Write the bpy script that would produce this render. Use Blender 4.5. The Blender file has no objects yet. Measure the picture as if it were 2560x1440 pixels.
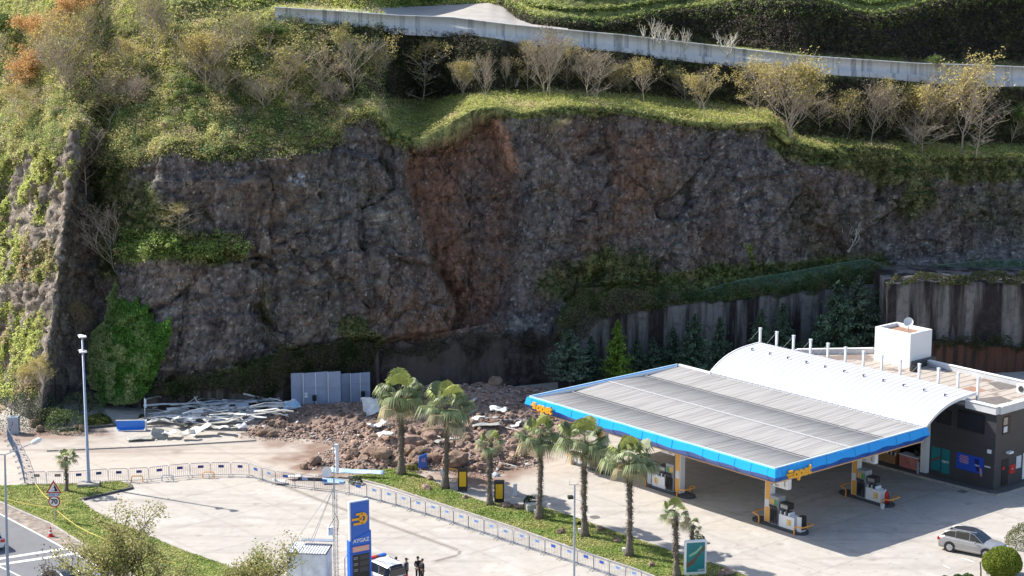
import bpy, math, random
import numpy as np
from mathutils import Vector, Matrix
R = math.radians
random.seed(7); rng = np.random.default_rng(11)
SC = bpy.context.scene
COL = SC.collection
# ------------------------------------------------------------------ camera
F_PX, TILT, CAM_H = 5000.0, 11.5, 47.0
cam_d = bpy.data.cameras.new("camera"); cam = bpy.data.objects.new("camera", cam_d); COL.objects.link(cam)
cam.location = (0, 0, CAM_H); cam.rotation_euler = (R(90-TILT), 0, 0)
cam_d.sensor_width = 36; cam_d.lens = 36*F_PX/2560; cam_d.clip_end = 5000; cam_d.clip_start = 1
SC.camera = cam
# ------------------------------------------------------------------ sky, sun
SUN_EL, SUN_DIR = 41.5, Vector((-.894, .447, 0))
w = bpy.data.worlds.new("World"); SC.world = w; w.use_nodes = True
nt = w.node_tree; bg = nt.nodes['Background']
sky = nt.nodes.new('ShaderNodeTexSky'); sky.sky_type = 'NISHITA'; sky.sun_disc = False
sky.sun_elevation = R(SUN_EL); sky.sun_rotation = math.atan2(SUN_DIR.x, SUN_DIR.y)
sky.air_density = 1.0; sky.dust_density = 1.2; sky.ozone_density = 1.0
nt.links.new(sky.outputs[0], bg.inputs[0]); bg.inputs[1].default_value = 0.13
sd = bpy.data.lights.new("sun", 'SUN'); sd.energy = 4.9; sd.angle = R(.53); sd.color = (1, .95, .87)
so = bpy.data.objects.new("sun", sd); COL.objects.link(so)
dirv = Vector((SUN_DIR.x*math.cos(R(SUN_EL)), SUN_DIR.y*math.cos(R(SUN_EL)), math.sin(R(SUN_EL))))
so.rotation_euler = dirv.to_track_quat('Z', 'Y').to_euler(); so.location = (-60, 60, 120)
SC.view_settings.view_transform = 'Standard'; SC.view_settings.look = 'None'
SC.view_settings.exposure = 0.78; SC.view_settings.gamma = 1
SC.render.engine = 'CYCLES'
try:
    SC.cycles.max_bounces = 5; SC.cycles.diffuse_bounces = 3; SC.cycles.use_denoising = True
    SC.cycles.transparent_max_bounces = 6
except Exception: pass
# ------------------------------------------------------------------ picture <-> place
CT, ST = math.cos(R(TILT)), math.sin(R(TILT))
def ray(px, py):
    dx = (px-1280)/F_PX; dy = (720-py)/F_PX
    return dx, CT+dy*ST, -ST+dy*CT
def G(px, py, z=0.0):                     # the point at height z seen at that pixel
    a, b, d = ray(px, py); k = (z-CAM_H)/d
    return Vector((a*k, b*k, z))
def GY(px, py, Y):                        # the point at distance Y seen at that pixel
    a, b, d = ray(px, py); k = Y/b
    return Vector((a*k, Y, CAM_H+d*k))
def GX(px, Y, z):                         # X of a point at distance Y and height z in pixel column px
    return (px-1280)/F_PX*(Y*CT-(z-CAM_H)*ST)
def proj(x, y, z):
    zz = z-CAM_H; dp = y*CT-zz*ST; up = y*ST+zz*CT
    return 1280+F_PX*x/dp, 720-F_PX*up/dp
def lerp(pts):
    xs = np.array([p[0] for p in pts], float); ys = np.array([p[1] for p in pts], float)
    return lambda x: np.interp(x, xs, ys)
# ------------------------------------------------------------------ noise
def _h(ix, iy, iz, s):
    n = (ix.astype(np.int64)*374761393 + iy.astype(np.int64)*668265263 + iz.astype(np.int64)*2147483647 + s*974634777) & 0xffffffff
    n = ((n ^ (n >> 13))*1274126177) & 0xffffffff
    n = ((n ^ (n >> 16))*2246822519) & 0xffffffff
    return ((n ^ (n >> 15)) & 0xffffff)/float(0xffffff)
def vnoise(p, s=0):
    i = np.floor(p).astype(np.int64); f = p-i; f = f*f*(3-2*f); r = 0
    for a in (0, 1):
        for b in (0, 1):
            for c in (0, 1):
                wgt = (f[..., 0] if a else 1-f[..., 0])*(f[..., 1] if b else 1-f[..., 1])*(f[..., 2] if c else 1-f[..., 2])
                r = r+wgt*_h(i[..., 0]+a, i[..., 1]+b, i[..., 2]+c, s)
    return r
def fbm(p, o=4, s=0, g=.5):
    r = 0; a = 1; t = 0
    for k in range(o):
        r = r+a*vnoise(p*(2.03**k), s+k*17); t += a; a *= g
    return r/t
def cell(p, s=0):                          # distance to nearest cell point, and that cell's random value
    i = np.floor(p).astype(np.int64); best = np.full(p.shape[:-1], 9.); sec = best.copy(); val = np.zeros(p.shape[:-1])
    for a in (-1, 0, 1):
        for b in (-1, 0, 1):
            for c in (-1, 0, 1):
                x, y, z = i[..., 0]+a, i[..., 1]+b, i[..., 2]+c
                q = np.stack([x+_h(x, y, z, s+1), y+_h(x, y, z, s+2), z+_h(x, y, z, s+3)], -1)
                d = np.sqrt(((q-p)**2).sum(-1)); m = d < best
                sec = np.where(m, best, np.minimum(sec, d)); val = np.where(m, _h(x, y, z, s+4), val); best = np.where(m, d, best)
    return best, val, sec-best
def inpoly(x, y, poly):
    r = np.zeros(np.shape(x), bool); n = len(poly)
    for i in range(n):
        x0, y0 = poly[i]; x1, y1 = poly[(i+1) % n]
        if y0 == y1: continue
        c = ((y0 > y) != (y1 > y)) & (x < (x1-x0)*(y-y0)/(y1-y0)+x0)
        r ^= c
    return r
def segdist(x, y, pts, closed=True):
    d = np.full(np.shape(x), 1e9); n = len(pts)
    for i in range(n if closed else n-1):
        x0, y0 = pts[i]; x1, y1 = pts[(i+1) % n]; vx, vy = x1-x0, y1-y0; L = vx*vx+vy*vy+1e-9
        t = np.clip(((x-x0)*vx+(y-y0)*vy)/L, 0, 1)
        d = np.minimum(d, np.hypot(x-x0-t*vx, y-y0-t*vy))
    return d
def soft(x, y, poly, wd=10.):              # 0..1 mask with soft border
    d = segdist(x, y, poly); i = inpoly(x, y, poly)
    return np.clip(.5+np.where(i, d, -d)/wd/2, 0, 1)
# ------------------------------------------------------------------ object helpers
def tag(o, label=None, cat=None, group=None, kind=None):
    if label: o['label'] = label
    if cat: o['category'] = cat
    if group: o['group'] = group
    if kind: o['kind'] = kind
    return o
def empty(name, loc=(0, 0, 0), rz=0, label=None, cat=None, group=None):
    o = bpy.data.objects.new(name, None); COL.objects.link(o); o.location = loc; o.rotation_euler = (0, 0, rz)
    o.empty_display_size = .2
    return tag(o, label, cat, group)
def copy_tree(o, parent=None):
    c = o.copy(); COL.objects.link(c); c.parent = parent
    for ch in KIDS.get(o.name, []): copy_tree(ch, c)
    return c
KIDS = {}
def link(o, parent):
    COL.objects.link(o)
    if parent is not None:
        o.parent = parent; KIDS.setdefault(parent.name, []).append(o)
    return o
def npmesh(name, V, Fc, mats, parent=None, col=None, smooth=False, mi=None, link_it=True):
    """V (n,3); Fc (m,3) or (m,4) int array; col (n,3) point colours"""
    me = bpy.data.meshes.new(name); V = np.asarray(V, np.float32); Fc = np.asarray(Fc, np.int32); k = Fc.shape[1]
    me.vertices.add(len(V)); me.vertices.foreach_set('co', V.ravel())
    me.loops.add(Fc.size); me.loops.foreach_set('vertex_index', Fc.ravel())
    me.polygons.add(len(Fc)); me.polygons.foreach_set('loop_start', np.arange(0, Fc.size, k, dtype=np.int32))
    me.polygons.foreach_set('loop_total', np.full(len(Fc), k, np.int32))
    if mi is not None: me.polygons.foreach_set('material_index', np.asarray(mi, np.int32))
    me.update(calc_edges=True)
    if smooth: me.polygons.foreach_set('use_smooth', np.ones(len(Fc), bool))
    if col is not None:
        a = me.color_attributes.new('Col', 'FLOAT_COLOR', 'POINT')
        c4 = np.ones((len(V), 4), np.float32); c4[:, :3] = col; a.data.foreach_set('color', c4.ravel())
    for m in (mats if isinstance(mats, (list, tuple)) else [mats]): me.materials.append(m)
    o = bpy.data.objects.new(name, me)
    return link(o, parent) if link_it else o
class MB:
    def __init__(s): s.v = []; s.f = []; s.m = []
    def quad(s, pts, m=0):
        b = len(s.v); s.v += [tuple(p) for p in pts]; s.f.append(tuple(range(b, b+len(pts)))); s.m.append(m); return s
    def box(s, c, d, rz=0, m=0, top=None):
        """centre c, size d; top = scale of the top face"""
        b = len(s.v); ca, sa = math.cos(rz), math.sin(rz); t = top or 1
        for z in (-.5, .5):
            k = t if z > 0 else 1
            for x, y in ((-.5, -.5), (.5, -.5), (.5, .5), (-.5, .5)):
                X, Y = x*d[0]*k, y*d[1]*k
                s.v.append((c[0]+X*ca-Y*sa, c[1]+X*sa+Y*ca, c[2]+z*d[2]))
        for q in ((3, 2, 1, 0), (4, 5, 6, 7), (0, 1, 5, 4), (1, 2, 6, 5), (2, 3, 7, 6), (3, 0, 4, 7)):
            s.f.append(tuple(b+i for i in q)); s.m.append(m)
        return s
    def bar(s, p, q, wd, ht=None, m=0):
        """square bar from p to q"""
        return s.tube([p, q], [wd/1.41, wd/1.41], 4, m, off=math.pi/4)
    def tube(s, pts, r, n=6, m=0, cap=True, off=0.):
        pts = [Vector(p) for p in pts]; rr = r if isinstance(r, (list, tuple)) else [r]*len(pts)
        b = len(s.v); up = None
        for i, p in enumerate(pts):
            d = (pts[min(i+1, len(pts)-1)]-pts[max(i-1, 0)])
            d = d.normalized() if d.length > 1e-9 else Vector((0, 0, 1))
            if up is None: up = Vector((0, 0, 1)) if abs(d.z) < .9 else Vector((0, 1, 0))
            sx = d.cross(up); sx = sx.normalized() if sx.length > 1e-6 else Vector((1, 0, 0)); sy = sx.cross(d); up = sy
            for k in range(n):
                a = off+2*math.pi*k/n; s.v.append(tuple(p+sx*(math.cos(a)*rr[i])+sy*(math.sin(a)*rr[i])))
        for i in range(len(pts)-1):
            for k in range(n):
                k2 = (k+1) % n; s.f.append((b+i*n+k, b+i*n+k2, b+(i+1)*n+k2, b+(i+1)*n+k)); s.m.append(m)
        if cap:
            s.f.append(tuple(b+k for k in range(n))[::-1]); s.m.append(m)
            s.f.append(tuple(b+(len(pts)-1)*n+k for k in range(n))); s.m.append(m)
        return s
    def prism(s, poly, z0, z1, m=0, mt=None):
        b = len(s.v); n = len(poly); f0 = (lambda i: z0[i]) if isinstance(z0, (list, tuple)) else (lambda i: z0)
        f1 = (lambda i: z1[i]) if isinstance(z1, (list, tuple)) else (lambda i: z1)
        for i, p in enumerate(poly): s.v.append((p[0], p[1], f0(i)))
        for i, p in enumerate(poly): s.v.append((p[0], p[1], f1(i)))
        for i in range(n):
            j = (i+1) % n; s.f.append((b+i, b+j, b+n+j, b+n+i)); s.m.append(m)
        s.f.append(tuple(b+i for i in range(n))[::-1]); s.m.append(m)
        s.f.append(tuple(b+n+i for i in range(n))); s.m.append(m if mt is None else mt)
        return s
    def xf(s, M):
        s.v = [tuple(M @ Vector(v)) for v in s.v]; return s
    def build(s, name, mats, parent=None, smooth=False, bevel=0, fix=True):
        me = bpy.data.meshes.new(name); me.from_pydata(s.v, [], s.f)
        for m in (mats if isinstance(mats, (list, tuple)) else [mats]): me.materials.append(m)
        me.polygons.foreach_set('material_index', s.m)
        if fix:
            import bmesh
            bm = bmesh.new(); bm.from_mesh(me); bmesh.ops.recalc_face_normals(bm, faces=bm.faces); bm.to_mesh(me); bm.free()
        me.update()
        if smooth: me.polygons.foreach_set('use_smooth', [True]*len(me.polygons))
        o = bpy.data.objects.new(name, me)
        if bevel:
            bv = o.modifiers.new('bevel', 'BEVEL'); bv.width = bevel; bv.segments = 2; bv.limit_method = 'ANGLE'
        return link(o, parent)
# ------------------------------------------------------------------ materials
def mat(name, c, rough=.7, metal=0., var=0., vs=3., bump=0., bs=20., attr=False, c2=None, spec=.5, stretch=None, coat=0., trans=0.):
    m = bpy.data.materials.new(name); m.use_nodes = True; t = m.node_tree; N = t.nodes; L = t.links
    b = N['Principled BSDF']; b.inputs['Roughness'].default_value = rough; b.inputs['Metallic'].default_value = metal
    b.inputs['Specular IOR Level'].default_value = spec; b.inputs['Coat Weight'].default_value = coat
    b.inputs['Base Color'].default_value = (*c, 1)
    tc = N.new('ShaderNodeTexCoord'); src = tc.outputs['Object']
    if stretch:
        mp = N.new('ShaderNodeMapping'); mp.inputs['Scale'].default_value = stretch; L.new(src, mp.inputs[0]); src = mp.outputs[0]
    base = None
    if attr:
        a = N.new('ShaderNodeVertexColor'); a.layer_name = 'Col'; base = a.outputs[0]
    if var or c2:
        n = N.new('ShaderNodeTexNoise'); n.inputs['Scale'].default_value = vs; n.inputs['Detail'].default_value = 6; n.inputs['Roughness'].default_value = .65
        L.new(src, n.inputs['Vector'])
        if c2:
            cr = N.new('ShaderNodeValToRGB'); cr.color_ramp.elements[0].position = .35; cr.color_ramp.elements[1].position = .65
            cr.color_ramp.elements[0].color = (*c, 1); cr.color_ramp.elements[1].color = (*c2, 1); L.new(n.outputs[0], cr.inputs[0]); base = cr.outputs[0]
        if var:
            mr = N.new('ShaderNodeMapRange'); mr.inputs[1].default_value = .3; mr.inputs[2].default_value = .7
            mr.inputs[3].default_value = 1-var; mr.inputs[4].default_value = 1+var; L.new(n.outputs[0], mr.inputs[0])
            mx = N.new('ShaderNodeVectorMath'); mx.operation = 'SCALE'
            if base is not None: L.new(base, mx.inputs[0])
            else: mx.inputs[0].default_value = c
            L.new(mr.outputs[0], mx.inputs['Scale']); base = mx.outputs[0]
    if base is not None: L.new(base, b.inputs['Base Color'])
    if bump:
        n2 = N.new('ShaderNodeTexNoise'); n2.inputs['Scale'].default_value = bs; n2.inputs['Detail'].default_value = 5; L.new(src, n2.inputs['Vector'])
        bp = N.new('ShaderNodeBump'); bp.inputs['Strength'].default_value = 1; bp.inputs['Distance'].default_value = bump
        L.new(n2.outputs[0], bp.inputs['Height']); L.new(bp.outputs[0], b.inputs['Normal'])
    if trans:
        tr = N.new('ShaderNodeBsdfTranslucent'); ms = N.new('ShaderNodeMixShader'); ms.inputs[0].default_value = trans
        if base is not None: L.new(base, tr.inputs[0])
        else: tr.inputs[0].default_value = (*c, 1)
        L.new(b.outputs[0], ms.inputs[1]); L.new(tr.outputs[0], ms.inputs[2]); L.new(ms.outputs[0], N['Material Output'].inputs[0])
    return m
M = {}
M['rock'] = mat('rock', (.12, .1, .1), .95, attr=True, var=.45, vs=2.2, bump=.16, bs=5., spec=.15)
def rockmat():
    m = mat('rock', (.12, .1, .1), .95, attr=True, spec=.12); t = m.node_tree; N = t.nodes; L = t.links; b = N['Principled BSDF']
    tc = N.new('ShaderNodeTexCoord'); n = N.new('ShaderNodeTexNoise'); n.inputs['Scale'].default_value = 1.7; n.inputs['Detail'].default_value = 12; n.inputs['Roughness'].default_value = .74; L.new(tc.outputs['Object'], n.inputs['Vector'])
    mr = N.new('ShaderNodeMapRange'); mr.inputs[1].default_value = .34; mr.inputs[2].default_value = .66; mr.inputs[3].default_value = .38; mr.inputs[4].default_value = 1.8; L.new(n.outputs[0], mr.inputs[0])
    mp = N.new('ShaderNodeMapping'); mp.inputs['Scale'].default_value = (1.1, 1.1, .16); mp.inputs['Rotation'].default_value = (0, .12, 0); L.new(tc.outputs['Object'], mp.inputs[0])
    n3 = N.new('ShaderNodeTexNoise'); n3.inputs['Scale'].default_value = 1.; n3.inputs['Detail'].default_value = 6; n3.inputs['Roughness'].default_value = .65; L.new(mp.outputs[0], n3.inputs['Vector'])
    cr = N.new('ShaderNodeMapRange'); cr.inputs[1].default_value = .38; cr.inputs[2].default_value = .62; cr.inputs[3].default_value = .68; cr.inputs[4].default_value = 1.2; L.new(n3.outputs[0], cr.inputs[0])
    mu = N.new('ShaderNodeMath'); mu.operation = 'MULTIPLY'; L.new(mr.outputs[0], mu.inputs[0]); L.new(cr.outputs[0], mu.inputs[1])
    ve = N.new('ShaderNodeTexVoronoi'); ve.feature = 'DISTANCE_TO_EDGE'; ve.inputs['Scale'].default_value = .42; va = N.new('ShaderNodeVectorMath'); va.operation = 'MULTIPLY_ADD'; va.inputs[1].default_value = (2.6, 2.6, 2.6); L.new(n3.outputs['Color'], va.inputs[0]); L.new(tc.outputs['Object'], va.inputs[2]); L.new(va.outputs[0], ve.inputs['Vector'])
    ce = N.new('ShaderNodeMapRange'); ce.inputs[2].default_value = .035; ce.inputs[3].default_value = .35; ce.inputs[4].default_value = 1.; L.new(ve.outputs['Distance'], ce.inputs[0]); mc = N.new('ShaderNodeMath'); mc.operation = 'MULTIPLY'; L.new(mu.outputs[0], mc.inputs[0]); L.new(ce.outputs[0], mc.inputs[1]); mu = mc
    v = N.new('ShaderNodeTexVoronoi'); v.inputs['Scale'].default_value = 2.6; L.new(tc.outputs['Object'], v.inputs['Vector']); sp = N.new('ShaderNodeSeparateColor'); L.new(v.outputs['Color'], sp.inputs[0])
    g1 = N.new('ShaderNodeMath'); g1.operation = 'GREATER_THAN'; g1.inputs[1].default_value = .86; L.new(sp.outputs[0], g1.inputs[0]); g2 = N.new('ShaderNodeMath'); g2.operation = 'LESS_THAN'; g2.inputs[1].default_value = .26; L.new(v.outputs['Distance'], g2.inputs[0])
    g3 = N.new('ShaderNodeMath'); g3.operation = 'MULTIPLY'; L.new(g1.outputs[0], g3.inputs[0]); L.new(g2.outputs[0], g3.inputs[1]); g4 = N.new('ShaderNodeMath'); g4.operation = 'MULTIPLY_ADD'; g4.inputs[1].default_value = 1.1; L.new(g3.outputs[0], g4.inputs[0]); L.new(mu.outputs[0], g4.inputs[2])
    at_ = [x for x in N if x.type == 'VERTEX_COLOR'][0]; sc = N.new('ShaderNodeVectorMath'); sc.operation = 'SCALE'; L.new(at_.outputs[0], sc.inputs[0]); L.new(g4.outputs[0], sc.inputs['Scale']); L.new(sc.outputs[0], b.inputs['Base Color'])
    ad = N.new('ShaderNodeMath'); ad.operation = 'MULTIPLY_ADD'; ad.inputs[1].default_value = .5; L.new(cr.outputs[0], ad.inputs[0]); L.new(n.outputs[0], ad.inputs[2])
    bp = N.new('ShaderNodeBump'); bp.inputs['Distance'].default_value = .3; bp.inputs['Strength'].default_value = .85; L.new(ad.outputs[0], bp.inputs['Height']); L.new(bp.outputs[0], b.inputs['Normal'])
    return m
M['rock'] = rockmat()
M['leaf'] = mat('leaf', (.08, .12, .03), .6, attr=True, spec=.2, trans=.35)
M['concrete'] = mat('concrete', (.42, .38, .34), .85, attr=True, var=.07, vs=1.3, bump=.004, bs=30, spec=.25)
M['bark'] = mat('bark', (.27, .235, .19), .9, var=.3, vs=3, spec=.2)
M['darkbark'] = mat('darkbark', (.09, .07, .055), .9, var=.3, vs=3, spec=.2)
M['bluepaint'] = mat('bluepaint', (.012, .115, .52), .35, coat=.2)
M['white'] = mat('white', (.78, .78, .79), .5, var=.03, vs=1.)
M['black'] = mat('black', (.015, .015, .017), .4)
M['darkgrey'] = mat('darkgrey', (.05, .05, .055), .55)
M['steel'] = mat('steel', (.33, .35, .38), .42, metal=.55, var=.12, vs=5)
M['galv'] = mat('galv', (.34, .39, .47), .45, metal=.35, var=.15, vs=4)
M['orange'] = mat('orange', (.75, .33, .05), .45)
M['yellow'] = mat('yellow', (.8, .43, .02), .45)
M['red'] = mat('red', (.5, .02, .015), .45)
M['soil'] = mat('soil', (.17, .1, .07), .95, attr=True, var=.25, vs=2.5, bump=.05, bs=6, spec=.1)
M['stone'] = mat('stone', (.2, .135, .1), .9, var=.3, vs=1.2, c2=(.28, .2, .15), bump=.04, bs=5, spec=.15)
M['glass'] = mat('glass', (.015, .02, .028), .08, spec=.8)
M['asphalt'] = mat('asphalt', (.17, .17, .18), .85, var=.08, vs=.8, bump=.003, bs=60, spec=.3)
M['paint_line'] = mat('paint_line', (.7, .69, .66), .7, var=.12, vs=6)
# ================================================================== TERRAIN (cliff, terrace, slopes)
Y0 = lerp([(-420, 200), (-100, 185.5), (0, 179.5), (100, 173.), (150, 170), (178, 176), (215, 178.5), (300, 176.5), (420, 174.8), (700, 176.5), (950, 180.5), (1200, 183), (1400, 186), (1700, 190), (2200, 196), (2560, 199), (2980, 203)])
WTOP = lerp([(-420, 1020), (300, 1010), (370, 990), (480, 975), (600, 965), (730, 938), (930, 905), (945, 868), (1060, 858), (1200, 835), (1390, 828), (1470, 795), (1700, 758), (1800, 752), (1920, 735), (1990, 730), (2100, 716), (2220, 706), (2300, 702), (2560, 706), (2980, 690)])
rows_y = [
    WTOP,
    lerp([(-420, 960), (300, 960), (370, 962), (480, 950), (590, 928), (700, 885), (800, 866), (870, 860), (935, 872), (960, 858), (1060, 840), (1200, 812), (1330, 790), (1400, 760), (1480, 725), (1700, 700), (1900, 680), (2100, 655), (2200, 650), (2300, 640), (2560, 600), (2980, 570)]),
    lerp([(-420, 560), (0, 405), (60, 370), (120, 330), (150, 300), (180, 330), (230, 400), (320, 392), (470, 358), (620, 372), (720, 372), (830, 352), (868, 292), (930, 278), (1000, 345), (1040, 360), (1110, 320), (1180, 276), (1240, 270), (1300, 284), (1400, 268), (1560, 272), (1700, 300), (1820, 312), (1930, 308), (1965, 345), (2050, 375), (2200, 385), (2300, 398), (2400, 388), (2560, 392), (2980, 400)]),
    lerp([(-420, 380), (0, 330), (120, 280), (300, 290), (600, 280), (830, 265), (940, 252), (1100, 250), (1200, 235), (1400, 226), (1600, 242), (1800, 262), (1920, 275), (2000, 345), (2200, 362), (2560, 368), (2980, 370)]),
    lerp([(-420, 120), (500, 60), (640, 52), (690, 46), (840, 58), (950, 66), (1130, 76), (1270, 92), (1480, 112), (1560, 120), (1800, 146), (2000, 168), (2300, 188), (2450, 204), (2560, 200), (2980, 220)]),
]
sl = [None,
      lerp([(-420, 58), (150, 60), (300, 62), (1380, 60), (1480, 36), (2560, 34)]),
      lerp([(-420, 56), (0, 58), (100, 61), (175, 62), (240, 72), (300, 75), (900, 77), (1300, 76), (1900, 78), (2560, 77)]),
      lerp([(-420, 44), (300, 36), (800, 32), (960, 4), (1700, 2), (1950, 5), (2560, 2)]),
      lerp([(-420, 38), (300, 37), (600, 40), (800, 50), (930, 66), (1500, 68), (2560, 70)])]
YWT = lerp([(640, 16), (690, 17), (860, 28), (1000, 38), (1130, 42), (1270, 60), (1480, 80), (1560, 87), (1800, 115), (2000, 138), (2300, 158), (2450, 162), (2560, 167), (2980, 190)])  # road wall top
YRF = lerp([(-420, -20), (600, 10), (690, 12), (860, 23), (960, 18), (1130, 9), (1225, 2), (1262, 20), (1290, 45), (1330, 62), (1480, 78), (1560, 84), (1800, 112), (2000, 135), (2300, 155), (2560, 163), (2980, 190)])
YUB = lerp([(-420, -70), (600, -30), (900, 0), (1100, -8), (1225, -12), (1262, 14), (1330, 52), (1440, 66), (1540, 64), (1620, 48), (1700, 34), (1900, 8), (2050, 15), (2160, 50), (2220, 45), (2330, 12), (2450, -20), (2560, -40), (2980, -60)])
def extend(Yp, zp, py, deg):
    m = np.tan(np.radians(deg)); dy = (720-py)/F_PX; t = (ST-dy*CT)/(CT+dy*ST)
    Y = (CAM_H-zp+m*Yp)/(t+m); return Y, CAM_H-Y*t
def zat(Y, py):
    dy = (720-py)/F_PX; return CAM_H-Y*(ST-dy*CT)/(CT+dy*ST)
def ctrl(pc):
    """control profile at column(s) pc: list of (Y, z)"""
    pc = np.asarray(pc, float); out = [(Y0(pc)+.25, np.full(pc.shape, -.5))]
    Y = Y0(pc)+.55; z = zat(Y, rows_y[0](pc)); out.append((Y, z))
    for k in range(1, 5):
        Yn, zn = extend(Y, z, rows_y[k](pc), sl[k](pc)); Yn = np.maximum(Yn, Y+.1); out.append((Yn, zn)); Y, z = Yn, zn
    has = np.clip((pc-640)/50, 0, 1)
    Yb = Y+.25; zb = z+.75*has; out.append((Yb, zb))                        # back of the road wall
    Yr, zr = extend(Yb, zb, YRF(pc), 1.2+36*(1-has)); Yr = np.clip(Yr, Yb+.8, Yb+70); zr = zb+np.tan(np.radians(1.2+36*(1-has)))*(Yr-Yb); out.append((Yr, zr))
    Yu, zu = extend(Yr, zr, YUB(pc), np.interp(pc, [0, 1200, 1290, 1480, 2980], [36, 25, 32, 67, 68])); Yu = np.maximum(Yu, Yr+.3)
    out.append((Yu, zu)); out.append((Yu+14, zu+8.5)); out.append((Yu+60, zu+22))
    return out
NC = 851
pc = np.linspace(-420, 2980, NC)
segn = [8, 18, 118, 14, 46, 3, 12, 30, 6, 4]
cp = ctrl(pc)
def smc(a, w):
    k = np.exp(-(np.arange(-3*w, 3*w+1)/w)**2); k /= k.sum(); return np.convolve(np.pad(a, 3*w, mode='edge'), k, 'valid')
for i, wd in ((4, 16), (5, 34), (6, 34), (7, 8), (8, 12), (9, 24), (10, 24)):      # no kinks across the columns
    Yo, zo = cp[i]; Yn = smc(Yo, wd); tt = (CAM_H-zo)/Yo; cp[i] = (Yn, CAM_H-Yn*tt)
Ys = []; Zs = []; ks = []
for i, n in enumerate(segn):
    for j in range(n):
        t = j/n; Ys.append(cp[i][0]*(1-t)+cp[i+1][0]*t); Zs.append(cp[i][1]*(1-t)+cp[i+1][1]*t); ks.append(i+t)
Ys.append(cp[-1][0]); Zs.append(cp[-1][1]); ks.append(len(segn))
TY = np.array(Ys); TZ = np.array(Zs); TK = np.array(ks)[:, None]*np.ones(NC)
# the rib of the left buttress leans: its edge is at px 105 low down and 190 at the top
kk = np.clip((TZ)/24., 0, 1.15); shift = (-48+88*kk)*np.exp(-((pc[None, :]-150)/170.)**2)
TPX = pc[None, :]+shift
TX = GX(TPX, TY, TZ)
P3 = np.stack([TX, TY, TZ], -1)
PXr, PYr = proj(TX, TY, TZ)
for _ in range(2):                          # round the creases a little
    for A in (P3,):
        A[1:-1] = A[1:-1]*.5+(A[:-2]+A[2:])*.25
du = np.gradient(P3, axis=1); dv = np.gradient(P3, axis=0); NRM = np.cross(du, dv); NRM /= np.linalg.norm(NRM, axis=-1, keepdims=True)+1e-9
# --- region masks (where soil, rock and plants are)
wx = (fbm(P3*.35, 3, 5)-.5)*90; wy = (fbm(P3*.35, 3, 9)-.5)*70
wx += (fbm(P3*1.6, 2, 15)-.5)*30; wy += (fbm(P3*1.6, 2, 19)-.5)*26
QX, QY = PXr+wx*.6, PYr+wy*.6
SCAR = [(1030, 372), (1075, 335), (1120, 300), (1180, 272), (1240, 268), (1262, 300), (1290, 420), (1300, 560), (1290, 700), (1250, 800), (1190, 850), (1120, 860), (1150, 780), (1105, 690), (1070, 600), (1035, 500), (1010, 430)]
LEFTB = [(640, 400), (850, 370), (930, 390), (965, 420), (1010, 500), (1045, 580), (1085, 650), (1120, 700), (1150, 760), (1120, 830), (960, 850), (860, 850), (700, 880), (640, 700)]
isrock = ((TK >= 2) & (TK < 3)).astype(float); slopeY = NRM[..., 2]
scar = soft(QX, QY, SCAR, 15)*isrock; leftb = soft(QX, QY, LEFTB, 8)
veg = np.zeros_like(QX)
def addveg(poly, v=1., wd=14): 
    global veg
    veg = np.maximum(veg, v*soft(QX, QY, poly, wd))
veg = np.maximum(veg, np.clip((TK-2.93)*12, 0, 1)*(PXr < 990))                      # left upper slope
veg = np.maximum(veg, ((TK > 2.97) & (PXr >= 930))*1.)
addveg([(-500, 300), (0, 380), (60, 360), (110, 320), (170, 290), (195, 300), (185, 420), (150, 470), (100, 470), (110, 560), (130, 640), (120, 700), (60, 710), (-40, 700), (-500, 700)], .95)
addveg([(-100, 520), (60, 560), (130, 640), (125, 710), (40, 705), (-100, 690)], 1)
addveg([(20, 760), (90, 770), (110, 900), (100, 1000), (0, 1000), (-60, 900), (-60, 780)], .9)
addveg([(300, 330), (500, 330), (640, 340), (640, 372), (520, 352), (420, 380), (330, 420), (320, 520), (380, 560), (300, 620), (290, 700), (240, 700), (230, 420)], .85)
addveg([(460, 378), (540, 385), (600, 372), (625, 400), (590, 412), (520, 405), (470, 400)], 1, 5)
addveg([(300, 575), (420, 590), (540, 585), (590, 590), (630, 625), (600, 650), (540, 662), (400, 650), (300, 655)], 1, 7)
addveg([(340, 430), (400, 470), (470, 560), (470, 600), (310, 590), (300, 500)], .75)
addveg([(620, 340), (840, 330), (860, 300), (850, 365), (720, 378), (630, 372)], .8)
addveg([(930, 262), (1150, 262), (1170, 285), (1100, 310), (1060, 350), (1020, 380), (985, 355), (940, 320)], 1, 6)
addveg([(1290, 268), (1560, 262), (1560, 280), (1420, 292), (1330, 300)], .6, 7)
addveg([(1930, 315), (2000, 350), (2330, 390), (2560, 385), (2700, 420), (2700, 440), (2400, 460), (2300, 430), (2200, 470), (2100, 430), (1960, 400), (1925, 360)], .85, 10)
addveg([(2250, 420), (2340, 430), (2360, 520), (2290, 545), (2250, 520)], .8, 16)
addveg([(1340, 690), (1420, 650), (1500, 620), (1600, 630), (1680, 690), (1700, 740), (1420, 770), (1350, 730)], .75, 16)
addveg([(1590, 640), (1620, 650), (1640, 690), (1690, 700), (1690, 730), (1600, 720)], 1, 7)
addveg([(1870, 610), (1890, 612), (1884, 690), (1874, 690)], 1, 4)
addveg([(840, 790), (900, 800), (960, 850), (950, 900), (880, 870), (830, 830)], .8, 12)
addveg([(560, 930), (700, 870), (870, 850), (950, 875), (950, 950), (700, 960), (400, 990), (390, 950)], .8, 8)
addveg([(1400, 740), (1500, 690), (2220, 630), (2220, 720), (1700, 765), (1400, 840)], .9, 10)
addveg([(2220, 665), (2700, 640), (2700, 720), (2220, 712)], .75, 8)
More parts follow.
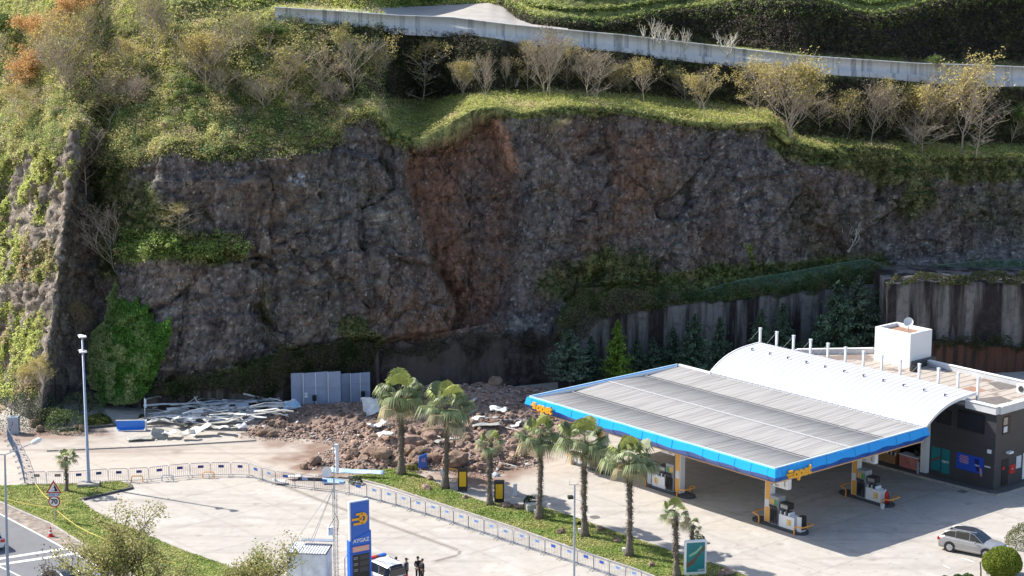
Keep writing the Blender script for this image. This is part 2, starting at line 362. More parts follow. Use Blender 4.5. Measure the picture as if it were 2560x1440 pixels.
addveg([(640, 660), (670, 680), (700, 800), (670, 880), (650, 800)], .35, 14)
addveg([(1960, 480), (2060, 460), (2140, 560), (2100, 660), (1980, 650)], .28, 30)
addveg([(2380, 480), (2560, 440), (2700, 560), (2560, 600), (2400, 560)], .35, 30)
veg *= np.clip(1.15-scar*1.6, 0, 1)
vfade = fbm(P3*.9, 3, 31)
# --- displacement
big = fbm(P3*np.array([.11, .11, .09]), 4, 1)-.5
c1, v1, e1 = cell(P3*np.array([.34, .34, .22])+(fbm(P3*.5, 2, 3)[..., None]-.5)*.9, 40)
c2, v2, e2 = cell(P3*.95+(fbm(P3*1.2, 2, 4)[..., None]-.5)*.8, 50)
fine = fbm(P3*2.2, 3, 60)-.5
c0, v0, e0 = cell(P3*np.array([.13, .13, .1])+(fbm(P3*.25, 3, 6)[..., None]-.5)*.8, 44)
tl = np.sin(v0*40)*.25*(P3[..., 0]*.8) % 1.0
butt = np.clip((230-PXr)/60, 0, 1)*isrock
fac = ((v0*7.3) % 1-.5)*((P3[..., 2]*.22+v0*9) % 1.)
disp = isrock*((v0-.5)*1.5+fac*1.0-np.clip(.05-e0, 0, .05)*8+big*2.4+(v1-.5)*.35+(v2-.5)*.12+fine*.7+(fbm(P3*6., 2, 66)-.5)*.25-np.clip(.04-e1, 0, .04)*4)
rq = P3*np.array([.55, .55, .16])+(fbm(P3*.6, 3, 73)[..., None]-.5)*1.2
disp = disp*(1-.55*butt)+butt*((.5-np.abs(fbm(rq, 2, 71)-.5)*4)*.9-np.abs(fbm(rq*2.7, 3, 72)-.5)*1.3)
disp += isrock*(1.4*soft(QX, QY, [(290, 612), (400, 622), (520, 615), (632, 606), (655, 700), (620, 900), (300, 960)], 13)+.9*soft(QX, QY, [(460, 396), (625, 392), (640, 470), (470, 480)], 12))
disp += isrock*(-soft(PXr, PYr, SCAR, 16)*2.6+soft(PXr, PYr, LEFTB, 10)*1.3)
for ln, am, wd in (([(440, 560), (520, 470), (640, 430)], -.5, 9), ([(700, 620), (780, 560), (860, 540), (960, 520)], -.45, 6), ([(1300, 560), (1380, 610), (1480, 600)], -.4, 7), ([(1580, 470), (1640, 560), (1760, 640)], -.4, 8), ([(1780, 330), (1800, 430), (1770, 520)], -.45, 10), ([(640, 640), (655, 700), (668, 800)], -.5, 9), ([(960, 400), (1010, 500), (1060, 600), (1120, 700), (1160, 780)], -1.1, 16), ([(1240, 470), (1200, 600), (1190, 720)], -.5, 16), ([(480, 700), (520, 760), (560, 850)], -.4, 12), ([(1520, 380), (1560, 500), (1500, 640)], -.35, 22), ([(560, 740), (760, 720), (900, 700)], -.35, 8), ([(1700, 560), (1860, 500), (1920, 490)], -.4, 7), ([(2190, 430), (2200, 520)], -.5, 14), ([(1915, 330), (1925, 520)], -.5, 12)):
    disp += isrock*am*np.exp(-(segdist(QX, QY, ln, False)/wd)**2)
disp += isrock*1.0*np.exp(-(segdist(PXr, PYr, [(1248, 290), (1270, 340), (1290, 420)], False)/10)**2)
grassy = (1-isrock)
disp += grassy*((fbm(P3*.3, 3, 80)-.5)*1.2*np.clip((980-PXr)/200, .35, 1)+(fbm(P3*1.7, 2, 81)-.5)*.25)*((TK < 5)|(TK > 6.5))
disp *= np.where(PXr < 260, np.clip(TZ/5, .12, 1), 1)
disp *= np.clip((TK-.9)*1.2, 0, 1)*(1-np.exp(-((TK-5)/.12)**2))
disp = np.where((TK >= 4.85) & (TK <= 7.02) & (PXr > 620), disp*.0, disp)
ND = NRM.copy(); 
P3 = P3+ND*(-1)*disp[..., None]*(-1)
# overhanging lip of rock along the edge
# --- colour of rock and soil (albedo, apart from the painted sunlit scar rim)
def mixc(a, b, t): return a*(1-t[..., None])+np.array(b)*t[..., None]
n1 = fbm(P3*.22, 4, 90); n2 = fbm(P3*1.1, 4, 91); n3 = fbm(P3*3.5, 3, 92)
C = np.ones(P3.shape)*np.array([.14, .122, .116])
C = mixc(C, (.18, .145, .118), np.clip((n1-.45)*4, 0, 1)*.8)
C = mixc(C, (.055, .05, .055), np.clip((n2-.52)*5, 0, 1)*.75)
C = mixc(C, (.22, .2, .18), np.clip((v2-.8)*5, 0, 1)*.6)
C = mixc(C, (.4, .37, .33), np.clip((n3-.66)*9, 0, 1)*.75)
C = C*(1-.3*(leftb*np.clip((n1-.3)*2, 0, 1))[..., None]*np.array([.4, .45, .6]))
C = mixc(C, (.15, .105, .08), isrock*np.clip((fbm(P3*np.array([.3, .3, .1]), 4, 95)-.5)*5, 0, 1)*.65)
brown = soft(QX, QY, [(1440, 270), (1700, 290), (1700, 420), (1640, 560), (1560, 620), (1440, 640), (1480, 450), (1420, 350)], 60)
C = mixc(C, (.16, .098, .068), brown*np.clip(.35+(n2-.4)*2.5, 0, 1)*.9)
C = mixc(C, (.22, .115, .068), soft(QX, QY, [(1590, 360), (1640, 370), (1600, 480), (1545, 520), (1540, 440)], 25)*.55)
lo = soft(QX, QY, [(950, 700), (1120, 700), (1200, 760), (1240, 850), (950, 870), (930, 780)], 40)
C = mixc(C, (.19, .12, .085), lo*np.clip(.3+(n2-.4)*3, 0, 1))
C = mixc(C, (.185, .105, .072), scar*np.clip(.7+(n2-.4)*3, 0, 1)*.85)
C = mixc(C, (.13, .11, .105), scar*soft(QX, QY, [(1170, 420), (1250, 400), (1270, 520), (1250, 640), (1170, 600)], 30)*.6)
C = mixc(C, (.18, .1, .07), scar*np.clip(.75+(n2-.42)*2.5, 0, 1)*soft(QX, QY, [(1020, 380), (1160, 280), (1225, 290), (1215, 340), (1140, 420), (1140, 560), (1195, 700), (1235, 830), (1130, 850), (1120, 740), (1060, 600), (1005, 440)], 22)*.95)
C = mixc(C, (.2, .11, .075), soft(QX, QY, [(1130, 640), (1230, 700), (1240, 860), (960, 860), (1000, 780), (1120, 780)], 22)*np.clip(.4+(n2-.4)*3, 0, 1)*.8)
C = mixc(C, (.36, .2, .13), np.exp(-(segdist(PXr, PYr, [(1248, 290), (1272, 340), (1290, 420)], False)/9)**2)*.85)  # right rim of the scar painted paler, as if catching the sun
C = mixc(C, (.2, .18, .15), soft(QX, QY, [(760, 440), (930, 400), (1020, 520), (1090, 640), (960, 660), (800, 600)], 50)*np.clip((n1-.35)*2.5, 0, 1)*.6)
C = mixc(C, (.6, .62, .66), soft(QX, QY, [(725, 440), (760, 430), (785, 445), (770, 458), (735, 455)], 6)*np.clip((n3-.5)*9, 0, 1))
C = mixc(C, (.27, .23, .19), butt*.85*np.clip(.3+n2, 0, 1))
veg = np.where(PXr < 235, np.clip(veg-np.clip((.53-fbm(P3*.55, 3, 301))*7, 0, 1)*isrock, 0, 1), veg)
vc = np.clip(veg*1.25-vfade*.55, 0, 1)
gcol = np.ones(P3.shape)*np.array([.14, .16, .05]); gcol = mixc(gcol, (.22, .23, .07), np.clip((n2-.42)*4, 0, 1)); gcol = mixc(gcol, (.2, .15, .08), np.clip((n1-.5)*4, 0, 1)*.7)
terr = ((TK > 2.93) & (TK < 4.1) & (PXr > 900))*1.; gcol = gcol*(1-terr[..., None])+np.array([.25, .26, .09])*terr[..., None]*(.6+.8*n3[..., None])
C = C*(1-vc[..., None])+gcol*vc[..., None]
upbank = ((TK > 7.02) & (PXr > 1300) & (TK < 8))*1. + ((TK > 4.03) & (TK < 4.98) & (PXr > 900))*1.
upbank = np.clip(upbank, 0, 1)
C = mixc(C, (.075, .06, .055), upbank*np.clip(.45+(n2-.45)*3, 0, 1)*.85)
C = mixc(C, (.3, .27, .24), ((TK > 5.9) & (TK < 7.0) & (PXr > 700) & (PXr < 1300))*1.)
nr, ncc = TY.shape
idx = np.arange(nr*ncc).reshape(nr, ncc)
FQ = np.stack([idx[:-1, :-1], idx[:-1, 1:], idx[1:, 1:], idx[1:, :-1]], -1).reshape(-1, 4)
cliff = npmesh('hillside_cliff', P3.reshape(-1, 3), FQ, M['rock'], col=C.reshape(-1, 3), smooth=False)
tag(cliff, 'dark cut rock cliff with red landslide scar and grassy terraces above', None, None, 'structure')
du = np.gradient(P3, axis=1); dv = np.gradient(P3, axis=0); N2 = np.cross(du, dv); N2 /= np.linalg.norm(N2, axis=-1, keepdims=True)+1e-9
AREA = np.linalg.norm(np.cross(du, dv), axis=-1)
# ================================================================== retaining walls
def stained(name, c0, c1, c2, sx=.9, contrast=.5):
    m = bpy.data.materials.new(name); m.use_nodes = True; t = m.node_tree; N = t.nodes; L = t.links; b = N['Principled BSDF']
    b.inputs['Roughness'].default_value = .85; b.inputs['Specular IOR Level'].default_value = .25
    tc = N.new('ShaderNodeTexCoord'); mp = N.new('ShaderNodeMapping'); mp.inputs['Scale'].default_value = (sx, sx, .05); L.new(tc.outputs['Object'], mp.inputs[0])
    n = N.new('ShaderNodeTexNoise'); n.inputs['Scale'].default_value = 1; n.inputs['Detail'].default_value = 5; n.inputs['Roughness'].default_value = .6; L.new(mp.outputs[0], n.inputs['Vector'])
    cr = N.new('ShaderNodeValToRGB'); e = cr.color_ramp.elements; e[0].position = contrast-.07; e[0].color = (*c1, 1); e[1].position = contrast+.05; e[1].color = (*c0, 1); L.new(n.outputs[0], cr.inputs[0])
    n2 = N.new('ShaderNodeTexNoise'); n2.inputs['Scale'].default_value = 1.3; n2.inputs['Detail'].default_value = 7; n2.inputs['Roughness'].default_value = .7; L.new(tc.outputs['Object'], n2.inputs['Vector'])
    cr2 = N.new('ShaderNodeValToRGB'); e = cr2.color_ramp.elements; e[0].position = .48; e[0].color = (0, 0, 0, 1); e[1].position = .62; e[1].color = (1, 1, 1, 1); L.new(n2.outputs[0], cr2.inputs[0])
    mx = N.new('ShaderNodeMix'); mx.data_type = 'RGBA'; L.new(cr2.outputs[0], mx.inputs[0]); L.new(cr.outputs[0], mx.inputs[6]); mx.inputs[7].default_value = (*c2, 1)
    mx2 = N.new('ShaderNodeMix'); mx2.data_type = 'RGBA'; mx2.inputs[0].default_value = .55; L.new(cr.outputs[0], mx2.inputs[6]); L.new(mx.outputs[2], mx2.inputs[7])
    L.new(mx2.outputs[2], b.inputs['Base Color'])
    bp = N.new('ShaderNodeBump'); bp.inputs['Distance'].default_value = .05; L.new(n2.outputs[0], bp.inputs['Height']); L.new(bp.outputs[0], b.inputs['Normal'])
    return m
M['wall_a'] = stained('wall_a', (.15, .125, .105), (.03, .024, .022), (.08, .06, .05), .9, .52)
M['wall_b'] = stained('wall_b', (.2, .185, .18), (.028, .022, .022), (.07, .06, .056), .6, .51)
M['wall_c'] = stained('wall_c', (.32, .34, .36), (.17, .18, .2), (.26, .28, .3), .8, .4)
M['wall_rust'] = stained('wall_rust', (.12, .055, .036), (.035, .024, .02), (.08, .055, .045), 1.2, .5)
def wall(name, a, b, m, label, top=None, dy=0., zmax=None, thick=.5, jag=.3):
    n = max(8, int((b-a)/10)); px = np.linspace(a, b, n); V = []; nz = 14
    Yf = Y0(px)+dy; zt = zat(Yf, (top or WTOP)(px)+3)
    zt = zt+(vnoise(np.stack([px*.04, px*0, px*0], -1), 3)-.5)*jag
    if zmax is not None: zt = np.minimum(zt, zmax)
    G_ = np.zeros((nz+3, n, 3))
    for i in range(nz+1):
        z = -.3+(zt+.3)*i/nz; G_[i] = np.stack([GX(px, Yf, z*0+3), Yf, z], -1)
    p = G_[:nz+1]; p[..., 1] += (fbm(p*1.1, 3, 8)-.5)*.16+((np.floor(px/90.) % 2)*.08)[None, :]
    G_[nz+1] = G_[nz]+np.array([0, thick, 0]); G_[nz+2] = G_[0]+np.array([0, thick, 0])
    id_ = np.arange((nz+3)*n).reshape(nz+3, n); fq = np.stack([id_[:-1, :-1], id_[:-1, 1:], id_[1:, 1:], id_[1:, :-1]], -1).reshape(-1, 4)
    V = list(map(tuple, G_.reshape(-1, 3))); fq = [tuple(q) for q in fq]
    for c, fl in ((0, 0), (n-1, 1)):
        b = len(V); V += [(G_[i, c, 0], G_[i, c, 1]+thick, G_[i, c, 2]) for i in range(nz+1)]
        for i in range(nz):
            q = (id_[i, c], id_[i+1, c], b+i+1, b+i); fq.append(q[::-1] if fl else q)
    o = npmesh(name, V, fq, m)
    return tag(o, label, 'retaining wall')
wall('retaining_wall', 350, 950, M['wall_a'], 'low stained concrete retaining wall behind the blue panels, overhung by creepers')
M['wall_mid'] = stained('wall_mid', (.1, .08, .065), (.03, .022, .02), (.13, .11, .1), .35, .5)
wall('retaining_wall', 950, 1402, M['wall_mid'], 'soil streaked concrete retaining wall directly below the landslide scar', dy=-.1, jag=1.5)
wall('retaining_wall', 1402, 2216, M['wall_b'], 'black streaked concrete retaining wall behind the row of conifers')
wall('retaining_wall', 2216, 2980, M['wall_b'], 'tall rough stone retaining wall with dark vertical streaks behind the roof box', dy=-8, thick=8.4)
wall('lower_wall', 2330, 2980, M['wall_rust'], 'low rust coloured wall at the foot of the tall streaked wall', top=lerp([(2330, 850), (2560, 868), (2980, 880)]), dy=-9, thick=.9)
# ================================================================== upper road, its parapet wall
rp = np.linspace(688, 2980, 232); Yw, zw = np.interp(rp, pc, cp[5][0]), np.interp(rp, pc, cp[5][1])
ztop = zat(Yw-.1, YWT(rp)); zb_ = zw-.7
prof = []
for i in range(len(rp)):
    x = GX(rp[i], Yw[i], zw[i]); prof.append((x, Yw[i]-.1, zb_[i], ztop[i]))
G_ = np.zeros((8, len(rp), 3))
for i, (x, y, z0, z1) in enumerate(prof):
    hz = min(.55, (z1-z0)*.3)
    G_[:, i] = [(x, y-.12, z0), (x, y-.12, zw[i]+.02), (x, y, zw[i]+.04), (x, y+.0, z1-.1), (x, y-.05, z1-.1), (x, y-.05, z1), (x, y+.26, z1), (x, y+.26, z0)]
id_ = np.arange(8*len(rp)).reshape(8, -1); fq = np.stack([id_[:-1, :-1], id_[:-1, 1:], id_[1:, 1:], id_[1:, :-1]], -1).reshape(-1, 4)
M['parapet'] = stained('parapet', (.58, .59, .6), (.28, .29, .3), (.5, .51, .52), 1.6, .43)
tag(npmesh('parapet_wall', G_.reshape(-1, 3), fq, M['parapet']), 'long pale concrete parapet wall along the hillside road, streaked with black', 'parapet wall')
rr = np.linspace(800, 1420, 78); (Yb, zb2), (Yr, zr) = [(np.interp(rr, pc, cp[q][0]), np.interp(rr, pc, cp[q][1])) for q in (6, 7)]
V = []
for t in np.linspace(0, 1.0, 12):
    Yt = Yb*(1-t)+Yr*t; zt = zb2*(1-t)+zr*t+.06; V.append(np.stack([GX(rr, Yt, zt), Yt, zt], -1))
V = np.array(V); id_ = np.arange(12*len(rr)).reshape(12, -1); fq = np.stack([id_[:-1, :-1], id_[:-1, 1:], id_[1:, 1:], id_[1:, :-1]], -1).reshape(-1, 4)
M['pale_road'] = mat('pale_road', (.4, .37, .34), .9, var=.12, vs=.4, bump=.01, bs=8, spec=.2)
tag(npmesh('upper_road', V.reshape(-1, 3), fq, M['pale_road']), kind='structure')
# ================================================================== GROUND, ROAD, VERGES
def sheet(name, poly, z, m, label=None, cat=None, kind=None, px=True, thick=0.):
    pts = [G(*p) for p in poly] if px else [Vector((p[0], p[1], 0)) for p in poly]
    mb = MB(); mb.prism([(p.x, p.y) for p in pts], z-max(thick, .02), z, 0) if thick else mb.quad([(p.x, p.y, z) for p in pts])
    o = mb.build(name, m, fix=False)
    if not thick and o.data.polygons[0].normal.z < 0: o.data.flip_normals()
    return tag(o, label, cat, None, kind)
M['dirt'] = mat('dirt', (.27, .2, .15), .95, var=.3, vs=.6, c2=(.34, .27, .2), bump=.03, bs=4, spec=.1)
mb = MB(); mb.quad([(-700, -200, -.06), (700, -200, -.06), (700, 206, -.06), (-700, 206, -.06)])
tag(mb.build('ground', M['dirt'], fix=False), kind='structure')
# forecourt: one fine grid, its colour carries the spilled soil, joints and stains
gx = np.arange(-46, 52.01, .22); gy = np.arange(118, 200.01, .25)
XX, YY = np.meshgrid(gx, gy); keep_y = np.minimum(YY, np.interp(XX, [-46, -30, 0, 52], [178, 177, 186, 204])); YY = keep_y
PG = np.stack([XX, YY, XX*0+.0], -1); fx, fy = proj(XX, YY, 0*XX)
w1 = (fbm(PG*.5, 4, 2)-.5)*60; w2 = (fbm(PG*.5, 4, 6)-.5)*36; qx, qy = fx+w1, fy+w2
na = fbm(PG*.16, 4, 11); nb = fbm(PG*.8, 4, 12); nc_ = fbm(PG*np.array([.12, 1.4, 1.]), 3, 13); nd = fbm(PG*3., 3, 14)
C = np.ones(PG.shape)*np.array([.425, .39, .345])
C = mixc(C, (.34, .32, .30), np.clip((na-.45)*4, 0, 1)*.35)
C = mixc(C, (.5, .47, .43), np.clip((nb-.55)*5, 0, 1)*.5)
C = mixc(C, (.3, .27, .24), np.clip((nc_-.58)*6, 0, 1)*.45)
C = mixc(C, (.24, .21, .19), np.clip((nd-.74)*12, 0, 1)*.5)
upl = soft(qx, qy, [(-200, 1130), (120, 1125), (640, 1095), (900, 1060), (1500, 1050), (1400, 1200), (900, 1200), (640, 1190), (300, 1195), (-200, 1210)], 30)
C = mixc(C, (.45, .38, .32), upl*.6)
sp = soft(qx, qy, [(620, 1100), (700, 1098), (860, 1100), (840, 1060), (1450, 1060), (1480, 1110), (1400, 1130), (1330, 1180), (1210, 1225), (1150, 1215), (1000, 1180), (870, 1190), (760, 1180), (660, 1150), (760, 1130)], 14)
C = mixc(C, (.2, .125, .09), sp*np.clip(.45+(nb-.35)*3.2, 0, 1)*.92)
C = mixc(C, (.2, .13, .1), soft(qx, qy, [(640, 1180), (820, 1165), (880, 1215), (760, 1222)], 12)*np.clip((nb-.4)*4, 0, 1)*.7)
C = mixc(C, (.24, .16, .12), soft(qx, qy, [(-300, 1070), (280, 1075), (280, 1095), (40, 1110), (-300, 1120)], 14)*np.clip(nb*1.6, 0, 1))
C = mixc(C, (.22, .16, .13), np.exp(-((fy-1128)/10)**2)*(fx < 900)*np.clip((nc_-.5)*8, 0, 1)*.5)
for ln in ([(1990, 1330), (2080, 1270), (2200, 1230), (2330, 1240)], [(1830, 1300), (2000, 1260), (2150, 1215)], [(1500, 1200), (1700, 1300), (1900, 1400), (2050, 1440)], [(1560, 1180), (1760, 1280), (1960, 1380), (2120, 1430)], [(250, 1260), (600, 1240), (900, 1290), (1200, 1420)], [(350, 1330), (620, 1290), (860, 1330), (1000, 1440)]):
    C = mixc(C, (.22, .2, .185), np.exp(-(segdist(fx, fy, ln, False)/3.5)**2)*np.clip((nb-.35)*3, 0, 1)*.28)
for x_, y_, r_ in ((1180, 1330, 9), (1010, 1300, 7), (820, 1370, 10), (760, 1270, 9), (1390, 1380, 6), (1600, 1320, 7), (1950, 1360, 8), (2180, 1400, 9), (500, 1340, 8), (640, 1260, 8), (440, 1130, 14), (980, 1390, 7), (2420, 1260, 9)):
    C = mixc(C, (.13, .11, .1), np.clip(1.4-np.hypot((fx-x_)*.35+w1*.1, (fy-y_)+w2*.1)/(r_*.36), 0, 1)*.42)
# slab joints, dark and thin
J1 = Vector((-.6487, .7611)); ju = XX*J1.x+YY*J1.y; jv = XX*J1.y-YY*J1.x
for a, per in ((ju, 6.2), (jv, 5.1)):
    d = np.abs((a/per) % 1-.5)*per; C = mixc(C, (.2, .18, .16), np.clip(1-(per/2-d)/.13, 0, 1)*.42)
for ln, wd, am in (([(698, 1210), (858, 1273), (920, 1294), (1142, 1374), (1151, 1382), (1142, 1389), (1087, 1403)], 2.2, .75), ([(117, 1129), (640, 1104)], 1.6, .4), ([(1330, 1010), (1440, 1130), (1860, 1230)], 2., 0)):
    C = mixc(C, (.1, .075, .06), np.clip(1.3-segdist(fx, fy, ln, False)/wd/1.3, 0, 1)*am)
n0, n1_ = XX.shape; id_ = np.arange(n0*n1_).reshape(n0, n1_); fq = np.stack([id_[:-1, :-1], id_[:-1, 1:], id_[1:, 1:], id_[1:, :-1]], -1).reshape(-1, 4)
tag(npmesh('forecourt_pavement', PG.reshape(-1, 3), fq, M['concrete'], col=C.reshape(-1, 3)), kind='structure')
M['grassground'] = mat('grassground', (.14, .19, .045), .95, var=.3, vs=1.5, c2=(.24, .24, .08), bump=.05, bs=8, spec=.1)
ROADE = [(-260, 1150), (-100, 1215), (0, 1257), (60, 1283), (128, 1312), (194, 1354), (295, 1418), (400, 1480), (560, 1570)]     # kerb of the verge
ISL = [(872, 1194), (908, 1188), (947, 1177), (990, 1173), (1040, 1186), (1080, 1204), (1145, 1234), (1215, 1258), (1278, 1264), (1354, 1269), (1397, 1282), (1474, 1309), (1552, 1336), (1688, 1383), (1805, 1419), (1880, 1446), (1880, 1500), (1770, 1500), (1640, 1446), (1591, 1427), (1447, 1379), (1278, 1319), (1107, 1264), (963, 1217)]
VERGE = [(-100, 1214), (0, 1217), (60, 1214), (170, 1213), (300, 1205), (322, 1212), (328, 1221), (205, 1252), (240, 1280), (300, 1312), (372, 1340), (450, 1374), (560, 1412), (640, 1448), (720, 1500), (800, 1560), (560, 1560), (400, 1474), (295, 1412), (194, 1349), (128, 1307), (60, 1279), (0, 1253), (-95, 1216)]
sheet('grass_island', ISL, .11, M['grassground'], kind='structure', thick=.13)
sheet('grass_verge', VERGE, .10, M['grassground'], kind='structure', thick=.12)
def strip(name, pts, wd, z, m, px=True, h=0., label=None, cat=None, kind='structure'):
    P = [G(*p) for p in pts] if px else pts; mb = MB()
    L_, R_ = [], []
    for i, p in enumerate(P):
        d = (P[min(i+1, len(P)-1)]-P[max(i-1, 0)]); d.z = 0; d.normalize(); nn = Vector((-d.y, d.x, 0))*wd/2; L_.append(p+nn); R_.append(p-nn)
    for i in range(len(P)-1):
        a, b, c, e = L_[i], R_[i], R_[i+1], L_[i+1]
        mb.quad([(q.x, q.y, z+h) for q in (a, b, c, e)])
        if h:
            mb.quad([(a.x, a.y, z), (a.x, a.y, z+h), (e.x, e.y, z+h), (e.x, e.y, z)]); mb.quad([(b.x, b.y, z+h), (b.x, b.y, z), (c.x, c.y, z), (c.x, c.y, z+h)])
    if h:
        mb.quad([(L_[0].x, L_[0].y, z), (R_[0].x, R_[0].y, z), (R_[0].x, R_[0].y, z+h), (L_[0].x, L_[0].y, z+h)])
        mb.quad([(L_[-1].x, L_[-1].y, z), (L_[-1].x, L_[-1].y, z+h), (R_[-1].x, R_[-1].y, z+h), (R_[-1].x, R_[-1].y, z)])
    return tag(mb.build(name, m), label, cat, None, kind)
M['kerb'] = mat('kerb', (.36, .33, .3), .9, var=.25, vs=2, bump=.01, bs=10)
M['darkkerb'] = mat('darkkerb', (.09, .085, .085), .9, var=.3, vs=2)
strip('kerb', [(205, 1253), (240, 1281), (300, 1313), (372, 1341), (450, 1375), (560, 1413), (640, 1449), (720, 1501)], .16, 0, M['kerb'], h=.13)
strip('kerb', [(200, 1252), (330, 1222), (324, 1212)], .2, 0, M['darkkerb'], h=.16)
strip('kerb', ISL[-6:]+[ISL[0]], .16, 0, M['kerb'], h=.14)
strip('kerb', ISL[6:17], .14, 0, M['kerb'], h=.13)
strip('kerb', ROADE, .2, -.05, M['kerb'], h=.16)
strip('kerb', [(117, 1128), (400, 1116), (640, 1102)], .16, 0, M['kerb'], h=.1)
strip('kerb', [(150, 1078), (300, 1064), (368, 1056)], .3, 0, M['darkkerb'], h=.22)
ROADW = [(-260, 1148), (-100, 1213), (0, 1254), (60, 1281), (128, 1310), (194, 1352), (295, 1416), (400, 1478), (560, 1568), (560, 1900), (-1400, 1900), (-1400, 1148)]
sheet('road', ROADW, .002, M['asphalt'], kind='structure')
M['gutter_dirt'] = mat('gutter_dirt', (.2, .16, .13), .95, var=.3, vs=1.5, c2=(.3, .25, .21), bump=.02, bs=6)
sheet('gutter', [(-260, 1149), (-100, 1214), (0, 1256), (60, 1283), (128, 1313), (194, 1355), (295, 1419), (400, 1481), (470, 1522), (420, 1520), (300, 1449), (218, 1399), (163, 1370), (97, 1333), (0, 1283), (-200, 1200), (-260, 1176)], .006, M['gutter_dirt'], kind='structure')
strip('road_line', [(-260, 1180), (0, 1285), (97, 1336), (163, 1372), (218, 1401), (300, 1452), (420, 1523)], .16, .011, M['paint_line'])
strip('road_line', [(-200, 1428), (0, 1397), (167, 1371)], .42, .0115, M['paint_line'])
strip('road_line', [(-200, 1443), (0, 1411.5), (194, 1383)], .42, .0115, M['paint_line'])
strip('road_line', [(-30, 1402), (0, 1417), (22, 1427), (60, 1446), (200, 1520)], .14, .0112, M['paint_line'])
strip('road_line', [(190, 1430), (250, 1418)], .3, .0112, M['paint_line'])
strip('parking_line', [(2405, 1395), (2435, 1405)], .1, .006, M['paint_line']); strip('parking_line', [(2358, 1413), (2375, 1421)], .1, .006, M['paint_line'])
M['bed'] = mat('bed', (.05, .036, .028), .95, var=.4, vs=1.5, bump=.05, bs=4)
bp_ = np.linspace(1395, 2230, 30); fr0 = [(GX(x, Y0(x)+.3, 0), float(Y0(x))+.3) for x in bp_]; bk0 = [(GX(x, Y0(x)-7.5, 0), float(Y0(x))-7.5) for x in bp_]
tag(MB().prism([tuple(map(float, q)) for q in bk0+fr0[::-1]], -.02, .03).build('planting_bed', M['bed']), kind='structure')
# ================================================================== CANOPY
Fc = G(1938, 1196, 5.0); Lc = G(1311, 1009, 5.0); LU = (Lc-Fc).length; E1 = (Lc-Fc).normalized(); E2 = Vector((E1.y, -E1.x, 0)); WV = 17.7
RZ = math.atan2(E1.y, E1.x)
def CP(u, v, z=0.): p = Fc+E1*u+E2*v; return Vector((p.x, p.y, z))
def CB(mb, u0, u1, v0, v1, z0, z1, m=0, top=None): return mb.box(CP((u0+u1)/2, (v0+v1)/2, (z0+z1)/2), (abs(u1-u0), abs(v1-v0), z1-z0), RZ, m, top)
def pl_v(px, py, v):                      # pixel on the plane v = const -> (u, z)
    a, b, d = ray(px, py); n = E2; k = (Fc.dot(n)-0+v)/(a*n.x+b*n.y); p = Vector((a*k, b*k, CAM_H+d*k)); q = p-Fc
    return q.x*E1.x+q.y*E1.y, p.z
def pl_u(px, py, u):
    a, b, d = ray(px, py); n = E1; k = (Fc.x*n.x+Fc.y*n.y+u)/(a*n.x+b*n.y); p = Vector((a*k, b*k, CAM_H+d*k)); q = p-Fc
    return q.x*E2.x+q.y*E2.y, p.z
Fc2 = Vector((Fc.x, Fc.y, 0)); _o = Fc
def pl_v(px, py, v):
    a, b, d = ray(px, py); k = (Fc2.dot(E2)+v)/(a*E2.x+b*E2.y); p = Vector((a*k, b*k, CAM_H+d*k)); return (p-Fc2).dot(E1), p.z
def pl_u(px, py, u):
    a, b, d = ray(px, py); k = (Fc2.dot(E1)+u)/(a*E1.x+b*E1.y); p = Vector((a*k, b*k, CAM_H+d*k)); return (p-Fc2).dot(E2), p.z
FRONT = Matrix((( -E1.x, 0, -E2.x, 0), (-E1.y, 0, -E2.y, 0), (0, 1, 0, 0), (0, 0, 0, 1)))     # text facing -E2
SIDE = Matrix(((E2.x, 0, -E1.x, 0), (E2.y, 0, -E1.y, 0), (0, 1, 0, 0), (0, 0, 0, 1)))          # text facing -E1
def text(body, size, loc, fr, m, parent, name='lettering', ext=.004, bold=0., align='CENTER', spacing=1., shear=0.):
    c = bpy.data.curves.new(name, 'FONT'); c.body = body; c.size = size; c.extrude = ext; c.offset = bold; c.align_x = align; c.align_y = 'CENTER'
    c.space_character = spacing; c.shear = shear; c.resolution_u = 3; c.materials.append(m)
    tmp = bpy.data.objects.new(name, c); me = bpy.data.meshes.new_from_object(tmp); me.name = name; bpy.data.objects.remove(tmp)
    me.transform(Matrix.Translation(loc) @ fr); o = bpy.data.objects.new(name, me); link(o, parent)
    return o
M['navy_line'] = mat('navy_line', (.01, .05, .2), .6)
canopy = empty('station_canopy', (0, 0, 0), label='large fuel station canopy with ribbed grey roof and bright blue fascia', cat='canopy')
M['sunlitblue'] = mat('sunlitblue', (.01, .36, .88), .45, spec=.3)  # sunlit brightness painted into the upper band of the two-tone blue
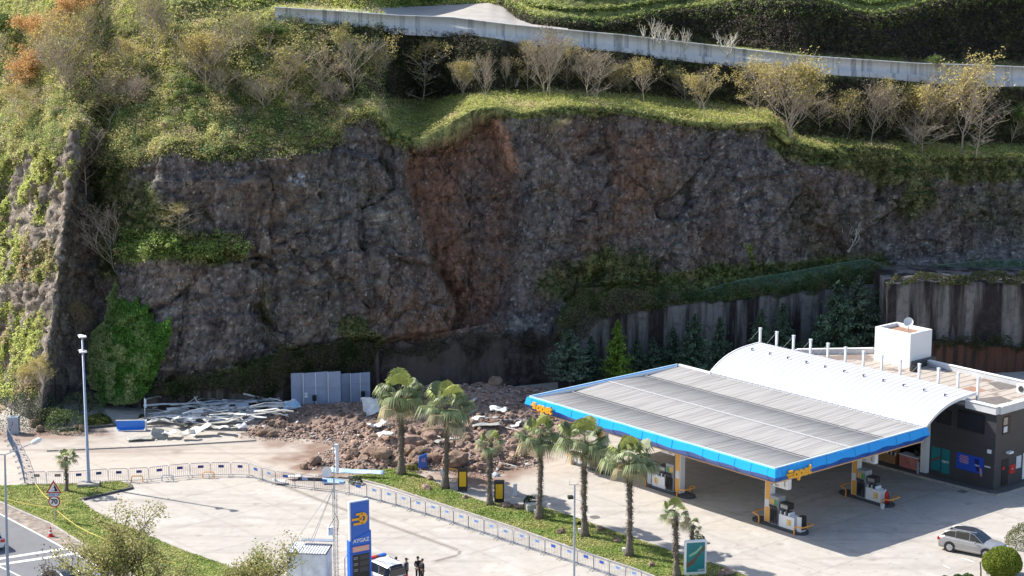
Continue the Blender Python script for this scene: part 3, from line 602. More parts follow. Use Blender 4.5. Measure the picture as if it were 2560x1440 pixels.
def fascia_bits():
    mb = MB()
    # profile: (outward offset, z); waves on the front long side
    prof = [(-.42, 4.5), (0, 5.0), (-.14, 5.56), (-.5, 5.6), (-.56, 5.3)]
    def side(a, b, nrm, n, wav):
        rows = []
        for i in range(n+1):
            t = i/n; base = a*(1-t)+b*t; row = []
            for j, (o, z) in enumerate(prof):
                # mitre: shrink towards the corners
                tt = base+nrm*o; d = (b-a).normalized(); end = (a-base).dot(d), (b-base).dot(d)
                k = -o; s = 0
                if i == 0: s = k
                if i == n: s = -k
                dz = 0
                if wav: dz = (.055*math.sin(t*46)+.04*math.sin(t*23+1))*(1 if j == 1 else (.35 if j in (0, 2) else 0))*min(1, 8*t, 8*(1-t))
                q = tt+d*s; row.append((q.x, q.y, z+dz))
            rows.append(row)
        for i in range(n):
            for j in range(4): mb.quad([rows[i][j], rows[i+1][j], rows[i+1][j+1], rows[i][j+1]], 1 if j >= 3 else (2 if j >= 1 else 0))
    c = [CP(0, 0), CP(LU, 0), CP(LU, WV), CP(0, WV)]
    side(c[0], c[1], -E2, 64, True); side(c[1], c[2], E1, 10, False); side(c[3], c[0], -E1, 40, True)
    CB(mb, .3, LU-.3, WV-.2, WV, 5.1, 5.62, 1)
    return mb
fascia_bits().build('fascia', [M['bluepaint'], M['white'], M['sunlitblue']], canopy, fix=True)
for i in range(17): 
    u = LU*(i+.5)/17; mj = MB() if i == 0 else mj; mj.tube([CP(u, .36, 4.53), CP(u, -.003, 5.0), CP(u, .137, 5.56)], .013, 4)
for i in range(11): v = WV*(i+.5)/11; mj.tube([CP(.36, v, 4.53), CP(-.003, v, 5.0), CP(.137, v, 5.56)], .013, 4)
mj.build('panel_joints', M['navy_line'], canopy)
mb = MB(); ml = MB(); [ml.bar(a, b, .1) for a, b in ((CP(.3, .3, 5.62), CP(LU-.3, .3, 5.62)), (CP(.3, .3, 5.62), CP(.3, WV-.3, 5.62)), (CP(LU-.3, .3, 5.62), CP(LU-.3, WV-.3, 5.62)))]; ml.build('top_lip', mat('palelip', (.5, .68, .8), .6, var=.2, vs=5), canopy)
M['orangetrim'] = mat('orangetrim', (.62, .36, .2), .5)
for a, b in ((CP(.42, .42, 4.47), CP(LU-.42, .42, 4.47)), (CP(.42, .42, 4.47), CP(.42, WV-.3, 4.47)), (CP(LU-.42, .42, 4.47), CP(LU-.42, WV-.3, 4.47))): mb.bar(a, b, .09)
mb.build('trim_strip', M['orangetrim'], canopy)
mb = MB(); CB(mb, .5, LU-.5, .5, WV-.1, 4.5, 4.56); mb.build('ceiling', M['white'], canopy)
# ribbed roof: ridges and valleys across v, ribs across u
def roofz(t):
    return np.interp(t, [0, .25, .5, .75, 1.], [5.44, 5.33, 5.47, 5.33, 5.47])
nu = int((LU-1.1)/.075); uu = np.linspace(.55, LU-.55, nu); vv = [.55]
ribs = np.array([0, .035, .035, 0])[np.arange(nu) % 4]
ts = np.array([0, .249, .25, .251, .499, .5, .501, .749, .75, .751, 1.]); VS = .55+ts*(WV-.75)
V = np.zeros((len(ts), nu, 3))
for i, t in enumerate(ts):
    z = roofz(t)+ribs
    if i in (2, 8): z = z*0+roofz(t)-.12
    for j in range(1): pass
    P_ = np.array([[Fc.x+E1.x*u+E2.x*VS[i], Fc.y+E1.y*u+E2.y*VS[i]] for u in uu]); V[i, :, :2] = P_; V[i, :, 2] = z
id_ = np.arange(len(ts)*nu).reshape(len(ts), nu); fq = np.stack([id_[:-1, :-1], id_[:-1, 1:], id_[1:, 1:], id_[1:, :-1]], -1).reshape(-1, 4)
mt = bpy.data.materials.new('roof_sheet'); mt.use_nodes = True; N = mt.node_tree.nodes; L = mt.node_tree.links; b = N['Principled BSDF']; b.inputs['Roughness'].default_value = .8; b.inputs['Specular IOR Level'].default_value = .1
tc = N.new('ShaderNodeTexCoord'); mp = N.new('ShaderNodeMapping'); mp.vector_type = 'POINT'; mp.inputs['Rotation'].default_value = (0, 0, -RZ); mp2 = N.new('ShaderNodeMapping'); mp2.inputs['Scale'].default_value = (14, .2, 1)
L.new(tc.outputs['Object'], mp.inputs[0]); L.new(mp.outputs[0], mp2.inputs[0]); n = N.new('ShaderNodeTexNoise'); n.inputs['Scale'].default_value = 1.; n.inputs['Detail'].default_value = 4; L.new(mp2.outputs[0], n.inputs['Vector'])
cr = N.new('ShaderNodeValToRGB'); cr.color_ramp.elements[0].position = .36; cr.color_ramp.elements[0].color = (.24, .23, .225, 1); cr.color_ramp.elements[1].position = .58; cr.color_ramp.elements[1].color = (.38, .37, .36, 1); L.new(n.outputs[0], cr.inputs[0]); L.new(cr.outputs[0], b.inputs[0])
M['roof_sheet'] = mt
npmesh('roof_sheet', V.reshape(-1, 3), fq, mt, canopy)
mb = MB()
for t in (.25, .75): CB(mb, .6, LU-.6, .55+t*(WV-.75)-.1, .55+t*(WV-.75)+.1, 5.345, 5.385)
mb.build('gutter', M['black'], canopy)
mb = MB()
for t in (.25, .75): CB(mb, .6, LU-.6, .55+t*(WV-.75)-.2, .55+t*(WV-.75)-.12, 5.37, 5.4)
t = .5; CB(mb, .6, LU-.6, .55+t*(WV-.75)-.14, .55+t*(WV-.75)+.06, 5.5, 5.53)
M['lightflash'] = mat('lightflash', (.42, .42, .43), .7, var=.3, vs=14)
mb.build('flashing', M['lightflash'], canopy)
# corner logos
def opet_logo(base, fr, dirx, size, parent, m, ext=.07):
    text('opet', size, base+dirx*size*.45, fr, m, parent, 'logo_letters', ext, size*.045, 'CENTER', 1.0, .15)
    mb = MB()
    for k, (a, b) in enumerate(((-.95, -.55), (-1.12, -.55), (-.95, -.55))):
        z = size*(.28-.2*k)-.06
        mb.bar(base+dirx*(a*size)+Vector((0, 0, z)), base+dirx*(b*size)+Vector((0, 0, z)), size*.14)
    mb.build('logo_bars', m, parent)
M['logo'] = mat('logo', (.82, .4, .02), .4)
u, z = pl_v(1352, 1023, -.08); opet_logo(CP(u, -.12, 5.12), FRONT, -E1, .98, canopy, M['logo'])
v, z = pl_u(1993, 1181, -.08); opet_logo(CP(-.12, v, 5.02), SIDE, E2, 1.02, canopy, M['logo'])
# canopy columns and fuel islands
M['colorange'] = mat('colorange', (.72, .36, .07), .45); M['offwhite'] = mat('offwhite', (.62, .64, .68), .5)
M['hose'] = mat('hose', (.02, .02, .025), .5); M['isl'] = mat('isl', (.05, .055, .065), .6, var=.2, vs=3)
M['green'] = mat('green', (.02, .28, .09), .45)
def island(uc, vc, sgn, label, term=True, number=''):
    """fuel island: origin on the column; sgn -1 puts the dispensers towards the near end"""
    t = empty('fuel_pump_island', CP(uc, vc, 0), label=label, cat='fuel island', group='fuel pump islands under the canopy')
    loc = Matrix.Translation(CP(uc, vc, 0)); Mi = loc.inverted()
    def B(u0, u1, v0, v1, z0, z1, m=0, mb=None):
        mb = mb or MB(); CB(mb, uc+min(sgn*u0, sgn*u1), uc+max(sgn*u0, sgn*u1), vc+v0, vc+v1, z0, z1, m); return mb
    def bld(mb, name, m, par=t, **k):
        o = mb.build(name, m, par, **k)
        o.matrix_parent_inverse = Mi if par is t else Matrix.Identity(4); return o
    # plinth with rounded ends
    pts = []
    for k in range(9): a = -math.pi/2+math.pi*k/8; pts.append(CP(uc+sgn*(3.1+.6*math.cos(a)), vc+.6*math.sin(a)))
    for k in range(9): a = math.pi/2+math.pi*k/8; pts.append(CP(uc+sgn*(-.9+.6*math.cos(a)), vc+.6*math.sin(a)))
    mb = MB(); mb.prism([(p.x, p.y) for p in pts], 0, .17); bld(mb, 'plinth', M['isl'])
    bld(B(-.28, .28, -.26, .26, .17, 4.49), 'column', M['offwhite'])
    bld(B(-.2, .24, -.285, -.263, .2, 4.3), 'column_panel', M['colorange'])
    bld(B(-.18, .2, -.3, -.287, 1.35, 1.95), 'notice', M['offwhite'])
    # dispenser
    bld(B(.34, 1.2, -.38, .38, .17, 2.35), 'dispenser_cabinet', mat('pumpgrey', (.3, .31, .33), .5) if 'pumpgrey' not in bpy.data.materials else bpy.data.materials['pumpgrey'])
    mb = MB()
    for k in range(5): B(.42+.16*k, .5+.16*k, -.43, -.38, .25, 1.3, 0, mb)
    for k in range(4): 
        a = CP(uc+sgn*(.5+.19*k), vc-.46, 1.55); mb.tube([a, a+Vector((.02, -.05, -.6)), a+E1*.08*sgn+Vector((0, 0, -1.1)), a+E1*.12*sgn+Vector((0, 0, -.1))], .03, 5)
    bld(mb, 'hoses', M['hose'])
    mb = MB()
    for k in range(4): a = CP(uc+sgn*(.5+.19*k), vc-.46, 1.5); mb.bar(a, a+Vector((0, 0, .2))-E2*.1, .07)
    bld(mb, 'nozzles', M['black'])
    mb = MB(); [B(.44+.19*k, .56+.19*k, -.395, -.383, 1.72, 2.12, 0, mb) for k in range(2)]; bld(mb, 'grade_labels', M['yellow'])
    mb = MB(); [B(.82+.19*k, .94+.19*k, -.395, -.383, 1.72, 2.12, 0, mb) for k in range(2)]; bld(mb, 'grade_labels', M['green'])
    bld(B(1.25, 2.75, -.36, .36, .17, 1.12), 'cabinet', M['white'])
    # logo on the cabinet
    mb = MB()
    for z in (.45, .62, .79): B(2.05, 2.45, -.385, -.362, z, z+.09, 0, mb)
    B(2.3, 2.42, -.385, -.362, .54, .79, 0, mb); bld(mb, 'logo', M['yellow'])
    bld(B(1.3, 2.1, -.32, .32, 1.55, 2.0), 'price_display', M['black'])
    bld(B(1.36, 2.04, -.335, -.322, 1.62, 1.9), 'display_screen', M['steel'])
    bld(B(1.5, 1.9, -.1, .1, 1.12, 1.55), 'display_stand', M['darkgrey'])
    mb = MB(); [B(1.3+.2*k, 1.42+.2*k, -.3, .3, 1.13, 1.36, k % 2, mb) for k in range(5)]; bld(mb, 'stacked_bottles', [M['offwhite'], M['black']])
    if term:
        bld(B(2.95, 3.35, -.28, .28, .17, 1.3), 'payment_terminal', M['offwhite']); bld(B(2.99, 3.37, -.2, .3, .3, 1.33), 'terminal_back', M['black'])
    for s0, ue in ((1, 3.45), (-1, -.75)):
        mb = MB(); q = [(ue-s0*.35, -.72, 0), (ue-s0*.35, -.72, .55), (ue-s0*.15, -.72, .68), (ue+s0*.35, -.6, .7), (ue+s0*.42, 0, .7), (ue+s0*.35, .6, .7), (ue-s0*.15, .72, .68), (ue-s0*.35, .72, .55), (ue-s0*.35, .72, 0)]
        mb.tube([CP(uc+sgn*a, vc+b, c) for a, b, c in q], .055, 6); bld(mb, 'guard_rail', M['orange'])
    sg = bld(B(.45, 1.9, -.2, .2, 3.05, 4.48), 'overhead_sign', M['white'])
    fr = FRONT; tx = text('ultraforce', .26, CP(uc+sgn*1.6, vc-.21, 3.72), FRONT @ Matrix.Rotation(math.pi/2, 4, 'Z'), M['darkgrey'], None, 'sign_lettering'); tx.parent = sg
    tx = text('eco', .26, CP(uc+sgn*.85, vc-.21, 3.22), FRONT, M['darkgrey'], None, 'sign_lettering'); tx.parent = sg
    return t
island(3.6, 3.5, -1, 'fuel pump island nearest the front corner of the canopy, with payment box at its end')
island(13.0, 3.5, 1, 'fuel pump island midway along the long front edge of the canopy')
island(3.75, 13.6, -1, 'fuel pump island deep in the shade nearest the shop, beside a red extinguisher', False)
island(21.4, 3.2, 1, 'fuel pump island at the far left under the canopy, half hidden by palm fronds')
# ================================================================== STATION BUILDING
BU, BV, BZ = -2.5, 22.7, 6.9
bld_ = empty('station_building', (0, 0, 0), label='dark grey two storey station shop with pale flat roof and posters', cat='building')
M['cladding'] = mat('cladding', (.052, .05, .054), .5, var=.1, vs=.7)
M['cladline'] = mat('cladline', (.085, .083, .087), .5)
mb = MB()
foot = [(BU, BV), (4.0, BV), (4.0, BV+1.5), (23.2, BV+1.5), (21.0, BV+3.4), (17, BV+8.9), (BU, BV+8.9)]
pp = [CP(a, b) for a, b in foot]; mb.prism([(p.x, p.y) for p in pp], 0, 6.28)
mb.build('wall', M['cladding'], bld_)
# upper storey over the shop front
mb = MB(); CB(mb, 4.0, 23.2, BV, BV+1.52, 3.4, 6.28); mb.build('shopfront_header', M['cladding'], bld_)
mb = MB(); CB(mb, 4.2, 23.0, BV+1.35, BV+1.47, .2, 3.38); mb.build('shop_glazing', M['glass'], bld_)
mb = MB()
for z in (2.05, 3.1, 4.4): CB(mb, BU+.02, 4.0, BV-.012, BV, z, z+.025); CB(mb, BU-.012, BU, BV, BV+8.8, z, z+.025)
mb.build('cladding_joints', M['cladline'], bld_)
# roof deck with stains
mt = bpy.data.materials.new('roof_deck'); mt.use_nodes = True; N = mt.node_tree.nodes; L = mt.node_tree.links; b = N['Principled BSDF']; b.inputs['Roughness'].default_value = .9
tc = N.new('ShaderNodeTexCoord'); mp = N.new('ShaderNodeMapping'); mp.inputs['Rotation'].default_value = (0, 0, -RZ); L.new(tc.outputs['Object'], mp.inputs[0])
wv = N.new('ShaderNodeTexWave'); wv.wave_type = 'BANDS'; wv.bands_direction = 'X'; wv.inputs['Scale'].default_value = .32; L.new(mp.outputs[0], wv.inputs['Vector'])
cr = N.new('ShaderNodeValToRGB'); cr.color_ramp.elements[0].position = .02; cr.color_ramp.elements[0].color = (.19, .16, .14, 1); cr.color_ramp.elements[1].position = .09; cr.color_ramp.elements[1].color = (.4, .35, .3, 1); L.new(wv.outputs[0], cr.inputs[0])
n = N.new('ShaderNodeTexNoise'); n.inputs['Scale'].default_value = .35; n.inputs['Detail'].default_value = 5; L.new(mp.outputs[0], n.inputs['Vector'])
cr2 = N.new('ShaderNodeValToRGB'); cr2.color_ramp.elements[0].position = .55; cr2.color_ramp.elements[1].position = .6; L.new(n.outputs[0], cr2.inputs[0])
mx = N.new('ShaderNodeMix'); mx.data_type = 'RGBA'; L.new(cr2.outputs[0], mx.inputs[0]); L.new(cr.outputs[0], mx.inputs[6]); mx.inputs[7].default_value = (.2, .155, .13, 1); L.new(mx.outputs[2], b.inputs[0])
mb = MB(); ins = [(BU+.3, BV+.3), (23.0, BV+.3), (20.8, BV+3.4), (16.9, BV+8.6), (BU+.3, BV+8.6)]; mb.prism([(CP(a, b).x, CP(a, b).y) for a, b in ins], 6.285, 6.32); mb.build('roof_deck', mt, bld_)
M['darkpatch'] = mat('darkpatch', (.14, .125, .115), .9, var=.2, vs=2); M['rustpatch'] = mat('rustpatch', (.3, .17, .11), .9, var=.3, vs=2)
for i, pts in enumerate(([(2380, 1003), (2500, 990), (2535, 1003), (2480, 1012), (2440, 1001)][:4], [(2393, 975), (2430, 965), (2465, 975), (2425, 990)], [(2470, 957), (2520, 950), (2560, 966), (2500, 975)])):
    mb = MB(); mb.quad([G(x, y, 6.325+.002*i) for x, y in pts]); mb.build('roof_patch', M['darkpatch'] if i != 1 else M['rustpatch'], bld_, fix=False)
mb = MB(); wv_ = .3
def para(a, b, w=.28, z0=6.28, z1=BZ, out=.12, m=0):
    A, B_ = CP(*a), CP(*b); d = (B_-A).normalized(); n = Vector((-d.y, d.x, 0)); c = (A+B_)/2; c.z = (z0+z1)/2
    mb.box(c, ((B_-A).length, w, z1-z0), math.atan2(d.y, d.x), m)
para((BU-.12, BV-.1), (.3, BV-.1), .44, 6.3, 6.9); para((BU-.1, BV+.12), (BU-.1, BV+9), .44, 6.302, 6.898)
para((BU+.2, BV+8.75), (17, BV+8.75), .3, 6.28, 6.75); para((17, BV+8.7), (21.05, BV+3.3), .28, 6.28, 6.75); para((21.05, BV+3.3), (23.1, BV+.3), .28, 6.28, 6.748)
mb.build('parapet', mat('parapet_white', (.6, .6, .6), .6, var=.08, vs=1.5), bld_)
mb = MB()
para((BU-.15, BV-.12), (.4, BV-.12), .52, 6.9, 6.95); para((BU-.12, BV+.16), (BU-.12, BV+9.02), .5, 6.901, 6.951); para((BU+.16, BV+8.77), (17, BV+8.77), .4, 6.75, 6.8); para((17, BV+8.72), (21.05, BV+3.3), .38, 6.75, 6.8)
mb.build('parapet_cap', M['white'], bld_)
# barrel roof over the shop front
def vz(t): return 5.62+1.72*t+.66*math.sin(math.pi*t**.82)**1.0*(1-.15*t)
nt_ = 24; ua, ub = .3, 23.3; V = []; n_u = 37*3
us = []
for k in range(37):
    a = ua+(ub-ua)*k/37; us += [a, a+.07, a+.14]
us.append(ub); us = np.array(us)
for i in range(nt_+1):
    t = i/nt_; v = 17.45+6.2*t; row = []
    for k, u_ in enumerate(us): p = CP(u_, v, vz(t)+(.05 if k % 3 == 1 else 0)); row.append(tuple(p))
    V.append(row)
V = np.array(V); id_ = np.arange(V.shape[0]*V.shape[1]).reshape(V.shape[0], -1); fq = np.stack([id_[:-1, :-1], id_[:-1, 1:], id_[1:, 1:], id_[1:, :-1]], -1).reshape(-1, 4)
M['vault'] = mat('vault', (.47, .48, .54), .7, spec=.1, var=.03, vs=.6)
npmesh('vault_roof', V.reshape(-1, 3), fq, [M['vault'], M['darkgrey']], bld_, mi=((np.arange(len(fq)) % (V.shape[1]-1)) % 3 == 1).astype(int))
for ue in (ua-.02, ub+.02):
    mb = MB(); top = [CP(ue, 17.45+6.2*i/nt_, vz(i/nt_)+.06) for i in range(nt_+1)]
    for i in range(nt_):
        a, b2 = top[i], top[i+1]; dz = Vector((0, 0, -.26)); o_ = E1*.05
        mb.quad([a-o_, b2-o_, b2+dz-o_, a+dz-o_]); mb.quad([a+o_, a+dz+o_, b2+dz+o_, b2+o_]); mb.quad([a-o_, a+o_, b2+o_, b2-o_]); mb.quad([a+dz-o_, b2+dz-o_, b2+dz+o_, a+dz+o_])
    mb.build('vault_edge', M['white'], bld_)
mb = MB()
for k in range(11): 
    u_ = ua+1.2+2.06*k; t = .62; p = CP(u_, 17.45+6.2*t, vz(t)+.03); mb.bar(p, p+Vector((0, 0, .16)), .1); mb.bar(p+Vector((0, 0, .16)), p+Vector((0, 0, .16))-E1*.25, .05)
mb.build('roof_hooks', M['darkgrey'], bld_)
# underside beam of the vault and white end column
v_, zc = pl_u(2316, 1180, 3.9)
mb = MB(); CB(mb, 3.75, 4.35, BV-.45, BV-.05, .15, 4.6); mb.build('end_post', M['white'], bld_)
# front wall posters and windows (front face plane v = BV)
def facebox(pts, v=BV, d=.03, off=.0):
    """pts px quad (left-top, right-top, right-bottom, left-bottom) -> box on the front face"""
    q = [pl_v(x, y, v) for x, y in pts]; us_ = [a[0] for a in q]; zt = (q[0][1]+q[1][1])/2; zb = (q[2][1]+q[3][1])/2
    ul = (q[0][0]+q[3][0])/2; ur = (q[1][0]+q[2][0])/2; return min(ul, ur), max(ul, ur), zb, zt
def P_front(name, pts, m, d=.04, off=0.):
    u0, u1, z0, z1 = facebox(pts); mb = MB(); CB(mb, u0, u1, BV-off-d, BV-off-.002, z0, z1); return mb.build(name, m, bld_), (u0, u1, z0, z1)
M['teal'] = mat('teal', (.005, .16, .19), .35, c2=(.01, .21, .24), vs=.7); M['posterblue'] = mat('posterblue', (.015, .07, .45), .35)
M['brownband'] = mat('brownband', (.13, .07, .045), .5)
P_front('window_frame', [(2395, 1022), (2462, 1037), (2462, 1087), (2394, 1070)], M['black'], .05)
P_front('window_pane', [(2398, 1026), (2458, 1040), (2458, 1082), (2397, 1067)], M['glass'], .02, .05)
P_front('window_pane', [(2346, 1020), (2379, 1027), (2378, 1064), (2340, 1055)], M['glass'], .05)
w_, (a0, a1, b0, b1) = P_front('teal_poster', [(2330, 1116), (2352, 1120), (2351, 1179), (2328, 1172)], M['teal'])
mb = MB(); Lq = lambda s, h: CP(a1-(a1-a0)*s, BV-.05, b0+(b1-b0)*h)
mb.quad([Lq(0, .42), Lq(.4, .52), Lq(1, .68), Lq(1, .58), Lq(.5, .42), Lq(0, .33)]); mb.build('brown_band', M['brownband'], w_, fix=False)
w_, (a0, a1, b0, b1) = P_front('teal_poster', [(2355, 1120), (2374, 1125), (2374, 1187), (2354, 1181)], M['teal'])
text('opet', .38, CP((a0+a1)/2, BV-.05, b0+(b1-b0)*.5), FRONT, M['white'], w_)
w_, (a0, a1, b0, b1) = P_front('blue_poster', [(2391, 1129), (2460, 1146), (2458, 1187), (2391, 1169)], M['posterblue'])
mb = MB(); mb.quad([CP(a0+(a1-a0)*x, BV-.045, b0+(b1-b0)*y) for x, y in ((.35, .85), (.17, .88), (.08, .15), (.24, .1))]); mb.build('phone_picture', mat('phone', (.012, .02, .16), .3), w_, fix=False)
mb = MB(); mb.quad([CP(a0+(a1-a0)*x, BV-.05, b0+(b1-b0)*y) for x, y in ((.13, .42), (.05, .3), (.02, -.12), (.1, -.1), (.12, .1))]); mb.build('hand_picture', mat('handskin', (.5, .26, .17), .6), w_, fix=False)
text('opet', .26, CP(a0+(a1-a0)*.22, BV-.055, b0+(b1-b0)*.5), FRONT, M['white'], w_)
mb = MB()
for k in range(5): CB(mb, a0+(a1-a0)*(.56-.03*(k % 2)), a0+(a1-a0)*(.86+.03*(k % 2)), BV-.05, BV-.045, b0+(b1-b0)*(.82-.1*k), b0+(b1-b0)*(.87-.1*k))
mb.build('poster_text_lines', mat('postertext', (.55, .27, .33), .5), w_)
P_front('fire_alarm_box', [(2470, 1123), (2479, 1125), (2479, 1134), (2470, 1132)], M['white'], .12)
P_front('socket_row', [(2462, 1164), (2476, 1167), (2476, 1170), (2462, 1167)], M['offwhite'], .05)
def P_side(name, pts, m, d=.04, off=0.):
    q = [pl_u(x, y, BU) for x, y in pts]; v0 = (q[0][0]+q[3][0])/2; v1 = (q[1][0]+q[2][0])/2; z1 = (q[0][1]+q[1][1])/2; z0 = (q[2][1]+q[3][1])/2
    mb = MB(); CB(mb, BU-off-d, BU-off-.002, min(v0, v1), max(v0, v1), max(z0, .16), z1); return mb.build(name, m, bld_), (v0, v1, z0, z1)
P_side('window_frame', [(2507, 1045), (2526, 1038), (2525, 1082), (2507, 1087)], M['black'])
P_side('window_blind', [(2508, 1046), (2518, 1042), (2518, 1060), (2508, 1063)], mat('blind', (.36, .31, .25), .6, var=.3, vs=9), .02, .04)
P_side('window_pane', [(2508, 1068), (2517, 1065), (2517, 1079), (2508, 1082)], M['offwhite'], .02, .04)
w_, (a0, a1, b0, b1) = P_side('red_panel', [(2523, 1164), (2537, 1159), (2537, 1181), (2523, 1185)], M['red'])
text('M', .22, CP(BU-.05, (a0+a1)/2, (b0+b1)/2), SIDE, M['white'], w_)
P_side('door', [(2504, 1152), (2520, 1144), (2519, 1209), (2503, 1216)], M['black'])
P_side('door_notice', [(2504, 1168), (2510, 1166), (2510, 1173), (2504, 1175)], M['red'], .02, .04)
P_side('window_pane', [(2540, 1142), (2552, 1137), (2552, 1167), (2540, 1172)], M['offwhite'])
P_side('white_door', [(2556, 1135), (2580, 1126), (2580, 1190), (2556, 1197)], M['white'])
P_side('security_camera', [(2515, 1128), (2525, 1126), (2525, 1131), (2515, 1133)], M['white'], .35)
# raised walkway round the shop
mb = MB(); wk = [(23.2, BV-1.3), (23.2, BV+1.4), (4.1, BV+1.4), (4.1, BV-.02), (BU-.02, BV-.02), (BU-.02, BV+9), (BU-1.0, BV+9), (BU-1.0, BV+.2), (BU-.85, BV-.6), (BU-.3, BV-.95), (4, BV-1.3)]
mb.prism([(CP(a, b).x, CP(a, b).y) for a, b in wk], 0, .15, 0); tag(mb.build('walkway', mat('walkway', (.1, .095, .095), .7, var=.3, vs=3)), kind='structure')
mb = MB(); wk2 = [CP(a, b, .0) for a, b in [(23.2, BV-1.36), (4, BV-1.36), (BU-.3, BV-1.02), (BU-.92, BV-.65), (BU-1.07, BV+.2), (BU-1.07, BV+9)]]
strip('kerb', wk2, .13, 0, M['kerb'], px=False, h=.165)
# rooftop: box, dish, ladder, posts
box = empty('rooftop_box', (0, 0, 0), label='plain white cube shaped stair head on the flat shop roof', cat='rooftop box')
x0, x1, y0_, y1_ = 11.4, 15.25, 29.4, 32.3; zt, zb = 9.3, 6.3
mb = MB(); CB(mb, x0, x1, y0_, y1_, zb, zt-.35); mb.build('wall', M['white'], box)
mb = MB(); CB(mb, x0, x1, y0_-.003, y0_+.25, zt-.35, zt); CB(mb, x0, x1, y1_-.25, y1_, zt-.35, zt); CB(mb, x0-.003, x0+.25, y0_+.25, y1_-.25, zt-.35, zt); CB(mb, x1-.25, x1+.003, y0_+.25, y1_-.25, zt-.35, zt); mb.build('parapet', M['white'], box)
mb = MB(); CB(mb, x0+.26, x1-.26, y0_+.26, y1_-.26, zt-.34, zt-.3); mb.build('roof_felt', M['rustpatch'], box)
mb = MB(); CB(mb, x0-.4, x0-.02, y0_+.2, y1_+.2, 6.32, 6.9); mb.build('step', M['darkgrey'], box)
# dish
def dish(name, c, nrm, r, parent, m, depth=.18):
    mb = MB(); nrm = nrm.normalized(); sx = nrm.cross(Vector((0, 0, 1))).normalized(); sy = sx.cross(nrm); rings = []
    for i in range(6):
        rr_ = r*i/5; rings.append([c+nrm*(depth*(i/5)**2)+sx*rr_*math.cos(2*math.pi*k/16)+sy*rr_*math.sin(2*math.pi*k/16) for k in range(16)])
    for off, fl in ((0, 0), (-.03, 1)):
        for i in range(5):
            for k in range(16):
                q = [rings[i][k]+nrm*off, rings[i][(k+1) % 16]+nrm*off, rings[i+1][(k+1) % 16]+nrm*off, rings[i+1][k]+nrm*off]
                if i == 0: q = q[1:] if (q[0]-q[1]).length < 1e-6 else q
                mb.quad(q[::-1] if fl else q)
    return mb.build(name, m, parent)
p = CP(12.6, 30.6, 9.0); dt = empty('satellite_dish', p, label='white round satellite dish on top of the rooftop box', cat='satellite dish')
d_ = dish('reflector', Vector((0, 0, .95)), Vector((-.35, -.9, .35)), .42, dt, mat('dishgrey', (.6, .62, .64), .5))
mb = MB(); mb.tube([(0, 0, 0), (0, 0, .9)], .035, 6); mb.tube([(0, 0, .6), (-.15, -.42, .75), (-.14, -.36, 1.05)], .02, 5); mb.build('mast', M['galv'], dt)
ld = empty('ladder', (0, 0, 0), label='aluminium ladder lying on the roof beside the white box', cat='ladder'); mb = MB()
A_, B_ = G(2300, 895, 6.75), G(2360, 925, 6.36); dd = (B_-A_); sd_ = Vector((-dd.y, dd.x, 0)).normalized()*.22
mb.bar(A_+sd_, B_+sd_, .06); mb.bar(A_-sd_, B_-sd_, .06); mb.build('rails', M['galv'], ld)
mb = MB()
for k in range(1, 11): c_ = A_+dd*(k/11); mb.bar(c_+sd_, c_-sd_, .04)
mb.build('rungs', M['galv'], ld)
mbp = MB(); mbp.box((0, 0, 1.1), (.17, .17, 2.2)); pr0 = None
for k in range(13):
    t = k/12; u_ = 23.5*(1-t)+.25*t
    if pr0 is None:
        pr0 = empty('roof_post', (0, 0, 0), RZ); mbp.build('shaft', M['white'], pr0); MB().box((0, 0, 2.24), (.26, .2, .08)).box((0, 0, 2.1), (.22, .22, .06)).build('cap', M['offwhite'], pr0); o = pr0
        MB().tube([(.1, 0, 2.1), (.9, .25, 1.1)], .012, 4).build('stay_wire', M['steel'], pr0)
    else: o = copy_tree(pr0)
    o.location = CP(u_, 23.85, 6.32)
    W_ = ['first', 'second', 'third', 'fourth', 'fifth', 'sixth', 'seventh', 'eighth', 'ninth', 'tenth', 'eleventh', 'twelfth', 'thirteenth'][k]
    tag(o, 'white square post behind the curved white roof, %s from the left of the row' % W_, 'roof post', 'white posts behind the curved roof')
t_ = tag(MB().box((0, 0, 0), (.5, .5, .45), .3, 0, .85).tube([(-.2, 0, .22), (0, 0, .38), (.2, 0, .22)], .02, 5).build('bucket', M['black']), 'black bucket standing on the roof by the white box corner', 'bucket'); t_.location = G(2284, 922, 6.55)
ac = empty('air_conditioner', G(2556, 982, 6.95), RZ, 'white air conditioner unit behind the parapet at the roof edge', 'air conditioner')
MB().box((0, 0, .35), (.9, .4, .7)).build('casing', M['white'], ac); MB().tube([(0, .2, .35), (0, .24, .35)], .25, 12).tube([(-.0, -.2, .35), (0, -.24, .35)], .25, 12).build('fan_grille', M['darkgrey'], ac)
# shop front goods
gd = empty('display_stand', (0, 0, 0), label='brown wooden display stand stocked with bottles outside the shop', cat='display stand')
mb = MB(); a, b = pl_v(2190, 1160, 22.3)[0], pl_v(2236, 1160, 22.3)[0]; u0, u1 = min(a, b), max(a, b)
CB(mb, u0, u1, BV-.35, BV+.3, .16, .85); CB(mb, u0, u1, BV+.0, BV+.3, .85, 1.6); mb.build('crate', mat('wood', (.33, .17, .08), .6, var=.25, vs=4), gd)
mb = MB()
for k in range(9): 
    u_ = u0+(u1-u0)*(k+.5)/9; mb.tube([CP(u_, BV-.18, .85), CP(u_, BV-.18, 1.1)], .07, 6, k % 2); mb.tube([CP(u_, BV+.15, 1.6), CP(u_, BV+.15, 1.85)], .07, 6, (k+1) % 2)
mb.build('bottles', [M['offwhite'], M['black']], gd)
ct = empty('promotion_counter', (0, 0, 0), label='pink promotion counter with white top outside the shop entrance', cat='counter')
a, b = pl_v(2246, 1160, 22.2)[0], pl_v(2292, 1168, 22.2)[0]; u0, u1 = min(a, b), max(a, b)
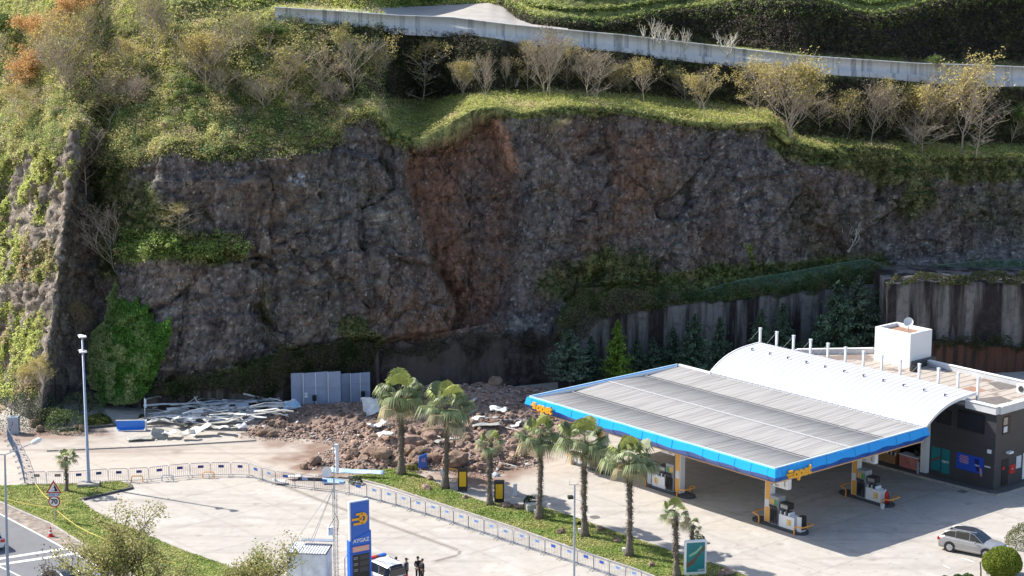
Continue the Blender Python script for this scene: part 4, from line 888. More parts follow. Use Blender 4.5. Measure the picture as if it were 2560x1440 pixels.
mb = MB(); CB(mb, u0, u1, BV-.4, BV+.45, .16, 1.15); mb.build('body', mat('pink', (.42, .1, .13), .5, c2=(.6, .27, .2), vs=1.2), ct); mb = MB(); CB(mb, u0-.05, u1+.05, BV-.45, BV+.5, 1.15, 1.22); mb.build('top', M['white'], ct)
mb = MB(); CB(mb, u0+.3, u0+.7, BV, BV+.3, 1.22, 1.7); mb.build('coffee_machine', M['black'], ct)
mb = MB(); mb.box(CP(u0-.2, BV+.9, 1.5), (.6, .5, 2.6), RZ); tag(mb.build('goods_rack', mat('goods', (.25, .08, .05), .6, c2=(.4, .3, .2), vs=6)), 'red and brown goods rack standing behind the pink counter', 'rack')
bl = tag(MB().tube([(0, 0, 0), (0, 0, .95)], .09, 10).tube([(0, 0, .95), (0, 0, 1.0)], [.11, .04], 10).build('bollard', M['galv']), 'grey metal bollard in front of the pink counter', 'bollard'); bl.location = G(2294, 1184, .16)
ex = empty('fire_extinguisher', G(2216, 1265), 0.4, 'large red wheeled fire extinguisher at the end of the shaded pump island', 'fire extinguisher')
MB().tube([(0, 0, .2), (0, 0, .28), (0, 0, 1.0), (0, 0, 1.15), (0, 0, 1.2)], [.1, .17, .17, .12, .05], 12).build('cylinder', M['red'], ex, smooth=True)
MB().tube([(-.2, .14, .14), (-.15, .14, .14)], .14, 12).tube([(.15, .14, .14), (.2, .14, .14)], .14, 12).build('wheels', M['black'], ex)
MB().tube([(0, 0, 1.15), (-.05, 0, 1.35), (-.25, -.05, 1.4), (-.35, -.05, 1.2)], .02, 5).tube([(0, -.16, 1.1), (.1, -.3, .6), (0, -.22, .2), (-.3, -.2, .03)], .025, 5).build('hose', M['black'], ex)
bk = tag(MB().tube([(0, 0, 0), (0, 0, .38)], [.13, .18], 12).tube([(-.17, 0, .36), (0, .1, .42), (.17, 0, .36)], .01, 4).build('bucket', M['offwhite']), 'pale plastic bucket on the ground beside the red extinguisher', 'bucket'); bk.location = G(2206, 1272)
for nm, px_, py_ in (('manhole_cover', 1487, 1293), ('drain_grate', 2407, 1229)):
    c_ = G(px_, py_); mb = MB(); mb.tube([(0, 0, 0), (0, 0, .012)], .42 if nm[0] == 'm' else .5, 20 if nm[0] == 'm' else 4)
    for k in range(-2, 3): mb.box((0, .12*k, .014), (.5, .04, .01))
    o = mb.build(nm, mat(nm, (.16, .15, .14), .8)); o.location = c_; tag(o, 'round iron manhole cover in the sunlit concrete forecourt' if nm[0] == 'm' else 'square drain grate in the paving before the shop corner', nm.replace('_', ' '))
# ================================================================== RUBBLE
PILE = [(600, 1088), (640, 1070), (690, 1036), (735, 1018), (930, 1008), (960, 985), (1100, 975), (1400, 985), (1480, 1030), (1500, 1070), (1430, 1090), (1330, 1088), (1300, 1120), (1310, 1160), (1230, 1172), (1210, 1185), (1100, 1168), (1000, 1176), (880, 1176), (800, 1165), (830, 1138), (880, 1120), (840, 1100), (700, 1094)]
PW = [G(*p) for p in PILE]; PP = [(p.x, p.y) for p in PW]
xs = [p.x for p in PW]; ys = [p.y for p in PW]
gx = np.arange(min(xs)-.5, max(xs)+.5, .14); gy = np.arange(min(ys)-.5, max(ys)+2, .16); XX, YY = np.meshgrid(gx, gy)
ins = inpoly(XX, YY, PP); dd = segdist(XX, YY, PP)*np.where(ins, 1, -1)
Q = np.stack([XX, YY, XX*0], -1)
def pile_h(X, Y, D):
    q = np.stack([X, Y, X*0], -1); lump = fbm(q*.42, 4, 21); wallward = np.clip((Y-(Y0(1280+X*27)-16))/12, 0, 1)*np.clip((X+13)/4, 0, 1)
    h = np.clip(D+.2+(lump-.5)*1.2, 0, None)*.42; cap = .35+.35*np.clip((X+13)/4, 0, 1)+1.1*np.clip(lump*1.6-.5, 0, 1)+1.1*wallward+2.3*np.exp(-(((X+1.0)/4.5)**2+((Y-180)/4.)**2))
    h = cap*(1-np.exp(-h/cap*1.2)); return h+(fbm(q*1.7, 3, 23)-.5)*.4*np.clip(h*2, 0, 1)
H_ = pile_h(XX, YY, dd)
H_ = np.where(dd < -.4, -.1, H_-.02)
V = np.stack([XX, YY, H_+(cell(Q*2.2, 5)[1]-.5)*.22*np.clip(H_*2, 0, 1)], -1); n0, n1_ = XX.shape; id_ = np.arange(n0*n1_).reshape(n0, n1_)
fq = np.stack([id_[:-1, :-1], id_[:-1, 1:], id_[1:, 1:], id_[1:, :-1]], -1).reshape(-1, 4); keep = (dd[:-1, :-1] > -.5).ravel(); fq = fq[keep]
used = np.unique(fq); rm = np.zeros(n0*n1_, int); rm[used] = np.arange(len(used)); V = V.reshape(-1, 3)[used]; fq = rm[fq]
cn = fbm(V*.5, 4, 33); cn2 = fbm(V*2., 3, 34); C = np.ones(V.shape)*np.array([.26, .185, .15]); C = mixc(C, (.14, .105, .09), np.clip((cn-.45)*5, 0, 1)*.8); C = mixc(C, (.38, .28, .22), np.clip((cn2-.55)*5, 0, 1)*.8)
tag(npmesh('rubble_pile', V, fq, M['soil'], col=C), 'heap of reddish brown earth spilled from the cliff across the forecourt', None, None, 'stuff')
def pile_at(x, y):
    D = segdist(np.array([x]), np.array([y]), PP)*np.where(inpoly(np.array([x]), np.array([y]), PP), 1, -1)
    return max(0., float(pile_h(np.array([x]), np.array([y]), D)[0])-.02) if D[0] > -.3 else 0.
import bmesh
def rock_mesh(name, seed, sub=2, flat=.78, jag=.5):
    bm = bmesh.new(); bmesh.ops.create_icosphere(bm, subdivisions=sub, radius=1)
    v = np.array([x.co[:] for x in bm.verts]); r_ = np.random.default_rng(seed)
    for k in range(14):                       # plane cuts give flat faces
        n_ = r_.normal(size=3); n_ /= np.linalg.norm(n_); h = r_.uniform(.55, .9); d = v@n_; v = v-np.clip(d-h, 0, None)[:, None]*n_*.96
    v *= (1+(fbm(v*1.6+seed, 3, seed)-.5)*jag)[:, None]; v *= np.array([r_.uniform(.9, 1.3), r_.uniform(.75, 1.05), flat*r_.uniform(.85, 1.15)])
    for x, c in zip(bm.verts, v): x.co = c
    me = bpy.data.meshes.new(name); bm.to_mesh(me); bm.free(); me.materials.append(M['stone']); return me
M['stone2'] = mat('stone2', (.17, .12, .1), .95, var=.35, vs=1.5, c2=(.33, .23, .18), bump=.05, bs=4, spec=.1)
bigm = [rock_mesh('boulder', s, 3) for s in range(8)]
smm = [rock_mesh('rock', 20+s, 2) for s in range(8)]
for m_ in smm[:4]+bigm[:2]: m_.materials[0] = M['stone2']
def put_rock(name, me, p, s, label, cat, group=None):
    o = bpy.data.objects.new(name, me); COL.objects.link(o); o.location = p; o.scale = (s,)*3; o.rotation_euler = (random.uniform(-.3, .3), random.uniform(-.3, .3), random.uniform(0, 6.3)); return tag(o, label, cat, group)
BIG = [(1037, 1110, 1.25, 'huge dark angular boulder behind the tallest palm'), (1075, 1108, 1.0, 'tan boulder with dark top between the two tallest palms'), (1055, 1135, .95, 'pale brown boulder just above the blue chevron sign'), (1140, 1155, 1.35, 'very large pale brown rounded boulder right of the second palm trunk'),
       (1088, 1147, .85, 'brown boulder to the left of the second palm trunk'), (955, 1150, 1.05, 'dark double boulder left of the tallest palm trunk'), (925, 1140, .9, 'grey brown boulder left of the dark double boulder'), (905, 1168, .6, 'dark low boulder at the edge of the grass island tip'), (1100, 1085, .7, 'brown boulder beside bent white sheet metal'),
       (1210, 1165, .65, 'dark boulder behind the right yellow box'), (1180, 1165, .5, 'small dark boulder between the two yellow boxes'), (1255, 1155, .6, 'round dark boulder right of the small palm'), (1225, 1100, .6, 'brown boulder high above the small palm'), (1170, 1110, .65, 'brown cube like boulder mid slope of the heap'), (1135, 1080, .55, 'reddish boulder beneath the second palm crown'),
       (1280, 1112, .55, 'isolated dark rock at the right side of the heap'), (1365, 1078, .65, 'brown boulder just left of the canopy edge'), (1395, 1082, .45, 'small boulder under the blue canopy edge'), (655, 1083, .55, 'tan boulder at the left tip of the heap'), (678, 1083, .5, 'brown boulder next to the tan one at the left tip'), (785, 1160, .85, 'dark lump of rock in front of the white aerial dish'), (760, 1172, .5, 'low dark rock left of the lump by the aerial'),
       (1020, 1160, .55, 'small boulder at the foot of the tallest palm'), (870, 1150, .5, 'brown rock at the front edge left of the boulders'), (1150, 1120, .6, 'tan rock above the very large rounded boulder'), (1010, 1090, .6, 'brown rock on the slope left of the huge dark one'), (1240, 990, 1.1, 'large dark block in shade at the cliff foot'), (1195, 965, 1.0, 'dark block topping the heap against the wall')]
for x, y, s, lb in BIG:
    p = G(x, y); h = pile_at(p.x, p.y); p = G(x, y, h*.8); me = bigm[hash(lb) % 1 + (BIG.index((x, y, s, lb)) % 8)]
    put_rock('boulder', me, (p.x, p.y, pile_at(p.x, p.y)+s*.28), s*.86, lb, 'boulder')
ZL = {(880, 0): 'loose brown rock among the large boulders at the front of the heap', (880, 1): 'loose dark rock among the large boulders at the front of the heap', (600, 0): 'loose brown rock in the low left tail of the heap', (600, 1): 'loose dark rock in the low left tail of the heap', (900, 0): 'loose brown rock high on the back of the heap', (900, 1): 'loose dark rock high on the back of the heap'}; ZG = {880: 'loose rocks at the front of the heap', 600: 'loose rocks in the left tail', 900: 'loose rocks on the back of the heap'}
cnt = 0; zones = [((880, 1090, 1320, 1170), 120, (.24, .8)), ((600, 1030, 900, 1092), 60, (.18, .38)), ((900, 1020, 1460, 1090), 90, (.18, .42))]
for (x0, y0, x1, y1), n_, (a, b) in zones:
    k = 0
    while k < n_:
        x, y = random.uniform(x0, x1), random.uniform(y0, y1); p = G(x, y); h = pile_at(p.x, p.y)
        if h < .15: continue
        s = a+(b-a)*random.random()**2; put_rock('rock', smm[(k//2) % 4+(4 if k % 2 == 0 else 0)], (p.x, p.y, h+s*.25), s, ZL[(x0, k % 2)], 'rock', ZG[x0]); k += 1
# fine rubble: one object
V = []; Fq = []; base = 0; ico = rock_mesh('tmp', 99, 1); iv = np.array([v.co[:] for v in ico.vertices]); ifc = np.array([p.vertices[:] for p in ico.polygons])
pts = []
while len(pts) < 9000:
    x, y = random.uniform(min(xs), max(xs)), random.uniform(min(ys)-1.2, max(ys))
    if random.random() < .3 and len(PW): q = PW[random.randrange(12, len(PW))]; x, y = q.x+random.gauss(0, 1.2), q.y+random.gauss(0, 1.)
    pts.append((x, y))
pts = np.array(pts); D = segdist(pts[:, 0], pts[:, 1], PP)*np.where(inpoly(pts[:, 0], pts[:, 1], PP), 1, -1); ok = D > -1.3; pts = pts[ok]; D = D[ok]
hh = np.where(D > -.3, pile_h(pts[:, 0], pts[:, 1], D)-.02, 0); sz = rng.uniform(.04, .17, len(pts))*np.where(D > 0, 1.15, .6)
ang = rng.uniform(0, 6.28, len(pts)); ca, sa = np.cos(ang), np.sin(ang)
W = iv[None]*sz[:, None, None]*rng.uniform(.7, 1.3, (len(pts), 1, 3)); W = np.stack([W[..., 0]*ca[:, None]-W[..., 1]*sa[:, None], W[..., 0]*sa[:, None]+W[..., 1]*ca[:, None], W[..., 2]], -1)
W += np.stack([pts[:, 0], pts[:, 1], np.clip(hh, 0, None)+sz*.3], -1)[:, None]
cc = np.array([.28, .2, .16])*rng.uniform(.5, 1.5, (len(pts), 1))+rng.uniform(0, .04, (len(pts), 1)); cc[rng.random(len(pts)) < .03] = (.5, .5, .48)
tag(npmesh('rubble', W.reshape(-1, 3), (ifc[None]+np.arange(len(pts))[:, None, None]*len(iv)).reshape(-1, 3), M['soil'], col=np.repeat(cc, len(iv), 0)), 'fine broken stones scattered over and around the heap', None, None, 'stuff')
V = []; Fq_ = []; cc = []
for k in range(190):
    q = pts[random.randrange(len(pts))]; Dq = segdist(np.array([q[0]]), np.array([q[1]]), PP)[0]
    if random.random() < .5 and not (-6 < q[0] < 4): continue
    h = pile_at(q[0], q[1])+.06; s_ = random.uniform(.1, .42); a = random.uniform(0, 6.3); e = Vector((math.cos(a), math.sin(a), random.uniform(-.3, .5)))*s_; f = Vector((-math.sin(a), math.cos(a), random.uniform(-.2, .9)))*s_*random.uniform(.2, .8); c = Vector((q[0], q[1], h)); b = len(V)
    V += [tuple(c-e-f), tuple(c+e-f*.6), tuple(c+e*.8+f), tuple(c-e*.7+f*1.2)]; Fq_.append((b, b+1, b+2, b+3)); cc += [tuple(np.array(random.choice(((.62, .62, .6), (.5, .5, .47), (.35, .38, .42)))))]*4
o = npmesh('scraps', V, Fq_, M['soil'], col=np.array(cc)); o.modifiers.new('s', 'SOLIDIFY').thickness = .03; tag(o, 'small torn scraps of white sheet scattered over the heap', None, None, 'stuff')
# ------------------------------------------------------------------ wreckage of the collapsed roof
M['wreckwhite'] = mat('wreckwhite', (.68, .68, .66), .6, var=.25, vs=3); M['wreckgrey'] = mat('wreckgrey', (.33, .32, .29), .6, var=.3, vs=3); M['wreckblue'] = mat('wreckblue', (.02, .17, .62), .4); M['lightblue'] = mat('lightblue', (.25, .5, .72), .5, c2=(.55, .62, .68), vs=.8)
def crumple(name, p, w_, d_, h_, rz, m, label, cat, seed, tilt=(0, 0), amp=.35):
    n = 12; V = []
    for i in range(n):
        for j in range(n):
            x, y = (i/(n-1)-.5)*w_, (j/(n-1)-.5)*d_; V.append((x, y, 0))
    V = np.array(V); q = V*1.3+seed*7.3; V[:, 2] = (fbm(q, 3, seed)-.3)*h_*1.8; V[:, 0] += (fbm(q, 2, seed+5)-.5)*amp*2; V[:, 1] += (fbm(q, 2, seed+9)-.5)*amp*2
    id_ = np.arange(n*n).reshape(n, n); fq = np.stack([id_[:-1, :-1], id_[:-1, 1:], id_[1:, 1:], id_[1:, :-1]], -1).reshape(-1, 4)
    o = npmesh(name, V, fq, m); sm = o.modifiers.new('solid', 'SOLIDIFY'); sm.thickness = .05
    o.location = p; o.rotation_euler = (tilt[0], tilt[1], rz); return tag(o, label, cat)
def at(x, y, up=0.):
    p = G(x, y); h = pile_at(p.x, p.y); 
    if h > .1: p = G(x, y, h); h = pile_at(p.x, p.y)
    return Vector((p.x, p.y, h+up))
ORD_ = ['first', 'second', 'third', 'fourth', 'fifth', 'sixth', 'seventh', 'eighth', 'ninth', 'tenth', 'eleventh', 'twelfth', 'thirteenth', 'fourteenth', 'fifteenth', 'sixteenth']
planks = []
WD = {0.1: 'narrow', .14: 'slim', .3: 'broad', .4: 'wide'}
for k in range(95):
    x = random.uniform(395, 690); y = 1020+(x-380)*-.01+random.uniform(0, 70)*(1-abs(x-540)/420); L_ = random.uniform(1., 5.2); a = random.gauss(-.12 if k % 3 else .35, .22); p = at(x, y, .08+.012*k*random.random()+max(0, .9-abs(x-560)/260)*random.random())
    mb = MB(); wd = random.choice((.1, .14, .3, .4)); q = [(-L_/2, 0, 0), (-L_/6, random.gauss(0, .2), random.uniform(0, .3)), (L_/5, random.gauss(0, .1), random.uniform(0, .2)), (L_/2, 0, random.uniform(-.05, .3))]
    for i in range(3):
        a_, b_ = Vector(q[i]), Vector(q[i+1]); mb.box((a_+b_)/2, ((b_-a_).length+.02, wd, .06), 0)
        for v in range(len(mb.v)-8, len(mb.v)): x_, y_, z_ = mb.v[v]; t = (x_-a_.x)/(b_.x-a_.x+1e-6); mb.v[v] = (x_, y_+a_.y*(1-t)+b_.y*t-(a_.y+b_.y)/2, z_+a_.z*(1-t)+b_.z*t-(a_.z+b_.z)/2)
    o = mb.build('metal_strip', (mk := random.choice((M['wreckwhite'], M['wreckwhite'], M['wreckgrey'], M['galv'])))); o.location = p; o.rotation_euler = (random.gauss(0, .08), random.gauss(0, .05), a)
    tag(o, '%s %s metal roof strip lying in the tangle left of the heap' % (WD[wd], {'wreckwhite': 'white', 'wreckgrey': 'dusty grey', 'galv': 'bare steel'}[mk.name]), 'metal strip', 'tangled roof strips left of the heap')
for i, (x, y, w_, rz) in enumerate(((455, 1070, 1.6, .2), (480, 1050, 2.2, -.1), (530, 1060, 1.4, .6), (580, 1055, 1.8, -.3), (620, 1060, 1.2, .4), (640, 1045, 1.6, 0), (440, 1045, 2.4, .1), (540, 1035, 2.6, -.1), (600, 1080, 1.1, .8), (470, 1098, 1.2, .3), (700, 1050, 1.3, .2), (690, 1028, 1.4, -.2), (1225, 1050, 1.1, .5), (1150, 1075, 1.0, .2), (1290, 1060, 1.0, .7), (985, 1085, 1.1, .4))):
    crumple('sheet_metal', at(x, y, .35), w_, w_*.5, .5, rz, M['wreckwhite'] if i % 3 else M['wreckgrey'], '%s crumpled roof sheet in the wreckage, %s of sixteen from the left' % ('white' if i % 3 else 'grey', ORD_[sorted((455, 480, 530, 580, 620, 640, 440, 540, 600, 470, 700, 690, 1225, 1150, 1290, 985)).index(x)]), 'sheet metal', 60+i, (random.uniform(-.4, .4), random.uniform(-.3, .3)))
def slab(name, c, size, rot, m, label, cat): 
    mb = MB(); mb.box((0, 0, 0), size); o = mb.build(name, m, bevel=.01); o.location = c; o.rotation_euler = rot; return tag(o, label, cat)
bf = empty('fascia_piece', at(328, 1076, .35), .05, 'bright blue length of fallen canopy fascia left of the wreckage', 'fascia piece')
mb = MB(); mb.quad([(-1.25, 0, -.15), (1.2, .05, -.1), (1.25, -.05, .55), (-1.3, 0, .5)]); mb.quad([(-1.25, 0, -.15), (-1.1, -.25, -.3), (1.15, -.25, -.25), (1.2, .05, -.1)]); o = mb.build('face', M['wreckblue'], bf); o.modifiers.new('s', 'SOLIDIFY').thickness = .06
MB().box((0, .03, .55), (2.6, .12, .06)).build('edge_strip', M['wreckwhite'], bf); MB().box((1.3, 0, -.0), (.1, .5, 1.1)).build('end_plate', M['wreckwhite'], bf)
crumple('sheet_metal', at(400, 1095, .3), 1.6, 1.0, .4, .3, M['wreckgrey'], 'grey bent sheet propped right of the blue fascia piece', 'sheet metal', 3, (.9, .3))
crumple('sheet_metal', at(350, 1100, .1), 2.4, .9, .12, .25, M['wreckgrey'], 'pale flat sheet on the ground under the blue fascia piece', 'sheet metal', 4)
crumple('sheet_metal', at(425, 1095, .2), 1.2, .9, .5, .1, M['wreckwhite'], 'white crumpled sheet near the small kerb line', 'sheet metal', 5)
crumple('sheet_metal', at(505, 1088, .45), 1.9, 1.2, .4, .5, M['wreckwhite'], 'white tent shaped bent sheet in front of the strips', 'sheet metal', 6, (.2, -.4))
crumple('sheet_metal', at(555, 1085, .35), 1.9, .7, .5, -.5, M['wreckwhite'], 'white ribbed sheet folded beside the tent shaped one', 'sheet metal', 7)
crumple('sheet_metal', at(605, 1035, .6), 1.0, .7, .15, .1, M['galv'], 'upright grey square sheet at the back of the strips', 'sheet metal', 8, (1.2, 0))
crumple('sheet_metal', at(680, 1035, .5), 1.6, .8, .4, -.3, M['wreckwhite'], 'white torn sheet where strips meet the heap', 'sheet metal', 9)
crumple('sheet_metal', at(728, 1033, .5), 1.2, 1., .7, .4, M['lightblue'], 'pale blue white crumpled sheet at the left end of the blue panels', 'sheet metal', 10, (.6, 0))
crumple('sheet_metal', at(925, 1035, .7), 1.3, 1.5, .6, .4, M['wreckwhite'], 'big crumpled white sheet left of the tallest palm crown', 'sheet metal', 12, (.9, 0))
crumple('sheet_metal', at(945, 1080, .3), 1.8, .8, .6, .8, M['wreckwhite'], 'white twisted sheet on the slope left of the tallest palm', 'sheet metal', 13)
crumple('sheet_metal', at(965, 1105, .3), 1.2, .8, .6, .2, M['wreckwhite'], 'small torn white sheet touching the tallest palm trunk', 'sheet metal', 14)
crumple('sheet_metal', at(1195, 1045, .35), 1.4, .9, .6, .2, M['wreckwhite'], 'white sheet with hollow on top of the heap right of the second palm', 'sheet metal', 15)
crumple('sheet_metal', at(1250, 1032, .6), 1.7, .8, .5, 0, M['wreckwhite'], 'rounded white sheet on the crest of the heap', 'sheet metal', 16)
crumple('sheet_metal', at(1215, 1065, .15), 2.6, 1.1, .2, .1, M['wreckgrey'], 'flat pale sheet dusted with soil in the middle of the heap', 'sheet metal', 17)
crumple('sheet_metal', at(1352, 1048, .5), 1.1, .7, .7, .6, M['wreckwhite'], 'white crumpled sheet just below the corner of the canopy', 'sheet metal', 18, (.5, 0))
crumple('sheet_metal', at(1130, 1105, .3), 1.3, .7, .5, -.4, M['wreckwhite'], 'white bent sheet right behind the second palm trunk', 'sheet metal', 19)
crumple('sheet_metal', at(1100, 1120, .3), .9, .5, .3, .8, M['wreckgrey'], 'small grey sheet between boulders left of the second palm', 'sheet metal', 20)
def rod(x, y, L_, rz, el, r, m, label, cat='metal bar', up=.3):
    o = MB().tube([(-L_/2, 0, 0), (0, 0, .04), (L_/2, 0, 0)], r, 5).build('metal_bar', m); o.location = at(x, y, up); o.rotation_euler = (0, el, rz); tag(o, label, cat)
rod(665, 1022, 4.2, .1, .28, .09, M['wreckwhite'], 'long white beam sloping down from the back of the strips', up=.9)
rod(1295, 1045, 3.2, -.05, .02, .05, M['wreckwhite'], 'long white pipe lying on the crest near the canopy corner')
rod(1170, 1035, 2.6, .9, -.2, .03, M['galv'], 'thin bent rod sticking out right of the second palm crown', up=.5)
rod(1085, 1097, 1.4, -.6, .1, .05, M['wreckwhite'], 'short white bar lying between the two tallest palms')
rod(1270, 1155, 1.6, -.4, .1, .05, M['wreckwhite'], 'white bar lying on stones right of the small palm')
rod(1285, 1073, 1.6, -.5, .1, .05, M['wreckwhite'], 'white bar on bare soil left of the canopy edge')
rod(1045, 1140, 1.8, .9, -.5, .04, M['offwhite'], 'pale slanting bar leaning above the round bush')
rod(880, 1150, .6, 0, 1.5, .06, M['stone'], 'short upright stump of a post in the front of the heap')
for i, (x, y) in enumerate(((700, 1205), (735, 1195), (810, 1190))):
    crumple('sheet_metal', G(x, y, .15), 1.1, .6, .3, .3*i, M['wreckwhite'], ['white torn scrap behind the barriers, leftmost by the drain', 'white torn scrap by the barriers before the dark rock', 'white torn scrap under the aerial dish'][i], 'sheet metal', 30+i)
o = crumple('plastic_sheet', G(893, 1180, .5), 4.6, .55, .2, -.22, M['lightblue'], 'long pale blue twisted sheet at the left tip of the grass island', 'plastic sheet', 41, (.3, 0), .15)
slab('fascia_piece', G(832, 1203, .15), (1.7, .8, .12), (.15, .1, .1), M['lightblue'], 'light blue flat piece lying behind the barriers left of the bush', 'fascia piece')
slab('black_beam', G(785, 1198, .1), (2.6, .25, .2), (0, 0, -.12), M['black'], 'black beam lying on the ground behind the barriers', 'beam')
# ------------------------------------------------------------------ blue screens against the wall
M['screen'] = mat('screen', (.33, .38, .5), .5, var=.12, vs=.5); M['screenframe'] = mat('screenframe', (.75, .76, .78), .5)
def screens(a, b, n, label, top0, top1):
    Ys_ = float(Y0((a+b)/2))-1.6; t = empty('screen_panels', (0, 0, 0), label=label, cat='screen')
    for k in range(n):
        pa, pb = a+(b-a)*k/n, a+(b-a)*(k+1)/n; off = .1*(k % 2); ya, yb = top0+(top1-top0)*k/n, top0+(top1-top0)*(k+1)/n
        A, B_ = GX(pa, Ys_, 1.5), GX(pb, Ys_, 1.5); za, zb_ = zat(Ys_, ya), zat(Ys_, yb)
        mb = MB(); mb.prism([(A, Ys_-off), (B_, Ys_+.1-off), (B_, Ys_+.18-off), (A, Ys_+.08-off)], 0, [za, zb_, zb_, za]); mb.build('panel', M['screen'], t)
        if k: mb = MB(); mb.box((A, Ys_-.04-off, za/2), (.07, .08, za)); mb.build('post', M['screenframe'], t)
    mb = MB(); mb.box(((GX(a, Ys_, 1.5)+GX(b, Ys_, 1.5))/2, Ys_-.13, 1.9), (GX(b, Ys_, 1.5)-GX(a, Ys_, 1.5), .03, .03)); mb.build('rail', M['screen'], t)
    return t
s1 = screens(728, 852, 4, 'left group of tall blue grey screen panels with white posts against the wall', 934, 928)
screens(853, 925, 3, 'right group of blue grey screen panels next to the tallest palm', 935, 931)
for i, (x, y) in enumerate(((786, 995), (908, 985))):
    yy = float(Y0(x))-2.2; p = GY(x, y, yy); o = MB().box((0, 0, 0), (.35, .3, .5)).tube([(0, 0, -.25), (0, 0, -p.z)], .03, 5).tube([(-.1, -.16, .1), (-.1, -.16, -.1)], .04, 5).build('control_box', M['black']); o.location = p; tag(o, ['black vacuum control box on a stand before the left blue panels', 'black control box on a stand before the right blue panels'][i], 'control box')
p = GY(765, 984, float(Y0(765))-1.85); o = MB().box((0, 0, 0), (.28, .02, .16)).box((0, 0, -.26), (.28, .02, .22)).build('notice', M['white']); o.location = p; tag(o, 'pair of small white notices stuck on the left blue panels', 'notice')
p = GY(562, 1003, float(Y0(562))-.12); o = MB().box((0, 0, 0), (.42, .03, .36)).build('notice', M['white']); o.location = p; tag(o, 'small white square notice on the low wall behind the strips', 'notice')
# ================================================================== BARRIERS
M['barrier'] = mat('barrier', (.1, .145, .23), .6, metal=0., var=.1, vs=3)
def make_barrier(plate):
    t = empty('crowd_barrier'); L_, H = 1.72, 1.12
    mb = MB(); mb.tube([(-L_/2, 0, .12), (-L_/2, 0, H-.1), (-L_/2+.1, 0, H), (L_/2-.1, 0, H), (L_/2, 0, H-.1), (L_/2, 0, .12), (-L_/2, 0, .12)], .022, 5)
    mb.build('frame', M['barrier'], t)
    mb = MB()
    for k in range(1, 10): x = -L_/2+L_*k/10; mb.tube([(x, 0, .13), (x, 0, H-.01)], .01, 4, cap=False)
    mb.build('bars', M['barrier'], t)
    for x in (-L_/2+.12, L_/2-.12):
        mb = MB(); mb.tube([(x, -.32, .02), (x, -.2, .05), (x, 0, .14), (x, .2, .05), (x, .32, .02)], .02, 4); mb.build('foot', M['barrier'], t)
    pm = {'navy': M['navy'], 'blue': M['plateblue'], 'white': M['plateblue2'], 'black': M['darkgrey']}[plate]
    pl = MB().box((.05, -.025, .82), (.5, .015, .22)).build('plate', pm, t)
    if plate in ('white', 'black'):
        MB().box((.05, -.035, .86), (.4, .005, .03)).box((.05, -.035, .78), (.34, .005, .03)).build('plate_stripes', M['plateblue'] if plate == 'white' else M['offwhite'], pl)
    return t
M['plateblue2'] = mat('plateblue2', (.3, .42, .62), .5); M['navy'] = mat('navy', (.012, .03, .18), .5); M['plateblue'] = mat('plateblue', (.02, .08, .36), .5); M['platewhite'] = mat('platewhite', (.5, .62, .78), .5)
protos = {}
ORD = ['first', 'second', 'third', 'fourth', 'fifth', 'sixth', 'seventh', 'eighth', 'ninth', 'tenth', 'eleventh', 'twelfth', 'thirteenth', 'fourteenth', 'fifteenth', 'sixteenth', 'seventeenth', 'eighteenth', 'nineteenth', 'twentieth', 'twenty first', 'twenty second', 'twenty third', 'twenty fourth', 'twenty fifth', 'twenty sixth', 'twenty seventh', 'twenty eighth', 'twenty ninth', 'thirtieth']
def barriers(path, plates, phrase, group):
    pts = [G(*p) for p in path]
    for i in range(len(pts)-1):
        a, b = pts[i], pts[i+1]; pl = plates[i % len(plates)]
        if pl not in protos: protos[pl] = make_barrier(pl); o = protos[pl]
        else: o = copy_tree(protos[pl])
        d = b-a; o.location = (a+b)/2; o.rotation_euler = (random.gauss(0, .02), 0, math.atan2(d.y, d.x)); o.scale = (d.length/1.8, 1, 1)
        tag(o, phrase % (ORD[i], {'navy': 'navy', 'blue': 'blue', 'white': 'pale', 'black': 'black'}[pl]), 'crowd barrier', group)
ry = lambda y: 880+y/2.572
rowA = [(x/2.572, ry(y)) for x, y in ((172, 860), (300, 857), (440, 855), (570, 848), (697, 838), (828, 835), (957, 830), (1088, 815), (1222, 803), (1355, 797), (1485, 797), (1600, 800))]
barriers(rowA, ['black', 'black']+['navy']*9, '%s metal barrier from the left in the upper row, with %s plate', 'barriers in the upper left row')
rowB = [(623, 1191), (656, 1203), (689, 1212), (737, 1218), (786, 1224), (834, 1229), (873, 1236), (917, 1245.5), (953, 1255), (990, 1265), (1027, 1277), (1064, 1287.5), (1101, 1299), (1134, 1311), (1171, 1323), (1210, 1335), (1245, 1348), (1284, 1360), (1323, 1373), (1362, 1385.5), (1402, 1399), (1443, 1412), (1484, 1426), (1523, 1440), (1563, 1454), (1604, 1468), (1646, 1483)]
barriers(rowB, ['blue', 'white', 'blue', 'white', 'blue', 'white', 'blue']+['white']*12+['blue', 'white', 'blue', 'blue', 'white', 'white', 'white', 'white'], '%s metal barrier from the left in the long row along the grass, %s plate', 'barriers in the long row beside the grass')
rowC = [(62, 1212), (59, 1198), (56, 1184), (53, 1170), (47, 1155), (42, 1141), (33, 1128), (27, 1115), (20, 1103), (18, 1092)]
barriers(rowC, ['black'], '%s metal barrier from the front in the row running back at far left, %s plate', 'barriers in the receding left row')
